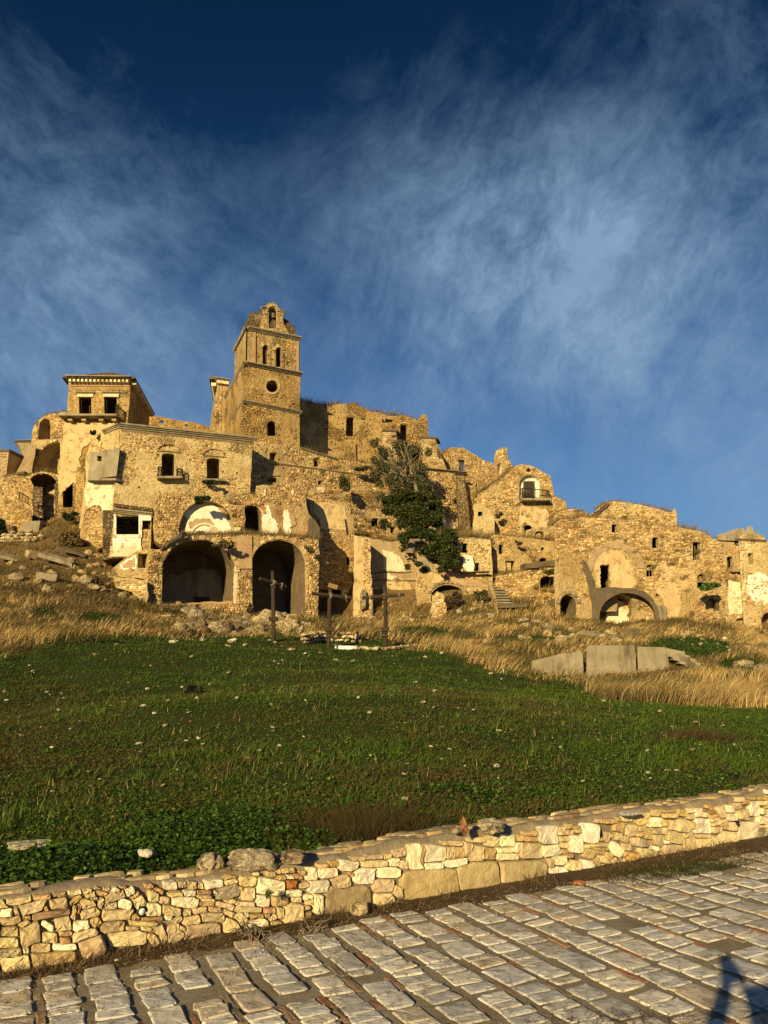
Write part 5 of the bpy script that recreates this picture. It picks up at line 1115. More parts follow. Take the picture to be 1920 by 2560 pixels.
facade(r,Pd(1078,53,1120,53.2),[(1080,1490),(1092,1478),(1108,1486),(1118,1510),(1116,1560),(1078,1560)],[],1.,'rubpale',.1,'stub_wall',stones=dict(sz=(.32,.2),keep=.8,pal='p'))
tufts(Pz,[(1180,1448),(1240,1470),(1262,1500)],20,.3,2)
# ---------------------------------------------------------------- 12 skyline gable, pinnacle
r=root('gable_ruin','broken stone gable with one tall window on the skyline right of the church','ruin',1170,1240,76)
P7=Pd(1090,73.5,1240,76)
facade(r,P7,[(1092,1150),(1106,1128),(1120,1121),(1139,1118),(1158,1119),(1180,1133),(1204,1148),(1222,1154),(1234,1159),(1238,1250),(1092,1250)],[(rect(1147,1150,1161,1180),None)],.8,'rub',.09,stones=dict(sz=(.34,.2),keep=.98,pal='o',proud=.09))
bar('broken_stone',P7.hit(1160,1154)-P7.n*.4,P7.hit(1155,1179)-P7.n*.4,.22,'rubdark',r,5,wob=.12)
r=root('pinnacle_ruin','jagged finger of masonry with a small niche on the skyline','ruin',1255,1230,70)
P8=Pd(1232,68,1290,68.6)
facade(r,P8,[(1235,1150),(1240,1128),(1250,1121),(1258,1118),(1268,1120),(1270,1143),(1276,1153),(1283,1168),(1296,1175),(1300,1300),(1232,1300)],[(arch(1243,1255,1157,1184,6,6),.6,'niche','cream')],1.2,'rub',.09,stones=dict(sz=(.32,.18),keep=.98,pal='p',proud=.09))
# ---------------------------------------------------------------- 13 balcony house
r=root('balcony_house','tall rubble house with a white arched balcony door under a rounded gable','building',1320,1400,63)
P9=Pd(1190,62.5,1425,63.5)
bw=arch(1298,1351,1186,1252,26,12)
ops=[(bw,.5,'balcony_niche','white'),(circ(1321,1175,6,5,8),None),(circ(1333,1280,6,6,7),1.5,'hole','rubdark'),(arch(1311,1331,1312,1340,4,5),2,'window'),(arch(1337,1360,1327,1343,6,5),2,'window')]
pk=scatterpx([(1210,1250),(1290,1190),(1290,1330),(1220,1330)],9,12)+[(1290,1265),(1365,1200),(1378,1280),(1297,1318)]
ol=[(1192,1262),(1194,1236),(1230,1212),(1262,1190),(1283,1168),(1305,1161),(1327,1164),(1350,1175),(1377,1190),(1384,1225),(1386,1240),(1402,1247),(1415,1255),(1418,1275),(1424,1440),(1196,1440)]
facade(r,P9,ol,ops+putlogs(None,pk,3.5),5,'rub',.07,stones=dict(sz=(.36,.2),keep=.9,pal='o',proud=.10),excl=[[(1300,1262),(1370,1268),(1380,1330),(1300,1335)]])
patch(r,P9,[(1303,1266),(1345,1270),(1368,1275),(1372,1300),(1365,1325),(1340,1322),(1312,1306),(1300,1318),(1296,1300)],'yellow',.05,.16)
P9b=Plane(P9.W(0,0,-.48),P9.W(0,0,-.48)+P9.e)
boxpx(r,P9b,1309,1206,1334,1250,.03,'darkwood','door',.03)
frame(r,P9b,1307,1203,1336,1250,'oldwood',-.12,.07,False,name='door_frame')
u=Plane(P9.W(0,0,0),P9.W(0,0,0)+P9.e)
boxpx(r,P9,1299,1251,1369,1256,.85,'conc','balcony_slab'); railing(r,P9,1300,1251,1366,1257,25,.8,16,'balcony_railing')
strip(r,P9,(1280,1340),(1365,1352),4,.35,'conc','ledge'); 
tufts(P9,[(1194,1236),(1230,1212),(1262,1190),(1283,1168)],50,.5,1.4);tufts(P9,[(1386,1240),(1418,1262)],20,.4,1)
# plastered stub on the left
facade(r,Pd(1180,60.6,1240,61),[(1184,1262),(1198,1258),(1222,1272),(1236,1300),(1236,1360),(1182,1360)],[(rect(1195,1279,1206,1290),1.5,'window','rubdark')],1.6,'rubpale',.08,'stub_wall',stones=dict(sz=(.32,.18),keep=.55,pal='p'))
# ---------------------------------------------------------------- 14 lower houses under the balcony house
r=root('lower_row_house','rubble house with small arched windows below the balcony house','building',1310,1440,59)
P10=Pd(1225,58.6,1465,59.6)
ops=[(arch(1247,1257,1361,1385,3,4),2,'window'),([(1263,1401),(1287,1402),(1286,1408),(1281,1428),(1265,1428)],2,'window'),(arch(1348,1368,1394,1412,7,5),2,'window'),(circ(1356,1372,4,5,6),1,'hole','rubdark')]
facade(r,P10,[(1226,1338),(1300,1342),(1370,1352),(1424,1350),(1470,1345),(1470,1450),(1226,1470)],ops,3.4,'rub',.06,stones=dict(sz=(.34,.2),keep=.8,pal='o',proud=.09))
frame(r,P10,1264,1403,1272,1428,'oldwood',.4,.04,False)
P11=Pd(1145,56.4,1232,57)
ops=[(rect(1155,1358,1169,1382,1),2,'window'),(rect(1186,1407,1200,1428,-1),2,'window'),(rect(1168,1398,1173,1402),.5,'hole','rubdark')]
facade(r,P11,[(1140,1345),(1180,1344),(1226,1350),(1230,1400),(1232,1470),(1140,1470)],ops,2.8,'rubpale',.05,'left_wall',stones=dict(sz=(.32,.2),keep=.75,pal='p',proud=.08))
pw=Plane(P11.W(0,0,.5),P11.W(0,0,.5)+P11.e)
facade(r,pw,[(1156,1386),(1180,1390),(1186,1412),(1184,1432),(1158,1432)],[(rect(1168,1398,1173,1402),.3,'hole','rubdark')],.6,'white',.04,'plastered_oven')
strip(r,pw,(1155,1430),(1222,1428),4,.3,'conc','ledge')
tufts(P11,[(1100,1330),(1140,1345),(1180,1344),(1226,1350)],70,.8,2.5);tufts(P10,[(1226,1338),(1300,1342),(1424,1350)],30,.5,1.5)
r=root('stair_terrace','rubble terrace with arched cellar and a tilted slab beside the outside stair','wall',1340,1530,55)
P12=Pd(1240,55,1500,55.6)
ops=[(arch(1350,1383,1440,1470,16,8),3,'cellar_arch','rubdark')]
facade(r,P12,[(1240,1440),(1280,1432),(1316,1426),(1400,1420),(1460,1392),(1500,1400),(1500,1560),(1240,1560)],ops,3.4,'rub',.07,stones=dict(sz=(.36,.18),keep=.98,pal='o',proud=.11))
roughbox('tilted_slab',P12.hit(1310,1424)+P12.n*.3,P12.hit(1400,1414)-P12.hit(1310,1424),Vector((0,2.2,.2)),Vector((0,0,.40)),'concd',r)
roughbox('broken_beam',P12.hit(1402,1422)+P12.n*.3,P12.hit(1456,1396)-P12.hit(1402,1422),Vector((0,.8,.1)),Vector((0,0,.26)),'concd',r)
tufts(P12,[(1240,1440),(1316,1426),(1400,1420),(1460,1392)],24,.4,1.5)
r=root('outside_stair','straight flight of worn concrete steps climbing between the ruins','stair',1255,1516,53.6)
A_=at(1245,1517,52.6);B_=at(1278,1515,52.9);C_=at(1228,1464,55.6);D_=at(1250,1462,55.9); n=8
for i in range(n):
    f0=i/n;f1=(i+1)/n; a=A_.lerp(C_,f0);b=B_.lerp(D_,f0);a2=A_.lerp(C_,f1);b2=B_.lerp(D_,f1)
    zz_=a2.z; V=[Vector((a.x,a.y,zz_)),Vector((b.x,b.y,zz_)),Vector((b2.x,b2.y+.05,zz_)),Vector((a2.x,a2.y+.05,zz_))]; V+=[Vector((v.x,v.y,A_.z-1)) for v in V]
    mesh('step',V,[(0,1,2,3),(0,4,5,1),(1,5,6,2),(3,7,4,0)],'concd',r); slab3('tread',Vector((a.x-.05,a.y-.10,zz_)),Vector((b.x+.05,b.y-.10,zz_)),Vector((a2.x-a.x,a2.y-a.y+.12,0)),Vector((0,0,.09)),'conc',r)
slab3('side_wall',A_+Vector((-.25,0,-.6)),C_+Vector((-.25,0,-.6)),Vector((.24,0,0)),Vector((0,0,1.)),'rub',r)
slab3('landing_edge',at(1246,1520,52.2),at(1318,1518,52.2),Vector((0,.5,0)),Vector((0,0,.22)),'concd',r)
# ---------------------------------------------------------------- 15 big house on the right
r=root('long_right_house','long tall rubble house with many small windows on the right side','building',1640,1560,52)
PN=Pd(1380,51,1860,53.2)
ol=[(1386,1310),(1400,1298),(1440,1294),(1470,1292),(1510,1294),(1553,1299),(1600,1303),(1631,1310),(1667,1320),(1697,1318),(1740,1326),(1770,1336),(1785,1352),(1793,1344),(1815,1350),(1836,1356),(1858,1370),(1868,1600),(1386,1600)]
win=[arch(1501,1524,1412,1471,4,5),rect(1530,1311,1542,1331),arch(1631,1645,1343,1370,3,4),arch(1733,1749,1355,1400,3,4),arch(1617,1634,1411,1441,3,4),arch(1744,1761,1435,1470,7,6),arch(1818,1832,1391,1428,3,4),arch(1639,1648,1484,1496,3,4),arch(1842,1857,1486,1536,4,5),circ(1828,1467,4,6,7)]
big=[arch(1400,1440,1488,1545,22,10),arch(1500,1592,1484,1575,44,14),arch(1764,1798,1495,1527,16,8),arch(1832,1880,1545,1585,22,9)]
win=[[(sum(a for a,b in w_)/len(w_)+(x-sum(a for a,b in w_)/len(w_))*1.12,y) for x,y in w_] for w_ in win]
ops=[(w_,3.6,'window') for w_ in win]+[(big[0],4,'vault','shadepl'),(big[1],1.8,'vault','rubpale'),(big[2],3,'vault','shadepl'),(big[3],1.5,'alcove','white')]
pk=scatterpx([(1440,1310),(1800,1360),(1800,1400),(1440,1400)],22,21,[o[0] for o in ops],20)+scatterpx([(1600,1450),(1740,1450),(1740,1540),(1620,1540)],6,22,[o[0] for o in ops],20)
facade(r,PN,ol,ops+putlogs(None,pk,3.6),6,'rub',.06,'front_wall',stones=dict(sz=(.36,.18),keep=.72,pal='o',proud=.09,nsc=.35),excl=[[(1486,1385),(1530,1370),(1575,1390),(1596,1470),(1590,1480),(1488,1475)],[(1630,1480),(1700,1460),(1700,1560),(1640,1580)],[(1820,1450),(1868,1450),(1868,1540),(1820,1540)],circ(1546,1530,60,60,14)])
patch(r,PN,[(1484,1408),(1498,1382),(1520,1374),(1550,1378),(1580,1410),(1592,1470),(1566,1476),(1525,1476),(1524,1412),(1501,1412),(1500,1470),(1488,1462)],'yellow',.05,.10)
patch(r,PN,[(1655,1400),(1690,1420),(1735,1430),(1740,1460),(1700,1480),(1698,1560),(1665,1560),(1656,1500),(1636,1470),(1650,1440)],'yellow',.04,.2)
patch(r,PN,[(1820,1452),(1860,1456),(1866,1534),(1822,1538)],'cream',.05,.08)
# dark concrete ribs
def rib(pts,wpx,prot=.35,m='concd',name='concrete_rib'):
    for (x0,y0),(x1,y1) in zip(pts[:-1],pts[1:]):
        d=Vector((x1-x0,y1-y0));k=Vector((-d.y,d.x)).normalized()*wpx/2; q=[(x0-k.x,y0-k.y),(x1-k.x,y1-k.y),(x1+k.x,y1+k.y),(x0+k.x,y0+k.y)]
        q=[PN.uz(*p) for p in q]; V=[PN.W(u,z,prot) for u,z in q]+[PN.W(u,z,-.05) for u,z in q]; mesh(name,V,[(0,1,2,3),(0,4,5,1),(1,5,6,2),(2,6,7,3),(3,7,4,0)],m,r)
def arcband(cx,x0,x1,yt,rise,th,a0,a1,prot,m,name,n=18,back=-.05):
    g_=random.Random(int(cx)); hw=(x1-x0)/2; out=[];inn=[]
    for i_ in range(n+1):
        a_=R(a0+(a1-a0)*i_/n); k_=th*g_.uniform(.88,1.12); inn.append((cx+hw*math.cos(a_),yt+rise-rise*math.sin(a_))); out.append((cx+(hw+k_)*math.cos(a_),yt+rise-(rise+k_)*math.sin(a_)))
    q_=[PN.uz(*p) for p in inn+out[::-1]]; V=[PN.W(u,z,prot+g_.uniform(-.03,.03)) for u,z in q_]+[PN.W(u,z,back) for u,z in q_]; N_=len(q_); F=[(i_,i_+1,N_-2-i_,N_-1-i_) for i_ in range(n)]+[(i_,(i_+1)%N_,N_+(i_+1)%N_,N_+i_) for i_ in range(N_)]
    return mesh(name,V,F,m,r)
PR_=Plane(PN.W(0,0,.75),PN.W(0,0,.75)+PN.e)
facade(r,PR_,[(1456,1398),(1468,1408),(1482,1440),(1489,1470),(1540,1468),(1580,1470),(1612,1478),(1632,1496),(1645,1520),(1650,1548),(1652,1600),(1480,1600),(1479,1505),(1468,1455),(1458,1420)],[(arch(1498,1638,1482,1600,62,14),None)],.75,'concd',.035,'concrete_rib')
arcband(1537,1482,1594,1372,58,17,178,8,.08,'tanpl','arch_scar')
boxpx(r,PN,1636,1516,1656,1570,.55,'conc','concrete_stub'); 
voussoirs(r,PN,1398,1442,1486,23,8,18,.14,pal='d');voussoirs(r,PN,1762,1800,1492,18,7,14,.16,pal='o');voussoirs(r,PN,1830,1882,1543,24,5,20,.08,pal='p')
# rubble inside the big right vault, small black arch, round oven bastion
PB=Plane(PN.W(0,0,-1.2),PN.W(0,0,-1.2)+PN.e)
facade(r,PB,[(1512,1540),(1520,1512),(1540,1502),(1565,1505),(1580,1530),(1592,1550),(1592,1590),(1512,1590)],[(arch(1583,1600,1546,1575,8,6),1.5,'opening','rubdark')],.4,'rubpale',.1,'fallen_wall',stones=dict(sz=(.34,.2),keep=.98,pal='p',proud=.1)) if 0 else patch(r,PB,[(1512,1545),(1520,1510),(1540,1502),(1562,1505),(1578,1525),(1565,1540),(1575,1560),(1512,1575)],'cream',.1,.1)
facade(r,Plane(PN.W(0,0,.7),PN.W(0,0,.7)+PN.e),[(1736,1545),(1738,1500),(1752,1482),(1775,1474),(1800,1478),(1818,1500),(1824,1560),(1822,1600),(1734,1600)],[(arch(1764,1798,1495,1527,16,8),1.5,'oven_arch','rubdark'),([(1758,1545),(1766,1546),(1766,1560),(1758,1560)],1,'hole','rubdark')],.9,'rub',.06,'bastion',stones=dict(sz=(.42,.14),keep=.99,pal='o',proud=.14))
frame(r,PN,1735,1362,1748,1400,'oldwood',.5,.04,True);frame(r,PN,1619,1415,1633,1441,'oldwood',.5,.04,True);frame(r,PN,1820,1396,1831,1428,'oldwood',.5,.04,False);frame(r,PN,1844,1492,1856,1534,'oldwood',.5,.04,False)
boxpx(r,PN,1822,1427,1846,1431,.4,'conc','window_sill')
# upper storey set back
PO=Pd(1470,54.5,1700,55.5)
facade(r,PO,[(1470,1296),(1478,1284),(1500,1268),(1512,1260),(1531,1254),(1560,1256),(1613,1265),(1650,1274),(1680,1280),(1684,1272),(1690,1274),(1692,1284),(1695,1325),(1470,1320)],[(arch(1554,1572,1289,1300,5,5),1.2,'window')],3.,'rubpale',.07,'upper_storey',stones=dict(sz=(.34,.17),keep=.85,pal='o',proud=.08))
tufts(PN,[(1400,1298),(1470,1292),(1553,1299),(1631,1310),(1667,1320)],40,.45,2.5);tufts(PN,[(1697,1318),(1740,1326),(1785,1350)],50,.6,2.);tufts(PO,[(1500,1268),(1531,1254),(1613,1265),(1680,1280)],30,.4,1.5)
patch(r,PO,[(1478,1286),(1510,1262),(1524,1262),(1500,1284),(1482,1296)],'rubdark',.12,.05)
# house between
r=root('low_shoulder_wall','low broken wall rising to a rounded shoulder left of the long right house','wall',1420,1400,56)
PS=Pd(1380,56.5,1480,57)
facade(r,PS,[(1384,1290),(1395,1280),(1415,1274),(1440,1272),(1462,1278),(1474,1290),(1476,1420),(1384,1420)],[],2.5,'rub',.08,stones=dict(sz=(.36,.18),keep=.95,pal='o',proud=.1))
tufts(PS,[(1384,1290),(1415,1274),(1462,1278)],30,.4,2)
# ---------------------------------------------------------------- 16 pale house at the right edge
r=root('pale_corner_house','pale plastered tower house with broken parapet at the right edge','building',1890,1590,52.5)
PQ=Pd(1835,52.4,1960,52.8)
facade(r,PQ,[(1846,1342),(1862,1335),(1882,1337),(1909,1342),(1925,1360),(1975,1372),(1985,1620),(1862,1620),(1852,1450)],[(rect(1871,1383,1883,1411,-1),1.5,'window'),(arch(1904,1945,1530,1572,20,8),1.5,'alcove','tanpl')],5,'rubpale',.03,stones=dict(sz=(.4,.24),keep=.35,pal='p'))
strip(r,PQ,(1838,1346),(1912,1350),5,.25,'conc')
facade(r,Plane(PQ.W(0,0,-.4),PQ.W(0,0,-.4)+PQ.e),[(1790,1338),(1812,1332),(1839,1322),(1858,1319),(1864,1330),(1869,1316),(1881,1316),(1884,1328),(1908,1338),(1913,1352),(1850,1352),(1796,1350)],[],1.2,'conc',.04,'parapet')
patch(r,PQ,[(1868,1440),(1900,1430),(1930,1450),(1930,1510),(1880,1500),(1866,1480)],'white',.03,.2)
flush_holes()
tufts(Pc,[(640,1345),(760,1345)],10,.3,.5); tufts(P12,[(1330,1470),(1480,1500)],8,.5,.3,.35)
def wallweeds(pl,poly,n,seed,h=.35):
    for x,y in scatterpx(poly,n,seed,(),9):
        for _ in range(random.randint(3,9)): u,z=pl.uz(x+random.gauss(0,4),y+random.gauss(0,2)); TUFTS.append((pl.W(u,z,.06),h*random.uniform(.3,1.1)))
wallweeds(Pc,[(760,1140),(950,1170),(960,1330),(880,1330),(800,1240)],30,5);wallweeds(Pn,[(760,1010),(1060,1050),(1060,1150),(830,1130)],8,6);wallweeds(PN,[(1400,1310),(1780,1345),(1800,1550),(1650,1550)],16,7);wallweeds(P12,[(1250,1445),(1480,1420),(1480,1540),(1260,1530)],12,8);wallweeds(Pa,[(380,1380),(400,1380),(400,1500),(375,1500)],4,9);wallweeds(P9,[(1200,1260),(1290,1200),(1380,1250),(1380,1400),(1210,1400)],16,10);wallweeds(Pv,[(390,1250),(600,1268),(600,1340),(590,1340),(570,1270),(420,1255)],8,11)
# ================================================================== CROSSES
def rough_beam(name,a,b,w_,parent,m='wood',k=9,seed=0):
    g=random.Random(seed); a=Vector(a);b=Vector(b);d=(b-a).normalized();x=d.orthogonal().normalized();y=d.cross(x);V=[];F=[]
    for i in range(k):
        f=i/(k-1);c=a.lerp(b,f)+(x*g.uniform(-1,1)+y*g.uniform(-1,1))*w_*.07; 
        for j in range(7): t_=2*math.pi*j/7; V.append(c+(x*math.cos(t_)+y*math.sin(t_))*w_*.5*g.uniform(.9,1.1)*(1.04-.10*f))
    for i in range(k-1):
        for j in range(7): q=(j+1)%7;F.append((i*7+j,i*7+q,(i+1)*7+q,(i+1)*7+j))
    F+=[tuple(range(7))[::-1],tuple(range((k-1)*7,k*7))]
    return mesh(name,V,F,m,parent)
def rope_coil(c,axis,r_,n,parent,name='rope',pitch=.045,tr=.018):
    axis=Vector(axis).normalized();x=axis.orthogonal().normalized();y=axis.cross(x);V=[];F=[];N=n*10
    for i in range(N+1):
        a=2*math.pi*i/10; p=Vector(c)+(x*math.cos(a)+y*math.sin(a))*r_+axis*(i/10*pitch-n*pitch/2)
        rad=(x*math.cos(a)+y*math.sin(a))
        for j in range(4): t_=j*math.pi/2; V.append(p+rad*math.cos(t_)*tr+axis*math.sin(t_)*tr)
    for i in range(N):
        for j in range(4): q=(j+1)%4;F.append((i*4+j,i*4+q,(i+1)*4+q,(i+1)*4+j))
    return mesh(name,V,F,'rope',parent)
def cross(label,top,bot,d,l,dl,r_,dr,brk,seed,board=None,ropes=()):
    B=at(*bot,d);T=at(*top,d); g0=ground(bot[0],bot[1],30,45); B=Vector((B.x,B.y,B.z-.5))
    o=thing('wooden_cross',label,'cross',at(*bot,d),'wooden crosses on the edge of the meadow')
    rough_beam('post',B,T,.20,o,seed=seed); L=at(*l,dl);Rr=at(*r_,dr); off=Vector((0,-.17,0)); rough_beam('crossbeam',L+off,Rr+off,.17,o,seed=seed+5)
    cx=(L+Rr)/2; p=Vector((T.x,T.y,0)); 
    pc=at((top[0]+bot[0])/2,brk,d); slab3('clamp',pc+Vector((-.2,-.18,-.12)),pc+Vector((.2,-.18,-.12)),Vector((0,.36,0)),Vector((0,0,.2)),'wood',o); slab3('clamp',pc+Vector((-.15,-.16,-.36)),pc+Vector((.15,-.16,-.36)),Vector((0,.32,0)),Vector((0,0,.07)),'iron',o)
    zc=at(top[0],(l[1]+r_[1])/2,d); rope_coil(zc,(0,0,1),.14,4,o); rope_coil(zc+Vector((0,-.1,0)),(Rr-L),.14,3,o)
    for f in ropes: rope_coil(L.lerp(Rr,f)+off,(Rr-L),.105,2,o); a=L.lerp(Rr,f)+off; bar('rope_end',a,a+Vector((.04,-.03,-.22)),.013,'rope',o,5)
    if board:
        x0,y0,x1,y1=board; a=at(x0,y0,d-.3);b=at(x1,y1,d-.3); slab3('name_board',a,b,Vector((0,.05,0)),Vector((.07,0,.20)),'boardwood',o)
    return o
cross('leftmost weathered wooden cross with a steeply tilted arm in front of the second dark vault',(682,1428),(685,1606),37.5,(651,1448),37.0,(717,1468),38.2,1546,1,ropes=(.55,.8))
cross('middle wooden cross with a small slanting board nailed on its top',(826,1472),(820,1617),37,(781,1484),36.7,(880,1496),37.4,1573,2,board=(819,1467,842,1474),ropes=(.85,))
cross('rightmost wooden cross of the three with its arm rising to the right',(962,1464),(964,1626),36.8,(907,1496),37.1,(1010,1487),36.5,1572,3,ropes=(.2,.9))
# pipe lying by the middle cross
g_=at(843,1625,34.6); o=thing('white_pipe','pale metal pipe lying in the grass by the middle cross','lamp',g_)
a=at(842,1620,35.5);b=at(893,1621,35.3); bar('tube',a,b,.12,'paint',o,10); bar('end_cap',a-Vector((.10,0,0)),a+Vector((.05,0,0)),.20,'steel',o,8)
# ================================================================== ROCKS, DEBRIS
def near(px,py): return ground(px,py)
rock('concrete_lump','broken pale concrete lump leaning behind the road wall on the left','rubble',onz(525,2160,.40),(.105,.08,.095),3,(.52,.45,.31),3,.42,freq=2.2)
rock('concrete_lump','narrow tilted shard leaning against the left concrete lump','rubble',onz(543,2178,.36),(.035,.03,.10),8,(.50,.43,.29),3,.25,rot=(.3,.5,.2))
rock('concrete_lump','wide crumbling concrete lump with dry roots behind the road wall','rubble',onz(632,2150,.42),(.18,.10,.085),5,(.50,.43,.30),3,.42,rot=(0,.1,.5),freq=2.4)
rock('concrete_lump','small shaded brown lump right of the wide concrete lump','rubble',onz(735,2142,.42),(.085,.08,.06),6,(.33,.26,.17),3,.4,freq=2.4)
rock('concrete_lump','low pale tufa lump behind the wall beside an upright brick','rubble',onz(1228,2064,.46),(.11,.085,.055),9,(.48,.42,.29),3,.42,freq=2.5)
o=rock('field_brick','orange brick standing upright behind the road wall','brick',onz(1160,2066,.50),(.030,.03,.075),4,(.48,.22,.10),1,.05,rot=(0,0,.3),flat=1.)
rock('loose_stone','small round stones beside the upright brick','stone',onz(1140,2077,.46),(.04,.03,.03),11,(.45,.36,.2),2)
rock('white_rock','bright white limestone lying on top of the right part of the road wall','stone',onz(1577,2033,.42),(.11,.06,.022),12,(.80,.77,.68),3,.25,rot=(0,0,.5))
rock('loose_stone','round cream stone lying on the verge before the long sandstone block','stone',onz(898,2272,.05),(.066,.055,.058),14,(.62,.50,.30),3,.16,rot=(0,0,.3))
rock('loose_brick','broken orange brick on the verge right of the third sandstone block','brick',onz(1447,2208,.02),(.05,.04,.028),15,(.46,.20,.09),2,.1,rot=(0,0,.4))
rock('loose_brick','reddish brick fragment on the verge near the tall cream block','brick',onz(633,2345,.02),(.035,.03,.022),16,(.40,.17,.09),2,.15)
rock('white_rock','large white rock half sunk in clover at the left edge of the meadow','stone',onz(72,2112,.45),(.13,.08,.035),17,(.72,.68,.54),3,.45,rot=(0,0,.2),freq=2)
rock('white_rock','small white rock in the clover above the left part of the wall','stone',onz(365,2133,.42),(.06,.05,.035),18,(.72,.68,.54),2,.3)
for px,py,s_,sd in ((293,2400,.018,1),(300,2396,.012,2),(155,2405,.02,3),(905,2283,.012,4),(1150,2260,.015,5),(1005,2300,.012,6),(1730,2135,.016,7)):
    rock('pebble','small pale pebble on the soil at the foot of the wall','pebble',onz(px,py,.01),(s_,s_*.9,s_*.7),sd,(.62,.55,.4),2,.1,group='pebbles at the foot of the wall')
# meadow stones: traced ones, then scattered ones
MSH=[rockmesh('field_stone',40+k,2,.28,.55,1.5,c) for k,c in enumerate([(.66,.60,.44),(.58,.50,.34),(.74,.70,.56),(.50,.40,.25),(.62,.56,.42),(.68,.62,.48)])]
def ordinals(grp,word,rest):
    L=sorted([o for o in bpy.data.objects if o.get('group')==grp],key=lambda o:project(o.location.x,o.location.y,o.location.z)[0])
    for i,o in enumerate(L): o['label']=('leftmost ' if i==0 else ('rightmost ' if i==len(L)-1 else ORD[i]+' '))+word+('' if i in(0,len(L)-1) else ' from the left')+' '+rest
MR=rockmesh('field_stone',60,2,.2,.5,1.4,(.44,.22,.11))
def fstone(p,s_,k,label='small pale limestone lying in the green meadow',grp='small stones scattered over the meadow',me=None):
    o=link('field_stone',me or MSH[k%6]); o.location=p+Vector((0,0,s_*.35+.012)); o.scale=(s_*random.uniform(.9,1.4),s_*random.uniform(.7,1.1),s_*random.uniform(.6,1.)); o.rotation_euler=(random.uniform(-.3,.3),random.uniform(-.3,.3),random.uniform(0,6.3)); tag(o,label,'stone',grp); return o
LS="""750,85,22;880,78,22;1005,80,24;985,100,16;1060,97,14;1165,75,12;1190,85,12;1258,118,17;1320,132,12;1385,130,12;1450,160,16;1525,165,14;1185,165,10;1220,162,10;505,92,10;410,135,10;130,187,20;140,210,14;555,258,12;265,305,11;275,325,12;685,275,16,r;725,337,14;850,325,16;815,390,16;825,427,12,r;540,340,9;25,300,18;30,335,16;125,355,10,r;305,462,14;1178,458,18;1495,518,14;1270,205,14,r;1450,270,12;805,513,12;380,652,18;430,678,12;765,640,10;930,680,12,r;758,755,13;320,913,14;1260,305,9;1050,300,12;905,265,10;100,490,10"""
RS="""183,148,14;250,132,14;385,150,14;462,220,18;508,240,9;548,347,12;388,377,12;320,368,10;940,283,10;998,305,9;497,470,20;548,468,12;910,425,14;1005,403,10;765,543,14;798,543,9;1037,522,9;1142,527,8;1140,556,16;803,598,8;973,688,8;265,597,8,r;350,625,8;713,400,8;1157,350,8;730,500,9;90,433,8;1290,535,7"""
ORD='leftmost second third fourth fifth sixth seventh eighth ninth tenth eleventh twelfth thirteenth fourteenth fifteenth'.split()
k=0
for txt,ox in ((LS,0),(RS,960)):
    for e_ in txt.split(';'):
        q=e_.split(','); px=ox+float(q[0])*.5787;py=1560+float(q[1])*.5787; p=near(px,py); s_=float(q[2])*.5787*.55*p.y/FPX
        if py<1640: fstone(p,s_*1.5,k,'pale block lying along the upper edge of the meadow','pale blocks along the upper edge of the meadow')
        elif len(q)>3: fstone(p,s_,k,'orange brown stone lying in the green meadow','orange brown stones in the meadow',MR)
        else: fstone(p,s_,k)
        k+=1
ordinals('pale blocks along the upper edge of the meadow','pale block','along the upper edge of the meadow'); ordinals('orange brown stones in the meadow','orange brown stone','lying in the green meadow')
ordinals('pebbles at the foot of the wall','pale pebble','on the soil at the foot of the road wall')
for _ in range(150):
    px,py=random.uniform(0,1900),random.uniform(1640,2020); p=near(px,py)
    if ts(p.x,p.y)[1]<.6: continue
    if float(dryness(np.array([p.x]),np.array([p.y]),np.array([p.z]))[0])>.4: continue
    fstone(p,(2.2+5.5*random.random()**2.5)*p.y/FPX,_)
rock('charred_stump','black charred stump lying in the middle left of the meadow','stump',near(482,1737)+Vector((0,0,.08)),(.22,.15,.16),70,(.012,.010,.008),3,.5)
# rubble courses by the crosses and the rocks under the vaults
def rubble_wall(name,label,pts,h,seed,wd=.5,sz=.13,pal='p',n=None):
    g=random.Random(seed); P=[near(*p) for p in pts]; o=thing(name,label,'wall',P[0]); k=0
    ms=[rockmesh('stone',seed+i,1,.25,.75,1.3,np.array(PAL[pal][i%5])*1.1) for i in range(5)]
    for a,b in zip(P[:-1],P[1:]):
        L=(b-a).length; m_=int(L/(sz*1.7)) or 1
        for i in range(m_):
            for lv in range(max(1,int(h/(sz*1.2)))):
                for w_ in range(2):
                    if g.random()<.12+.15*lv: continue
                    p=a.lerp(b,(i+g.uniform(-.3,.3))/m_)+Vector((g.uniform(-.05,.05),w_*wd*.6+g.uniform(-.1,.1)+lv*.05,sz*.5+lv*sz*1.15)); c=link('stone',ms[g.randrange(5)],o); c.location=p-o.location; s_=sz*g.uniform(.7,1.25); c.scale=(s_*1.1,s_*.9,s_*.75); c.rotation_euler=(g.uniform(-.3,.3),g.uniform(-.3,.3),g.uniform(0,6)); k+=1
    return o
rubble_wall('rubble_wall_stub','low heap of cut stones at the foot of the middle cross',[(762,1612),(800,1604),(870,1606),(910,1608)],.75,3,.6,.17)
rubble_wall('rubble_wall_stub','low stone edging beside the right cross',[(900,1626),(960,1628),(1005,1622),(1075,1616),(1110,1612)],.25,9,.5,.16)
rubble_wall('garden_wall_stub','pale low dry wall on the upper left slope',[(-40,1358),(20,1356),(70,1356),(112,1350)],1.0,12,.5,.20)
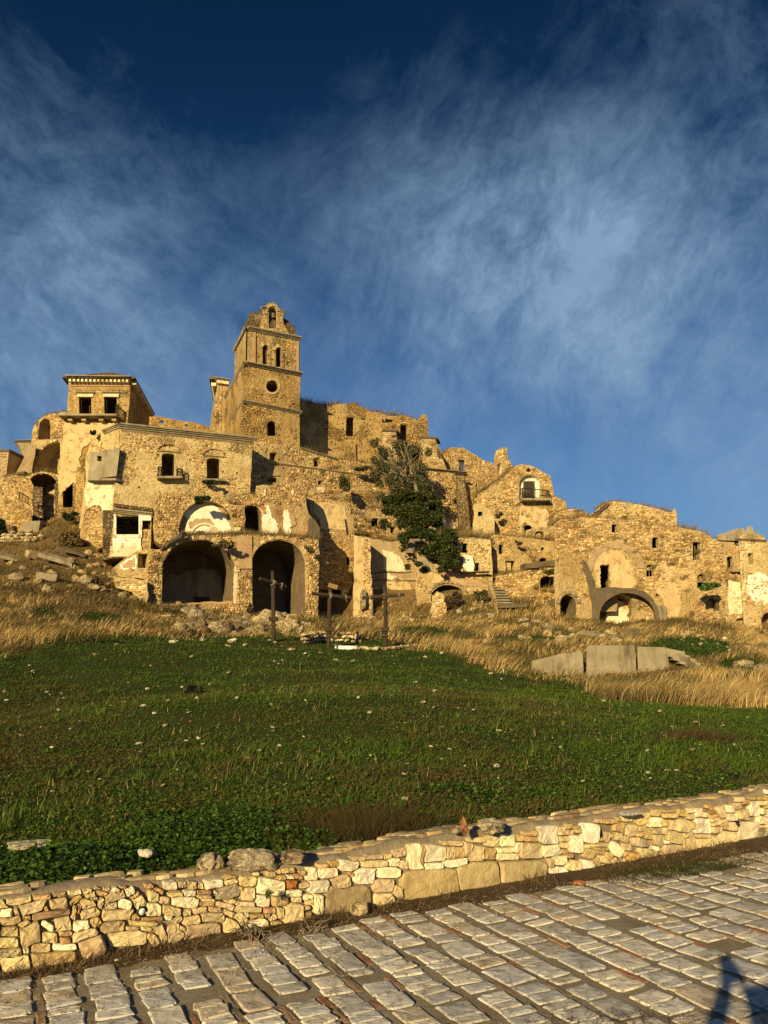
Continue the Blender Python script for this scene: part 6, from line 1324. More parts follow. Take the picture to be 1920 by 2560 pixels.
def heap(name,label,poly,n,s0,s1,seed,pal='d',lift=.15):
    g=random.Random(seed); xs=[p[0] for p in poly];ys=[p[1] for p in poly]; c_=near(sum(xs)/len(xs),sum(ys)/len(ys)); o=thing(name,label,'rubble',c_)
    ms=[rockmesh('stone',seed+i,2,.34,.75,1.5,np.array(PAL[pal][i%5])*g.uniform(.9,1.3)) for i in range(6)]; k=0
    while k<n:
        x,y=g.uniform(min(xs),max(xs)),g.uniform(min(ys),max(ys))
        if not inside(poly,np.array([x]),np.array([y]))[0]: continue
        k+=1; p=near(x,y); s_=s0+(s1-s0)*g.random()**2.2; q=link('stone',ms[k%6],o); q.location=p+Vector((0,0,s_*lift))-o.location; q.scale=(s_*g.uniform(.8,1.3),s_*g.uniform(.7,1.),s_*g.uniform(.6,1.)); q.rotation_euler=(g.uniform(-.5,.5),g.uniform(-.5,.5),g.uniform(0,6))
    return o
heap('rubble_heap','dark grey brown rubble and boulders piled under the first vault',[(415,1545),(470,1525),(560,1535),(625,1545),(620,1590),(520,1595),(440,1585)],75,.16,.62,200,'d')
heap('rubble_heap','rubble scattered over the bank below the broken arch',[(1080,1505),(1230,1510),(1240,1545),(1080,1550)],26,.10,.35,210,'p')
heap('rubble_heap','pale rubble spread above the retaining wall',[(1290,1565),(1540,1585),(1560,1612),(1300,1605)],40,.10,.38,220,'p')
heap('rubble_heap','fallen rubble around the tilted slabs of the left slope',[(0,1395),(120,1380),(230,1395),(270,1450),(250,1490),(60,1475),(0,1450)],38,.08,.34,230,'o')
heap('rubble_heap','rubble at the foot of the roofless middle house',[(800,1540),(1060,1535),(1060,1560),(800,1562)],28,.10,.30,240,'p')
heap('rubble_heap','rubble at the foot of the shed and garden wall',[(215,1380),(290,1400),(330,1470),(360,1520),(300,1500),(220,1430)],40,.10,.36,250,'o')
heap('rubble_heap','rubble strewn under the right end of the long house',[(1690,1580),(1915,1598),(1915,1640),(1700,1610)],30,.08,.28,260,'p')
for i,(px,py,s_,c) in enumerate(((672,1566,1.25,'p'),(722,1580,1.15,'p'),(640,1585,.75,'d'),(760,1572,.55,'p'))):
    rock('rock_outcrop',['big pale rounded outcrop behind the leftmost cross','wide cream outcrop right of the leftmost cross','dark cleft boulder just left of the leftmost cross','small pale boulder left of the middle cross'][i],'rock',near(px,py)+Vector((0,.3,s_*.1)),(s_*.9,s_*.7,s_*.75),80+i,tuple(np.array(PAL[c][i%4])*.9),4,.5,freq=2.3)
facade(root('brick_pillar','low square pillar of orange bricks on the dry slope under the first vault','pillar',415,1570,43),Pd(380,43.2,460,43.2),[(395,1538),(428,1536),(430,1590),(392,1590)],[],.9,'brick',.03)
# fallen slabs on the left slope
def fslab(label,p,L,wd,h,rot,m='conc'):
    o=thing('fallen_slab',label,'slab',p); x,y,z=L/2,wd/2,h/2
    V=[Vector(v) for v in ((-x,-y,-z),(x,-y,-z),(x,y,-z),(-x,y,-z),(-x,-y,z),(x,-y,z),(x,y,z),(-x,y,z))]; Mx=Matrix.Rotation(rot[2],3,'Z')@Matrix.Rotation(rot[1],3,'Y')@Matrix.Rotation(rot[0],3,'X')
    V=[Mx@v+Vector(p) for v in V]; roughbox('slab',V[0],V[1]-V[0],V[3]-V[0],V[4]-V[0],m,o,amp=.05,seed=L); return o
fslab('long fallen concrete slab tilted down to the right on the left slope',near(140,1418)+Vector((0,0,.5)),2.3,.55,.26,(.4,.30,.15))
fslab('second thinner fallen slab just above the long tilted one',near(155,1405)+Vector((.3,.6,.8)),2.0,.45,.16,(.4,.30,.2),'concd')
fslab('short grey block below the long tilted slab',near(118,1455)+Vector((0,0,.3)),1.2,.5,.4,(.2,.12,.1),'conc')
fslab('flat grey slab at the left edge of the slope',near(20,1405)+Vector((0,0,.3)),1.7,1.2,.2,(.3,.25,.3),'conc')
fslab('grey angular slab leaning on the dry slope left of the first vault',near(75,1400)+Vector((.2,0,.3)),.9,.6,.4,(.5,.1,.8),'tanpl')
for i,(px,py,s_) in enumerate(((215,1460,.55),(235,1475,.4),(120,1480,.35),(40,1452,.5),(180,1405,.3),(60,1425,.3),(255,1480,.35),(310,1475,.3),(70,1520,.25))):
    rock('slope_rock',['biggest tan rock in the brown brush left of the first vault','tan rock just right of the biggest one in the brown brush','pale rock below the short grey block','dark flanked rock at the far left of the slope','small rock right above the long tilted slab','small rock between the flat slab and the long slab','tan rock at the right end of the brown brush','pale rock close to the foot of the first vault','lowest rock on the left dry slope'][i],'rock',near(px,py)+Vector((0,0,s_*.3)),(s_,s_*.8,s_*.8),100+i,(.42,.34,.21),2,.4,group='rocks among the dry grass on the left slope')
for i,(px,py,s_) in enumerate(((1455,1598,.5),(1480,1600,.6),(1510,1602,.45),(1400,1612,.4),(1370,1575,.5),(1540,1605,.3),(1340,1560,.35),(1310,1555,.3),(1860,1668,.4),(1905,1675,.3),(1885,1590,.3),(1230,1545,.3))):
    rock('slope_rock',['pale rock left of the block below the big right vault','largest pale rock above the retaining wall','pale rock just left of the grey block','pale rock at the left end above the retaining wall','pale rock below the small dark vault','small rock touching the grey concrete block','small rock below the cellar arch','small rock left of the cellar arch','pale rock right of the retaining wall steps','round pale rock at the right edge of the dry slope','rock at the foot of the pale corner house','small rock at the foot of the outside stair'][i],'rock',near(px,py)+Vector((0,0,s_*.3)),(s_*1.3,s_*.8,s_*.7),120+i,(.50,.42,.28),2,.4,group='rocks on the dry slope on the right')
o=thing('concrete_block','grey concrete block standing in dry grass below the big right vault','block',near(1575,1590)); Pk2=Pd(1540,45,1610,45)
facade(o,Pk2,[(1552,1570),(1600,1571),(1596,1612),(1554,1614)],[],1.,'concd',.02,'block')
# cracked concrete retaining wall
o=thing('retaining_wall','cracked grey concrete retaining wall with steps at its right end among dry grass','wall',near(1500,1690)); Pr=Pd(1340,31.6,1760,32.6)
facade(o,Pr,[(1330,1652),(1400,1634),(1452,1626),(1457,1640),(1460,1760),(1320,1760)],[],.5,'conc',.03,'wall_panel')
facade(o,Pr,[(1466,1614),(1584,1613),(1588,1640),(1590,1760),(1464,1760)],[],.5,'conc',.01,'wall_panel',off=.06)
facade(o,Pr,[(1594,1616),(1668,1619),(1672,1650),(1690,1760),(1598,1760)],[],.5,'conc',.015,'wall_panel',off=-.03)
for i in range(5):
    y=1619+i*9;x=1668+i*16; a=Pr.hit(x-3,y);b=Pr.hit(x+44-i*3,y+9+i*.5); slab3('step',a-Vector((0,0,.35)),b-Vector((0,0,.35)),-Pr.n*.9,Vector((0,0,.33)),'conc',o)
# ================================================================== PLANTS
def blades(name,P,h,w_,lean,cols,seg=2,label=None,cat=None,seed=0,twist=1.,leanvar=.35):
    """P (n,3), h (n), w_ (n), lean (n,2) horizontal tip offset as share of height"""
    g=np.random.default_rng(seed); n=len(P); a=g.uniform(0,math.pi,n); side=np.stack([np.cos(a),np.sin(a),np.zeros(n)],1)*w_[:,None]/2
    L=np.concatenate([lean+g.normal(0,leanvar,(n,2)),np.zeros((n,1))],1)*h[:,None]; up=np.zeros((n,3));up[:,2]=h
    if seg==1:
        V=np.stack([P-side,P+side,P+up+L],1).reshape(-1,3); F=np.arange(n*3).reshape(-1,3); C=np.repeat(cols,3,0)
    else:
        m_=P+up*.62+L*.35; V=np.stack([P-side,P+side,m_+side*.75,m_-side*.75,P+up+L],1).reshape(-1,3); f=np.array([[0,1,2],[0,2,3],[3,2,4]]); F=(np.arange(n)[:,None,None]*5+f).reshape(-1,3); C=np.repeat(cols,5,0)
    C=C.copy()
    o=meshnp(name,V,F,'blade',col=C,kind='stuff')
    return tag(o,label,cat)
def pick(g,pal,n,v=.25):
    pal=np.array(pal); return np.clip(pal[g.integers(0,len(pal),n)]*g.uniform(1-v,1+v,(n,1)),0,.9)
def polar(g,n,dmin,dmax,p=1.,xl=-.82,xr=.82):
    """points in the wedge the photograph looks over, denser near"""
    d=dmin*(dmax/dmin)**g.uniform(0,1,n) if p==1 else (dmin**(1-p)+(dmax**(1-p)-dmin**(1-p))*g.uniform(0,1,n))**(1/(1-p))
    x=g.uniform(xl,xr,n)*d; return x,d
GR=[(.058,.110,.012),(.038,.078,.008),(.078,.130,.016),(.095,.115,.020),(.055,.075,.012),(.045,.095,.012)]
BRN=[(.095,.075,.024),(.115,.090,.032),(.070,.060,.018),(.075,.085,.018)]
g=np.random.default_rng(1)
# short grass of the meadow
n=430000; x,y=polar(g,n,4.2,42); z=H(x,y); t_,s_=ts(x,y); dr=dryness(x,y,z,20.); brown=vnoise(x,y,12,.28)*.65+vnoise(x,y,13,1.1)*.35
px_,py_=project(x,y,z)
ok=(s_>.38)&(dr<g.uniform(0,1,n)); x,y,z,s_,brown,px_,py_=[q[ok] for q in (x,y,z,s_,brown,px_,py_)]; n=len(x)
bz=brown+.20*np.exp(-((py_-1880)/130)**2)-.34*np.exp(-((px_-1700)/560)**2)*np.exp(-((py_-1840)/110)**2)-.10*np.clip((py_-2000)/100,0,1)-.16*np.exp(-((py_-1660)/40)**2)
isb=bz+g.uniform(-.14,.14,n)>.60
cols=pick(g,GR,n,.35); cols[isb]=pick(g,BRN,isb.sum(),.3)
h=g.uniform(.022,.060,n)*(1+y*.022)*(.35+1.3*vnoise(x,y,14,1.1)**1.5); w_=g.uniform(.006,.012,n)*(1+y*.085)
blades('meadow_grass',np.stack([x,y,z-.01],1),h,w_,np.tile([.35,.05],(n,1)),cols,1,'short green and brown grass covering the meadow','grass',2,leanvar=.5)
# pale stubble
n=3600; x,y=polar(g,n,6,38,.4); z=H(x,y); dr=dryness(x,y,z); kk=(vnoise(x,y,31,.5)>.47)&(dr<.3)&(ts(x,y)[1]>1.5); x,y,z=x[kk],y[kk],z[kk];n=len(x)
blades('dry_stubble',np.stack([x,y,z],1),g.uniform(.04,.14,n),.004+.0008*y,np.tile([.15,0],(n,1)),pick(g,[(.34,.27,.13),(.26,.20,.09),(.22,.19,.08)],n),1,'pale dry stubble stalks standing in the green meadow','grass',4,leanvar=.25)
# clover and broad leaves near the wall
def leaves(name,P,size,cols,seed,flat=.5,label=None,cat=None,parent=None,kind='stuff',facing=None):
    g=np.random.default_rng(seed); n=len(P); nrm=g.normal(0,1,(n,3)); nrm[:,2]=np.abs(nrm[:,2])*1.+flat*1.6
    if facing is not None: nrm+=facing
    nrm/=np.linalg.norm(nrm,axis=1)[:,None]; a=np.cross(nrm,g.normal(0,1,(n,3))); a/=np.linalg.norm(a,axis=1)[:,None]; b=np.cross(nrm,a); s_=size[:,None]
    V=np.stack([P-a*s_,P-b*s_*.62-a*s_*.2,P+a*s_*.55-b*s_*.55,P+a*s_,P+a*s_*.5+b*s_*.6,P+b*s_*.62-a*s_*.3],1); V[:,3]+=nrm*s_*-.25; V[:,0]+=nrm*s_*-.15
    V=V.reshape(-1,3); f=np.array([[0,1,2,3],[0,3,4,5]]); F=(np.arange(n)[:,None,None]*6+f).reshape(-1,4)
    o=meshnp(name,V,F,'leaf',parent,col=np.repeat(cols,6,0),kind=kind); return tag(o,label,cat) if label else o
n=190000; x,y=polar(g,n,4.3,17,.75); z=H(x,y); px_,py_=project(x,y,z); t_,s_=ts(x,y)
mask=.30*np.clip((py_-2080)/90,0,1)+.30*np.exp(-((px_-600)/330)**2-((py_-2090)/70)**2)+.34*np.exp(-((px_-1300)/420)**2-((py_-1985)/42)**2)+.16*np.exp(-((px_-300)/300)**2-((py_-2000)/60)**2)+.30*np.exp(-((px_-120)/330)**2-((py_-2190)/90)**2)+.10*np.exp(-((px_-1750)/260)**2-((py_-1900)/60)**2)
mask-=.45*np.exp(-((px_-920)/110)**2-((py_-2065)/42)**2)
nz=vnoise(x,y,41,1.5)*.6+vnoise(x,y,42,4.)*.4; ok=(s_>.40)&(nz+mask>.74+g.uniform(-.03,.03,n)); x,y,z,nz,mask=[q[ok] for q in (x,y,z,nz,mask)]; n=len(x)
hh=np.clip((nz+mask-.70)*.42,0.01,.17)*g.uniform(.35,1.,n)
leaves('clover',np.stack([x,y,z+hh],1),g.uniform(.008,.018,n)*(1+.03*y),pick(g,[(.036,.088,.010),(.026,.065,.008),(.055,.115,.015),(.075,.13,.022),(.020,.050,.008)],n,.35),5,.6,'dense dark green clover and low herbs behind the road wall','clover')
n=190000; x,y=polar(g,n,5,40,.95); z=H(x,y); px_,py_=project(x,y,z); dr=dryness(x,y,z,20.); nz=vnoise(x,y,43,.8)*.5+vnoise(x,y,44,3.)*.5; ok=(ts(x,y)[1]>.45)&(dr<.4)&(nz+g.uniform(-.1,.1,n)>.47); x,y,z,nz,px_,py_=[q[ok] for q in (x,y,z,nz,px_,py_)]; n=len(x)
bz=vnoise(x,y,12,.28)*.5+vnoise(x,y,15,2.2)*.5+.16*np.exp(-((py_-1880)/130)**2)-.30*np.exp(-((px_-1800)/420)**2)*np.exp(-((py_-1850)/120)**2)-.14*np.exp(-((py_-1660)/50)**2)
cols=pick(g,[(.050,.105,.012),(.07,.125,.016),(.036,.078,.009),(.095,.135,.022)],n,.35); b_=bz+g.uniform(-.08,.08,n)>.56; cols[b_]=pick(g,[(.095,.072,.022),(.070,.055,.018),(.12,.09,.034),(.08,.085,.02)],b_.sum(),.35)
leaves('creeping_herbs',np.stack([x,y,z+g.uniform(.0,.045,n)*(.5+nz)],1),g.uniform(.006,.014,n)*(1+.05*y),cols,51,.7,'low mat of creeping green and brown herbs over the meadow','herbs')
n=42000; x,y=polar(g,n,6,38,.8); z=H(x,y); dr=dryness(x,y,z); k1=vnoise(x,y,46,1.7); kk=(k1>.66)&(dr<.3)&(ts(x,y)[1]>.6); x,y,z,k1=[q[kk] for q in (x,y,z,k1)]; n=len(x)
blades('grass_tufts',np.stack([x,y,z],1),g.uniform(.05,.13,n)*(1+(k1-.66)*5),(.005+.0009*y)*g.uniform(.7,1.3,n),np.tile([.3,0],(n,1)),pick(g,[(.05,.11,.014),(.075,.125,.018),(.038,.08,.012),(.10,.12,.03)],n,.3),2,'taller tufts of green grass here and there in the meadow','grass',47,leanvar=.5)
# brownish dry patch behind the middle of the wall
n=5000; x,y=[],[]; c_=onz(925,2070,.42); x=g.normal(c_.x,.38,n);y=g.normal(c_.y+.15,.28,n); z=H(x,y); ok=ts(x,y)[1]>.42
blades('brown_weed_patch',np.stack([x,y,z],1)[ok],g.uniform(.05,.16,ok.sum()),np.full(ok.sum(),.007),np.zeros((ok.sum(),2)),pick(g,[(.06,.045,.018),(.045,.04,.014),(.085,.06,.025)],ok.sum()),1,'dark brown withered weeds behind the middle of the wall','weeds',6,leanvar=.6)
c_=near(1745,1850);n=700; x=g.normal(c_.x,.30,n);y=g.normal(c_.y,.14,n); blades('brown_weed_patch',np.stack([x,y,H(x,y)],1),g.uniform(.06,.2,n),np.full(n,.013),np.tile([.5,0],(n,1)),pick(g,[(.075,.055,.022),(.05,.045,.016),(.10,.07,.03)],n),1,'low brown tuft of withered weeds on the right of the meadow','weeds',7,leanvar=.5)
BX=[(365,1516),(600,1540),(795,1548),(930,1545),(1080,1535),(1240,1520),(1400,1545),(1500,1575),(1750,1567),(1960,1592)]
def openground(px,py,y):
    """no grass inside the roofless rooms and vaults"""
    b=np.interp(px,[q[0] for q in BX],[q[1] for q in BX]); return ~((px>365)&(py<b-4)&(py>np.where(px<1240,1345,1436))&(y>np.interp(px,[365,797,798,930,931,1040,1080,1240,1397,1400,1860],[46,50.6,54.4,54.4,55.5,56.5,55,55,55,50.8,53])-.15))
# tall dry grass of the slope, combed by the wind
DG=[(.50,.38,.16),(.42,.30,.12),(.60,.47,.23),(.30,.20,.08),(.22,.15,.06),(.46,.34,.14)]
n=500000; x,y=polar(g,n,20,66,.35,-.84,.84); z=H(x,y); px_,py_=project(x,y,z); dr=dryness(x,y,z,16.)
den=vnoise(x,y,51,.22)*.5+vnoise(x,y,52,.9)*.5
pit=((px_>1350)&(px_<1700)&(py_>1640)&(py_<1712))
ok=openground(px_,py_,y)&(dr>g.uniform(.15,.9,n))&(den+g.uniform(-.16,.16,n)>.44)&~(pit&(g.uniform(0,1,n)<.6)); x,y,z,px_,py_,den=[q[ok] for q in (x,y,z,px_,py_,den)]; n=len(x)
dk=(vnoise(x,y,53,.33)*.6+vnoise(x,y,54,1.2)*.4+.22*np.exp(-((px_-200)/180)**2-((py_-1440)/80)**2)+.14*np.exp(-((px_-100)/240)**2-((py_-1380)/70)**2))
cols=pick(g,DG,n,.3); isd=dk+g.uniform(-.07,.07,n)>.53; cols[isd]=pick(g,[(.14,.10,.04),(.19,.14,.06),(.10,.085,.03),(.07,.08,.025)],isd.sum()); cols*=(.62+.85*vnoise(x,y,58,1.1))[:,None]
h=g.uniform(.2,.70,n)*(.12+1.35*vnoise(x,y,55,.6)**1.3); h=np.where(py_<1500,h*.75,h)
near_front=np.clip(1.15-(np.abs(py_-np.interp(px_,EB[:,0],EB[:,1])))/130,.75,1.15); h*=near_front
lean=np.stack([.7+1.6*(vnoise(x,y,56,.6)-.5),-.1+1.2*(vnoise(x,y,57,.6)-.5)],1)
blades('dry_grass',np.stack([x,y,z-.02],1),h,g.uniform(.018,.034,n)*(y/38),lean,cols,2,'tall straw coloured grass combed to the right by the wind on the slope','grass',8,leanvar=.28)
n=280000; x,y=polar(g,n,20,64,.35,-.84,.84); z=H(x,y); px_,py_=project(x,y,z); dr=dryness(x,y,z,16.); ok=openground(px_,py_,y)&(dr>g.uniform(.3,.9,n)); x,y,z,px_,py_=[q[ok] for q in (x,y,z,px_,py_)]; n=len(x)
v_=vnoise(x,y,81,.9)*.6+vnoise(x,y,82,3.)*.4
cols=pick(g,[(.14,.10,.045),(.10,.075,.03),(.19,.14,.065),(.075,.075,.025),(.24,.18,.09)],n,.4)*(.5+v_)[:,None]
blades('dry_undergrowth',np.stack([x,y,z-.02],1),g.uniform(.06,.30,n)*(.3+1.2*v_),g.uniform(.025,.05,n)*(y/38),np.tile([.4,0],(n,1)),cols,1,'short brown and olive undergrowth covering the dry slope','undergrowth',16,leanvar=.8)
# green herbs in the pockets of the slope
n=60000; x,y=polar(g,n,24,60,.35); z=H(x,y); px_,py_=project(x,y,z); dr=dryness(x,y,z); e_=np.interp(px_,EB[:,0],EB[:,1]); ok=((py_<e_)&(dr<.55)|((np.abs(py_-e_-4)<12)&(vnoise(x,y,61,.6)>.5)))&(y>20); x,y,z=x[ok],y[ok],z[ok]; n=len(x)
leaves('green_herbs',np.stack([x,y,z+g.uniform(.03,.25,n)],1),g.uniform(.03,.06,n),pick(g,[(.035,.09,.015),(.05,.11,.02),(.025,.06,.01)],n),9,.5,'patches of fresh green herbs between the dry grass','herbs')
# weeds on the wall tops
T=np.array([tuple(p)+(h,) for p,h in TUFTS]); reps=12; P=np.repeat(T,reps,0); n=len(P); P[:,:3]+=g.normal(0,.12,(n,3))*np.array([1,1,.15])
blades('wall_top_weeds',P[:,:3],P[:,3]*g.uniform(.4,1.2,n),np.full(n,.028),np.tile([.3,0],(n,1)),pick(g,[(.26,.18,.08),(.16,.12,.05),(.34,.25,.11),(.12,.11,.04)],n),1,'dry weeds growing along the tops of the ruined walls','weeds',10,leanvar=.5)
# debris at the foot of the road wall
n=42000; t_=g.uniform(-3.5,12,n); s_=-np.abs(g.normal(.03,.10,n)*(1+.16*np.clip(t_,0,6)))-.01; s_=np.where(vnoise(t_,s_*0,71,1.2)>.42,s_,s_*.55); X,Y=ts2xy(t_,s_); P=np.stack([X,Y,np.full(n,.012)],1)
a=g.uniform(0,6.28,n); dirs=np.stack([np.cos(a),np.sin(a)],1)
blades('wall_foot_litter',P,g.uniform(.004,.028,n),g.uniform(.003,.006,n),dirs*g.uniform(1.5,6,(n,1)),pick(g,[(.10,.065,.035),(.19,.13,.07),(.055,.036,.02),(.34,.26,.15),(.14,.09,.05)],n),1,'dry leaves and broken stalks littering the foot of the road wall','litter',11,leanvar=.5)
n=5200; t_=g.uniform(-3.,12,n); s_=-np.abs(g.normal(.0,.07,n))-.035; k_=vnoise(t_,s_*0,75,2.)>.52; X,Y=ts2xy(t_[k_],s_[k_]); m_=k_.sum()
blades('wall_foot_weeds',np.stack([X,Y,np.full(m_,.01)],1),g.uniform(.02,.10,m_),g.uniform(.002,.0045,m_),np.zeros((m_,2)),pick(g,[(.20,.13,.07),(.10,.065,.04),(.28,.21,.12),(.07,.05,.03)],m_),2,'small brown withered weeds at the foot of the road wall','weeds',12,leanvar=.8)
n=16000; c_=onz(1660,2175,0);x=g.normal(c_.x,.55,n);y=g.normal(c_.y,.20,n); ss=ts(x,y)[1]; ok=(ss<-.05)&(ss>-.62); x,y=x[ok],y[ok];n=len(x)
blades('verge_moss',np.stack([x,y,np.full(n,.01)],1),g.uniform(.006,.02,n),np.full(n,.005),np.zeros((n,2)),pick(g,[(.035,.05,.010),(.055,.045,.015),(.025,.04,.008)],n),1,'low green moss on the soil verge near the right end of the wall','moss',13,leanvar=.8)
n=5000; t_=g.uniform(-3.5,12,n); s_=g.uniform(-.75,-.02,n); X,Y=ts2xy(t_,s_); q=np.array([(1,0,0),(-.5,.87,0),(-.5,-.87,0),(0,0,.8)]); sz_=g.uniform(.002,.007,n)*(1+.08*np.clip(t_,0,9)); ang=g.uniform(0,6.28,n); c_,s2=np.cos(ang),np.sin(ang)
V=np.stack([np.stack([X+(v[0]*c_-v[1]*s2)*sz_,Y+(v[0]*s2+v[1]*c_)*sz_,.010+v[2]*sz_],1) for v in q],1).reshape(-1,3); F=(np.arange(n)[:,None,None]*4+np.array([[0,1,3],[1,2,3],[2,0,3]])).reshape(-1,3)
tag(meshnp('verge_gravel',V,F,'wstone',col=np.repeat(pick(g,[(.55,.48,.35),(.40,.33,.22),(.62,.56,.42),(.30,.2,.12)],n),4,0),kind='stuff'),'fine pale gravel scattered between the wall and the paving','gravel')
# little twigs on the paving
n=500; x=g.normal(1.05,.25,n);y=g.normal(4.02,.07,n); blades('paving_litter',np.stack([x,y,np.full(n,.012)],1),g.uniform(.004,.02,n),np.full(n,.003),g.normal(0,3,(n,2)),pick(g,[(.10,.06,.03),(.06,.04,.02)],n),1,'dry brown tuft in a joint of the paving','litter',14)
# shrubs and trees
def crown(parent,clumps,n,size,pal,seed,name='crown',droop=.2):
    g=np.random.default_rng(seed); W_=np.array([c[3]*c[4]*c[5] for c in clumps])**.7; W_/=W_.sum(); idx=g.choice(len(clumps),n,p=W_); C=np.array(clumps)[idx]
    d=g.normal(0,1,(n,3)); d/=np.linalg.norm(d,axis=1)[:,None]; rr=g.uniform(0,1,n)**.42; 
    P=C[:,:3]+d*rr[:,None]*C[:,3:6]*g.uniform(.8,1.12,(n,1)); nz=vnoise(P[:,0]+P[:,2]*.7,P[:,1]+P[:,2],seed,1.6); ok=nz*.6+vnoise(P[:,0]*1.3,P[:,2]*1.3+P[:,1],seed+3,3.2)*.4>.44; P=P[ok]; n=len(P)
    return leaves(name,P,g.uniform(.6,1.2,n)*size,pick(g,pal,n,.35),seed,.15,parent=parent,kind=None)
def clumps_px(L): 
    out=[]
    for px,py,d,rx,rz in L:
        c=at(px,py,d); k=d/FPX; out.append((c.x,c.y,c.z,rx*k,rx*k*.8,rz*k))
    return out
tr=thing('fig_tree','dark green leafy tree growing out of the ruins in the middle, leaning right','tree',at(1030,1380,56.2))
L=[(985,1250,56.5,28,18),(1015,1240,56.6,30,20),(1050,1248,56.5,30,20),(1085,1262,56.4,24,20),(975,1275,56.3,22,16),(1005,1280,56,30,20),(1045,1285,55.9,32,22),(1080,1295,56,28,18),(1010,1305,56,22,14),(1055,1310,56,24,12),(965,1258,56.5,14,10),(1098,1278,56.3,14,12)]
g3=random.Random(77); L+=[(1025+g3.uniform(-1,1)*78,1275+g3.uniform(-1,1)*46,56+g3.uniform(-.8,.8),g3.uniform(7,15),g3.uniform(5,11)) for _ in range(16)]
crown(tr,clumps_px(L),23000,.085,[(.032,.046,.012),(.048,.066,.018),(.022,.032,.010),(.095,.11,.030),(.06,.06,.02)],21)
L2=[(1010,1345,55.6,16,16),(1040,1330,55.4,26,18),(1075,1340,55,28,20),(1105,1355,54.8,28,22),(1125,1380,54.6,24,22),(1080,1375,54.8,26,20),(1110,1405,54.5,24,16),(1135,1412,54.5,16,14),(1095,1425,54.5,14,10),(1120,1335,54.9,20,14),(1005,1370,55.6,12,10)]
L2+=[(1080+g3.uniform(-1,1)*72,1378+g3.uniform(-1,1)*46,55+g3.uniform(-.8,.8),g3.uniform(7,14),g3.uniform(5,10)) for _ in range(12)]
crown(tr,clumps_px(L2),19000,.085,[(.030,.048,.012),(.045,.068,.018),(.022,.034,.010),(.085,.10,.028)],22,'lower_crown')
def limb(parent,pts,r0,r1,m='oldwood',name='trunk'):
    V=[];F=[];k=len(pts)
    for i,p in enumerate(pts):
        p=Vector(p);rr=r0+(r1-r0)*i/(k-1); d=(Vector(pts[min(i+1,k-1)])-Vector(pts[max(i-1,0)])).normalized();x=d.orthogonal().normalized();y=d.cross(x)
        for j in range(7): a=j*2*math.pi/7; V.append(p+(x*math.cos(a)+y*math.sin(a))*rr)
    for i in range(k-1):
        for j in range(7): q=(j+1)%7;F.append((i*7+j,i*7+q,(i+1)*7+q,(i+1)*7+j))
    return mesh(name,V,F,m,parent,smooth=True)
limb(tr,[at(1026,1385,55.6),at(1030,1355,55.7),at(1026,1335,55.8),at(1036,1310,56),at(1045,1280,56.2)],.34,.16);limb(tr,[at(1034,1352,55.6),at(1046,1315,56),at(1060,1280,56.2)],.2,.08,name='branch');limb(tr,[at(1030,1350,55.6),at(1060,1350,55.2),at(1100,1375,54.8)],.14,.06,name='branch')
g2_=random.Random(31)
tr=thing('bare_tree','grey green half bare tree hanging on the terrace wall above the dark green tree','tree',at(1040,1270,57))
L=[(965,1135,60,24,26),(1000,1120,60.5,30,24),(1035,1135,60.3,28,30),(960,1170,59.5,26,22),(1000,1165,59.5,34,26),(1045,1175,59.6,28,24),(985,1200,59.2,34,20),(1030,1205,59,30,20),(1055,1215,58.8,22,16),(940,1185,59.4,20,18),(990,1225,59,24,12),(1060,1235,58.6,16,14)]
L+=[(1000+g2_.uniform(-1,1)*72,1175+g2_.uniform(-1,1)*75,59.5,g2_.uniform(8,16),g2_.uniform(8,14)) for _ in range(22)]
crown(tr,clumps_px(L),20000,.075,[(.11,.115,.055),(.085,.09,.045),(.14,.14,.075),(.06,.065,.03)],23)
limb(tr,[at(1040,1262,57.6),at(1042,1230,58),at(1036,1200,59),at(1020,1160,59.6),at(1000,1125,60)],.2,.05);
g2=random.Random(9)
for i in range(22):
    a=(1000+g2.uniform(-30,45),1190+g2.uniform(-20,20)); b=(a[0]+g2.uniform(-50,45),a[1]-g2.uniform(20,75)); limb(tr,[at(*a,59.2),at((a[0]+b[0])/2+g2.uniform(-6,6),(a[1]+b[1])/2,59.2),at(*b,59.4)],.05,.02,name='branch')
def shrub(label,px,py,d,rx,rz,n,pal,seed,size=.09,name='shrub',cat='shrub'):
    o=thing(name,label,cat,at(px,py+rz*.6,d)); g_=random.Random(seed)
    L=[(px+g_.uniform(-.6,.6)*rx,py+g_.uniform(-.6,.6)*rz,d+g_.uniform(-.15,.15)*d/50,rx*g_.uniform(.3,.55),rz*g_.uniform(.3,.6)) for _ in range(7)]
    crown(o,clumps_px(L),n,size,pal,seed,'foliage'); limb(o,[at(px,py+rz*.6,d+.004*d),at(px+g_.uniform(-4,4),py,d),at(px+g_.uniform(-6,6),py-rz*.5,d)],.0009*d,.0004*d,name='stem'); return o
DK=[(.03,.045,.014),(.045,.065,.02),(.02,.03,.01)]; OL=[(.09,.085,.035),(.07,.075,.03),(.12,.10,.045)]
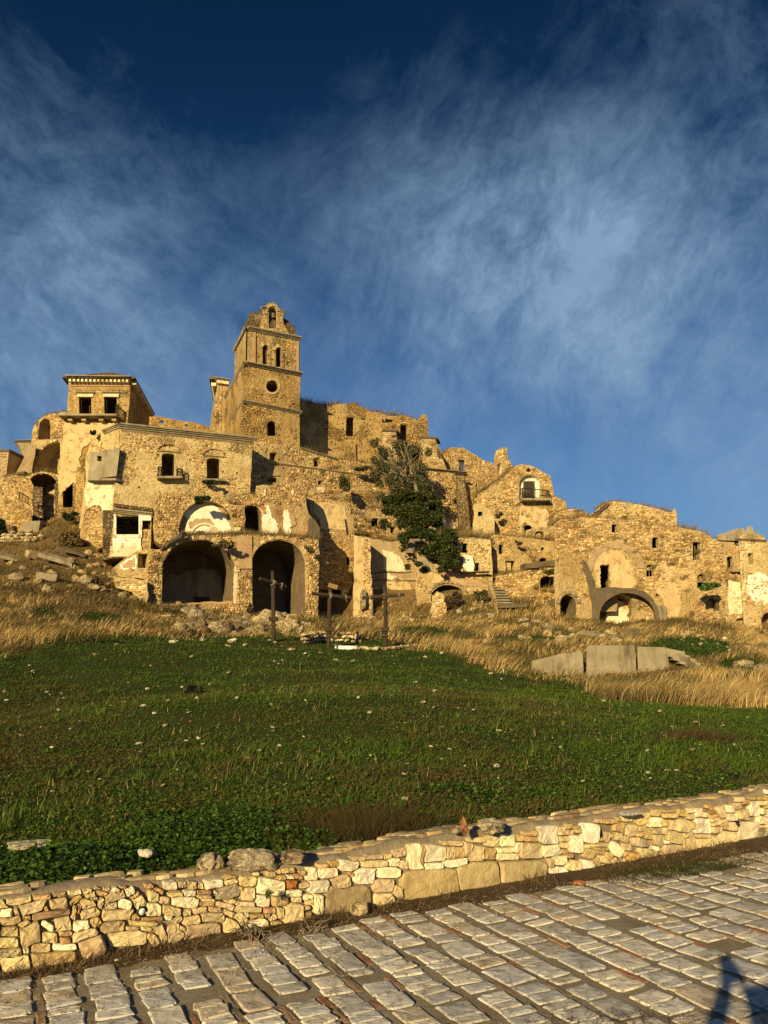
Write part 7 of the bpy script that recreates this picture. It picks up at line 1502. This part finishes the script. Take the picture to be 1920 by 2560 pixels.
for a in (('dark ivy bush hanging over the white half vault',505,1252,48.2,20,14,1500,DK,31),('dark trailing plant under the right palazzo window',525,1208,53.6,19,9,900,DK,32),('small dark bush at the left edge of the upper slope',0,1315,55,26,34,2200,DK,33),
    ('green cactus like plant in the lunette of the half vault',500,1334,48.6,14,6,400,[(.06,.12,.03),(.08,.15,.04)],34),('dark bush in the roofline of the church nave',967,1051,69.2,14,6,500,DK,35),('round olive bush on the balcony house wall',1247,1288,61.6,11,8,400,OL,36),
    ('dark scrub above the arched lower windows',1298,1357,58,17,8,700,OL,37),('bare brown bush in front of the broken arch',1135,1505,53,24,26,1600,[(.09,.06,.035),(.12,.085,.05),(.06,.045,.025)],38),('green weeds on the tilted slab of the stair terrace',1380,1430,54.2,34,8,1200,[(.08,.11,.03),(.11,.11,.04)],39),
    ('bright green prickly pear clump above the round oven',1773,1466,50,26,9,900,[(.07,.13,.03),(.09,.16,.04)],40,.12),('brown weeds on the ledge before the second vault',632,1520,48.3,14,14,700,[(.10,.075,.04),(.07,.055,.03)],41),('olive weeds on the terrace wall left of the bare tree',860,1210,59.6,20,24,1200,OL,42),
    ('dark weeds high on the terrace wall',910,1170,61,30,8,900,OL,43),('brown brush beside the outside stair',1200,1495,53.5,20,20,1000,OL,44),('dark green bush on the upper left slope below the vault ruin',175,1290,55,22,12,1000,DK,45),('reddish brown brush on the slope left of the first vault',240,1465,46,40,26,3000,[(.12,.075,.035),(.09,.06,.03),(.15,.10,.05)],46),
    ('tangled brown brush on the upper left slope',185,1350,52,45,28,3200,[(.14,.10,.045),(.10,.085,.035),(.18,.13,.06)],47),('green tuft growing from the joint beside the white block in the road wall',675,2235,5.35,16,12,160,[(.06,.10,.03),(.09,.12,.04)],48,.008),('dry brush at the left end of the rock outcrop',430,1535,44.5,26,16,1400,OL,49),
    ('dark weeds hanging from the brick pier between the vaults',556,1360,47,32,10,900,[(.12,.09,.045),(.09,.075,.035)],50),('dry weeds over the shoulder of the second vault',770,1370,49.3,24,14,900,[(.14,.10,.05),(.10,.08,.04)],51),('small dark bush beside the bay of the hipped roof house',232,1082,52.6,8,6,250,DK,52)): shrub(*a)
# dry roots at the foot of the wall
g2=random.Random(12)
for px,py in ((655,2350),(780,2330),(620,2335)):
    o=thing('root_tangle',{655:'tangle of dry roots at the foot of the tall cream block',780:'dead stalks at the foot of the lichen spotted block',620:'brown dead stems left of the tall cream block'}[px],'roots',onz(px,py,0))
    for i in range(14):
        a=onz(px+g2.uniform(-30,30),py+g2.uniform(-8,6),.01); b=a+Vector((g2.uniform(-.14,.14),g2.uniform(-.05,.05),g2.uniform(.01,.09))); limb(o,[a,(a+b)/2+Vector((0,0,g2.uniform(0,.04))),b],.0045,.002,'oldwood','root')
# ================================================================== THE PHOTOGRAPHER, whose shadow falls on the paving
def person():
    Ls=-SUNV
    def up(px,py,yb):      # the point of the body (at depth y=yb) whose shadow is seen at this pixel
        g_=onz(px,py,0); k=(g_.y-yb)/(-Ls.y); return g_+Ls*k
    ph=Vector((0,-.012,CZ))
    o=thing('person','photographer in dark clothes holding up a phone, standing behind the viewpoint','person',(.05,-.42,0))
    sx=.36; sy=-.42
    hd=Vector((.02,sy,1.475)); hx=.05
    J={'pelvis':(hx,sy-.04,.93),'waist':(hx,sy-.04,1.06),'chest':(hx,sy-.03,1.22),'neck':(hx,sy-.02,1.37),'shL':(hx-.18,sy-.01,1.31),'shR':(hx+.18,sy-.01,1.31),'elL':(-.215,-.27,1.33),'elR':(.16,-.25,1.30),'wrL':(-.03,-.085,CZ-.10),'wrR':(.055,-.085,CZ-.10),
       'hipL':(hx-.09,sy-.04,.88),'hipR':(hx+.09,sy-.04,.88),'knL':(hx-.11,sy-.02,.48),'knR':(hx+.12,sy+.0,.48),'anL':(hx-.12,sy-.06,.08),'anR':(hx+.14,sy-.04,.08),'toL':(hx-.13,sy+.12,.03),'toR':(hx+.17,sy+.14,.03)}
    E=[('pelvis','waist'),('waist','chest'),('chest','neck'),('chest','shL'),('chest','shR'),('shL','elL'),('elL','wrL'),('shR','elR'),('elR','wrR'),('pelvis','hipL'),('pelvis','hipR'),('hipL','knL'),('hipR','knR'),('knL','anL'),('knR','anR'),('anL','toL'),('anR','toR')]
    RD={'pelvis':.15,'waist':.13,'chest':.15,'neck':.055,'shL':.07,'shR':.07,'elL':.052,'elR':.052,'wrL':.036,'wrR':.036,'hipL':.095,'hipR':.095,'knL':.06,'knR':.06,'anL':.042,'anR':.042,'toL':.035,'toR':.035}
    def skin(nm,J,E,RD,m,rootv,sub=1):
        ks=list(J); me=bpy.data.meshes.new(nm); off=base(o); me.from_pydata([tuple(Vector(J[k])-off) for k in ks],[(ks.index(a),ks.index(b)) for a,b in E],[]); me.materials.append(M[m]); ob=link(nm,me,o)
        md=ob.modifiers.new('skin','SKIN'); sv=me.skin_vertices[0].data
        for i,k in enumerate(ks): sv[i].radius=(RD[k],RD[k]); sv[i].use_root=(k==rootv)
        sb=ob.modifiers.new('sub','SUBSURF'); sb.levels=sb.render_levels=sub; return ob
    skin('body',J,E,RD,'cloth',"pelvis",2)
    h=rockmesh('head',5,3,.03,1.2,1.,(.5,.36,.27)); h.materials.clear(); h.materials.append(M['skin']); ho=link('head',h,o); ho.location=hd-Vector(o.location); ho.scale=(.084,.10,.105)
    h2=rockmesh('hair',6,3,.10,1.15,1.5,(.05,.035,.025)); h2.materials.clear(); h2.materials.append(M['cloth']); h3=link('hair',h2,o); h3.location=hd+Vector((0,-.02,.025))-Vector(o.location); h3.scale=(.095,.108,.105)
    for s_,wr in ((-1,J['wrL']),(1,J['wrR'])):
        w_=Vector(wr); palm=w_+Vector((-s_*.012,.03,.05)); Jh={'w':w_,'p':palm};Eh=[('w','p')];Rh={'w':.027,'p':.032}
        for i in range(4):
            a=palm+Vector((-s_*.0,.012,.012-.014*i+.015)); b=a+Vector((-s_*.022,.028,.012)); c=b+Vector((-s_*.022,.004,.002)); Jh[f'a{i}']=a;Jh[f'b{i}']=b;Jh[f'c{i}']=c;Eh+=[('p',f'a{i}'),(f'a{i}',f'b{i}'),(f'b{i}',f'c{i}')];Rh[f'a{i}']=.0095;Rh[f'b{i}']=.0085;Rh[f'c{i}']=.0075
        t1=palm+Vector((-s_*.015,-.018,-.01));t2=t1+Vector((-s_*.025,-.006,.025));Jh['t1']=t1;Jh['t2']=t2;Eh+=[('p','t1'),('t1','t2')];Rh['t1']=.011;Rh['t2']=.009
        skin('hand',Jh,Eh,Rh,'skin','w',1)
    p=thing('phone','thin dark phone held upright by the photographer','phone',ph); 
    V=[];x,y,z=.036,.004,.074
    for sx_,sy_,sz_ in ((-1,-1,-1),(1,-1,-1),(1,1,-1),(-1,1,-1),(-1,-1,1),(1,-1,1),(1,1,1),(-1,1,1)): V.append(ph+Vector((sx_*x,sy_*y-.01,sz_*z-.05)))
    mesh('phone_body',V,[(0,3,2,1),(4,5,6,7),(0,1,5,4),(1,2,6,5),(2,3,7,6),(3,0,4,7)],'blackp',p)
    V2=[];F2=[]
    for j in range(16): a=j*math.pi/8; V2+=[ph+Vector((math.cos(a)*.008,-.0035,math.sin(a)*.008-.002)),ph+Vector((math.cos(a)*.008,-.0075,math.sin(a)*.008-.002))]
    F2=[(2*j,2*((j+1)%16),2*((j+1)%16)+1,2*j+1) for j in range(16)]
    mesh('lens_ring',V2,F2,'steel',p)
M['cloth']=simple('dark_cloth',(.04,.045,.06),.9); M['skin']=simple('skin',(.50,.33,.24),.6)
person()
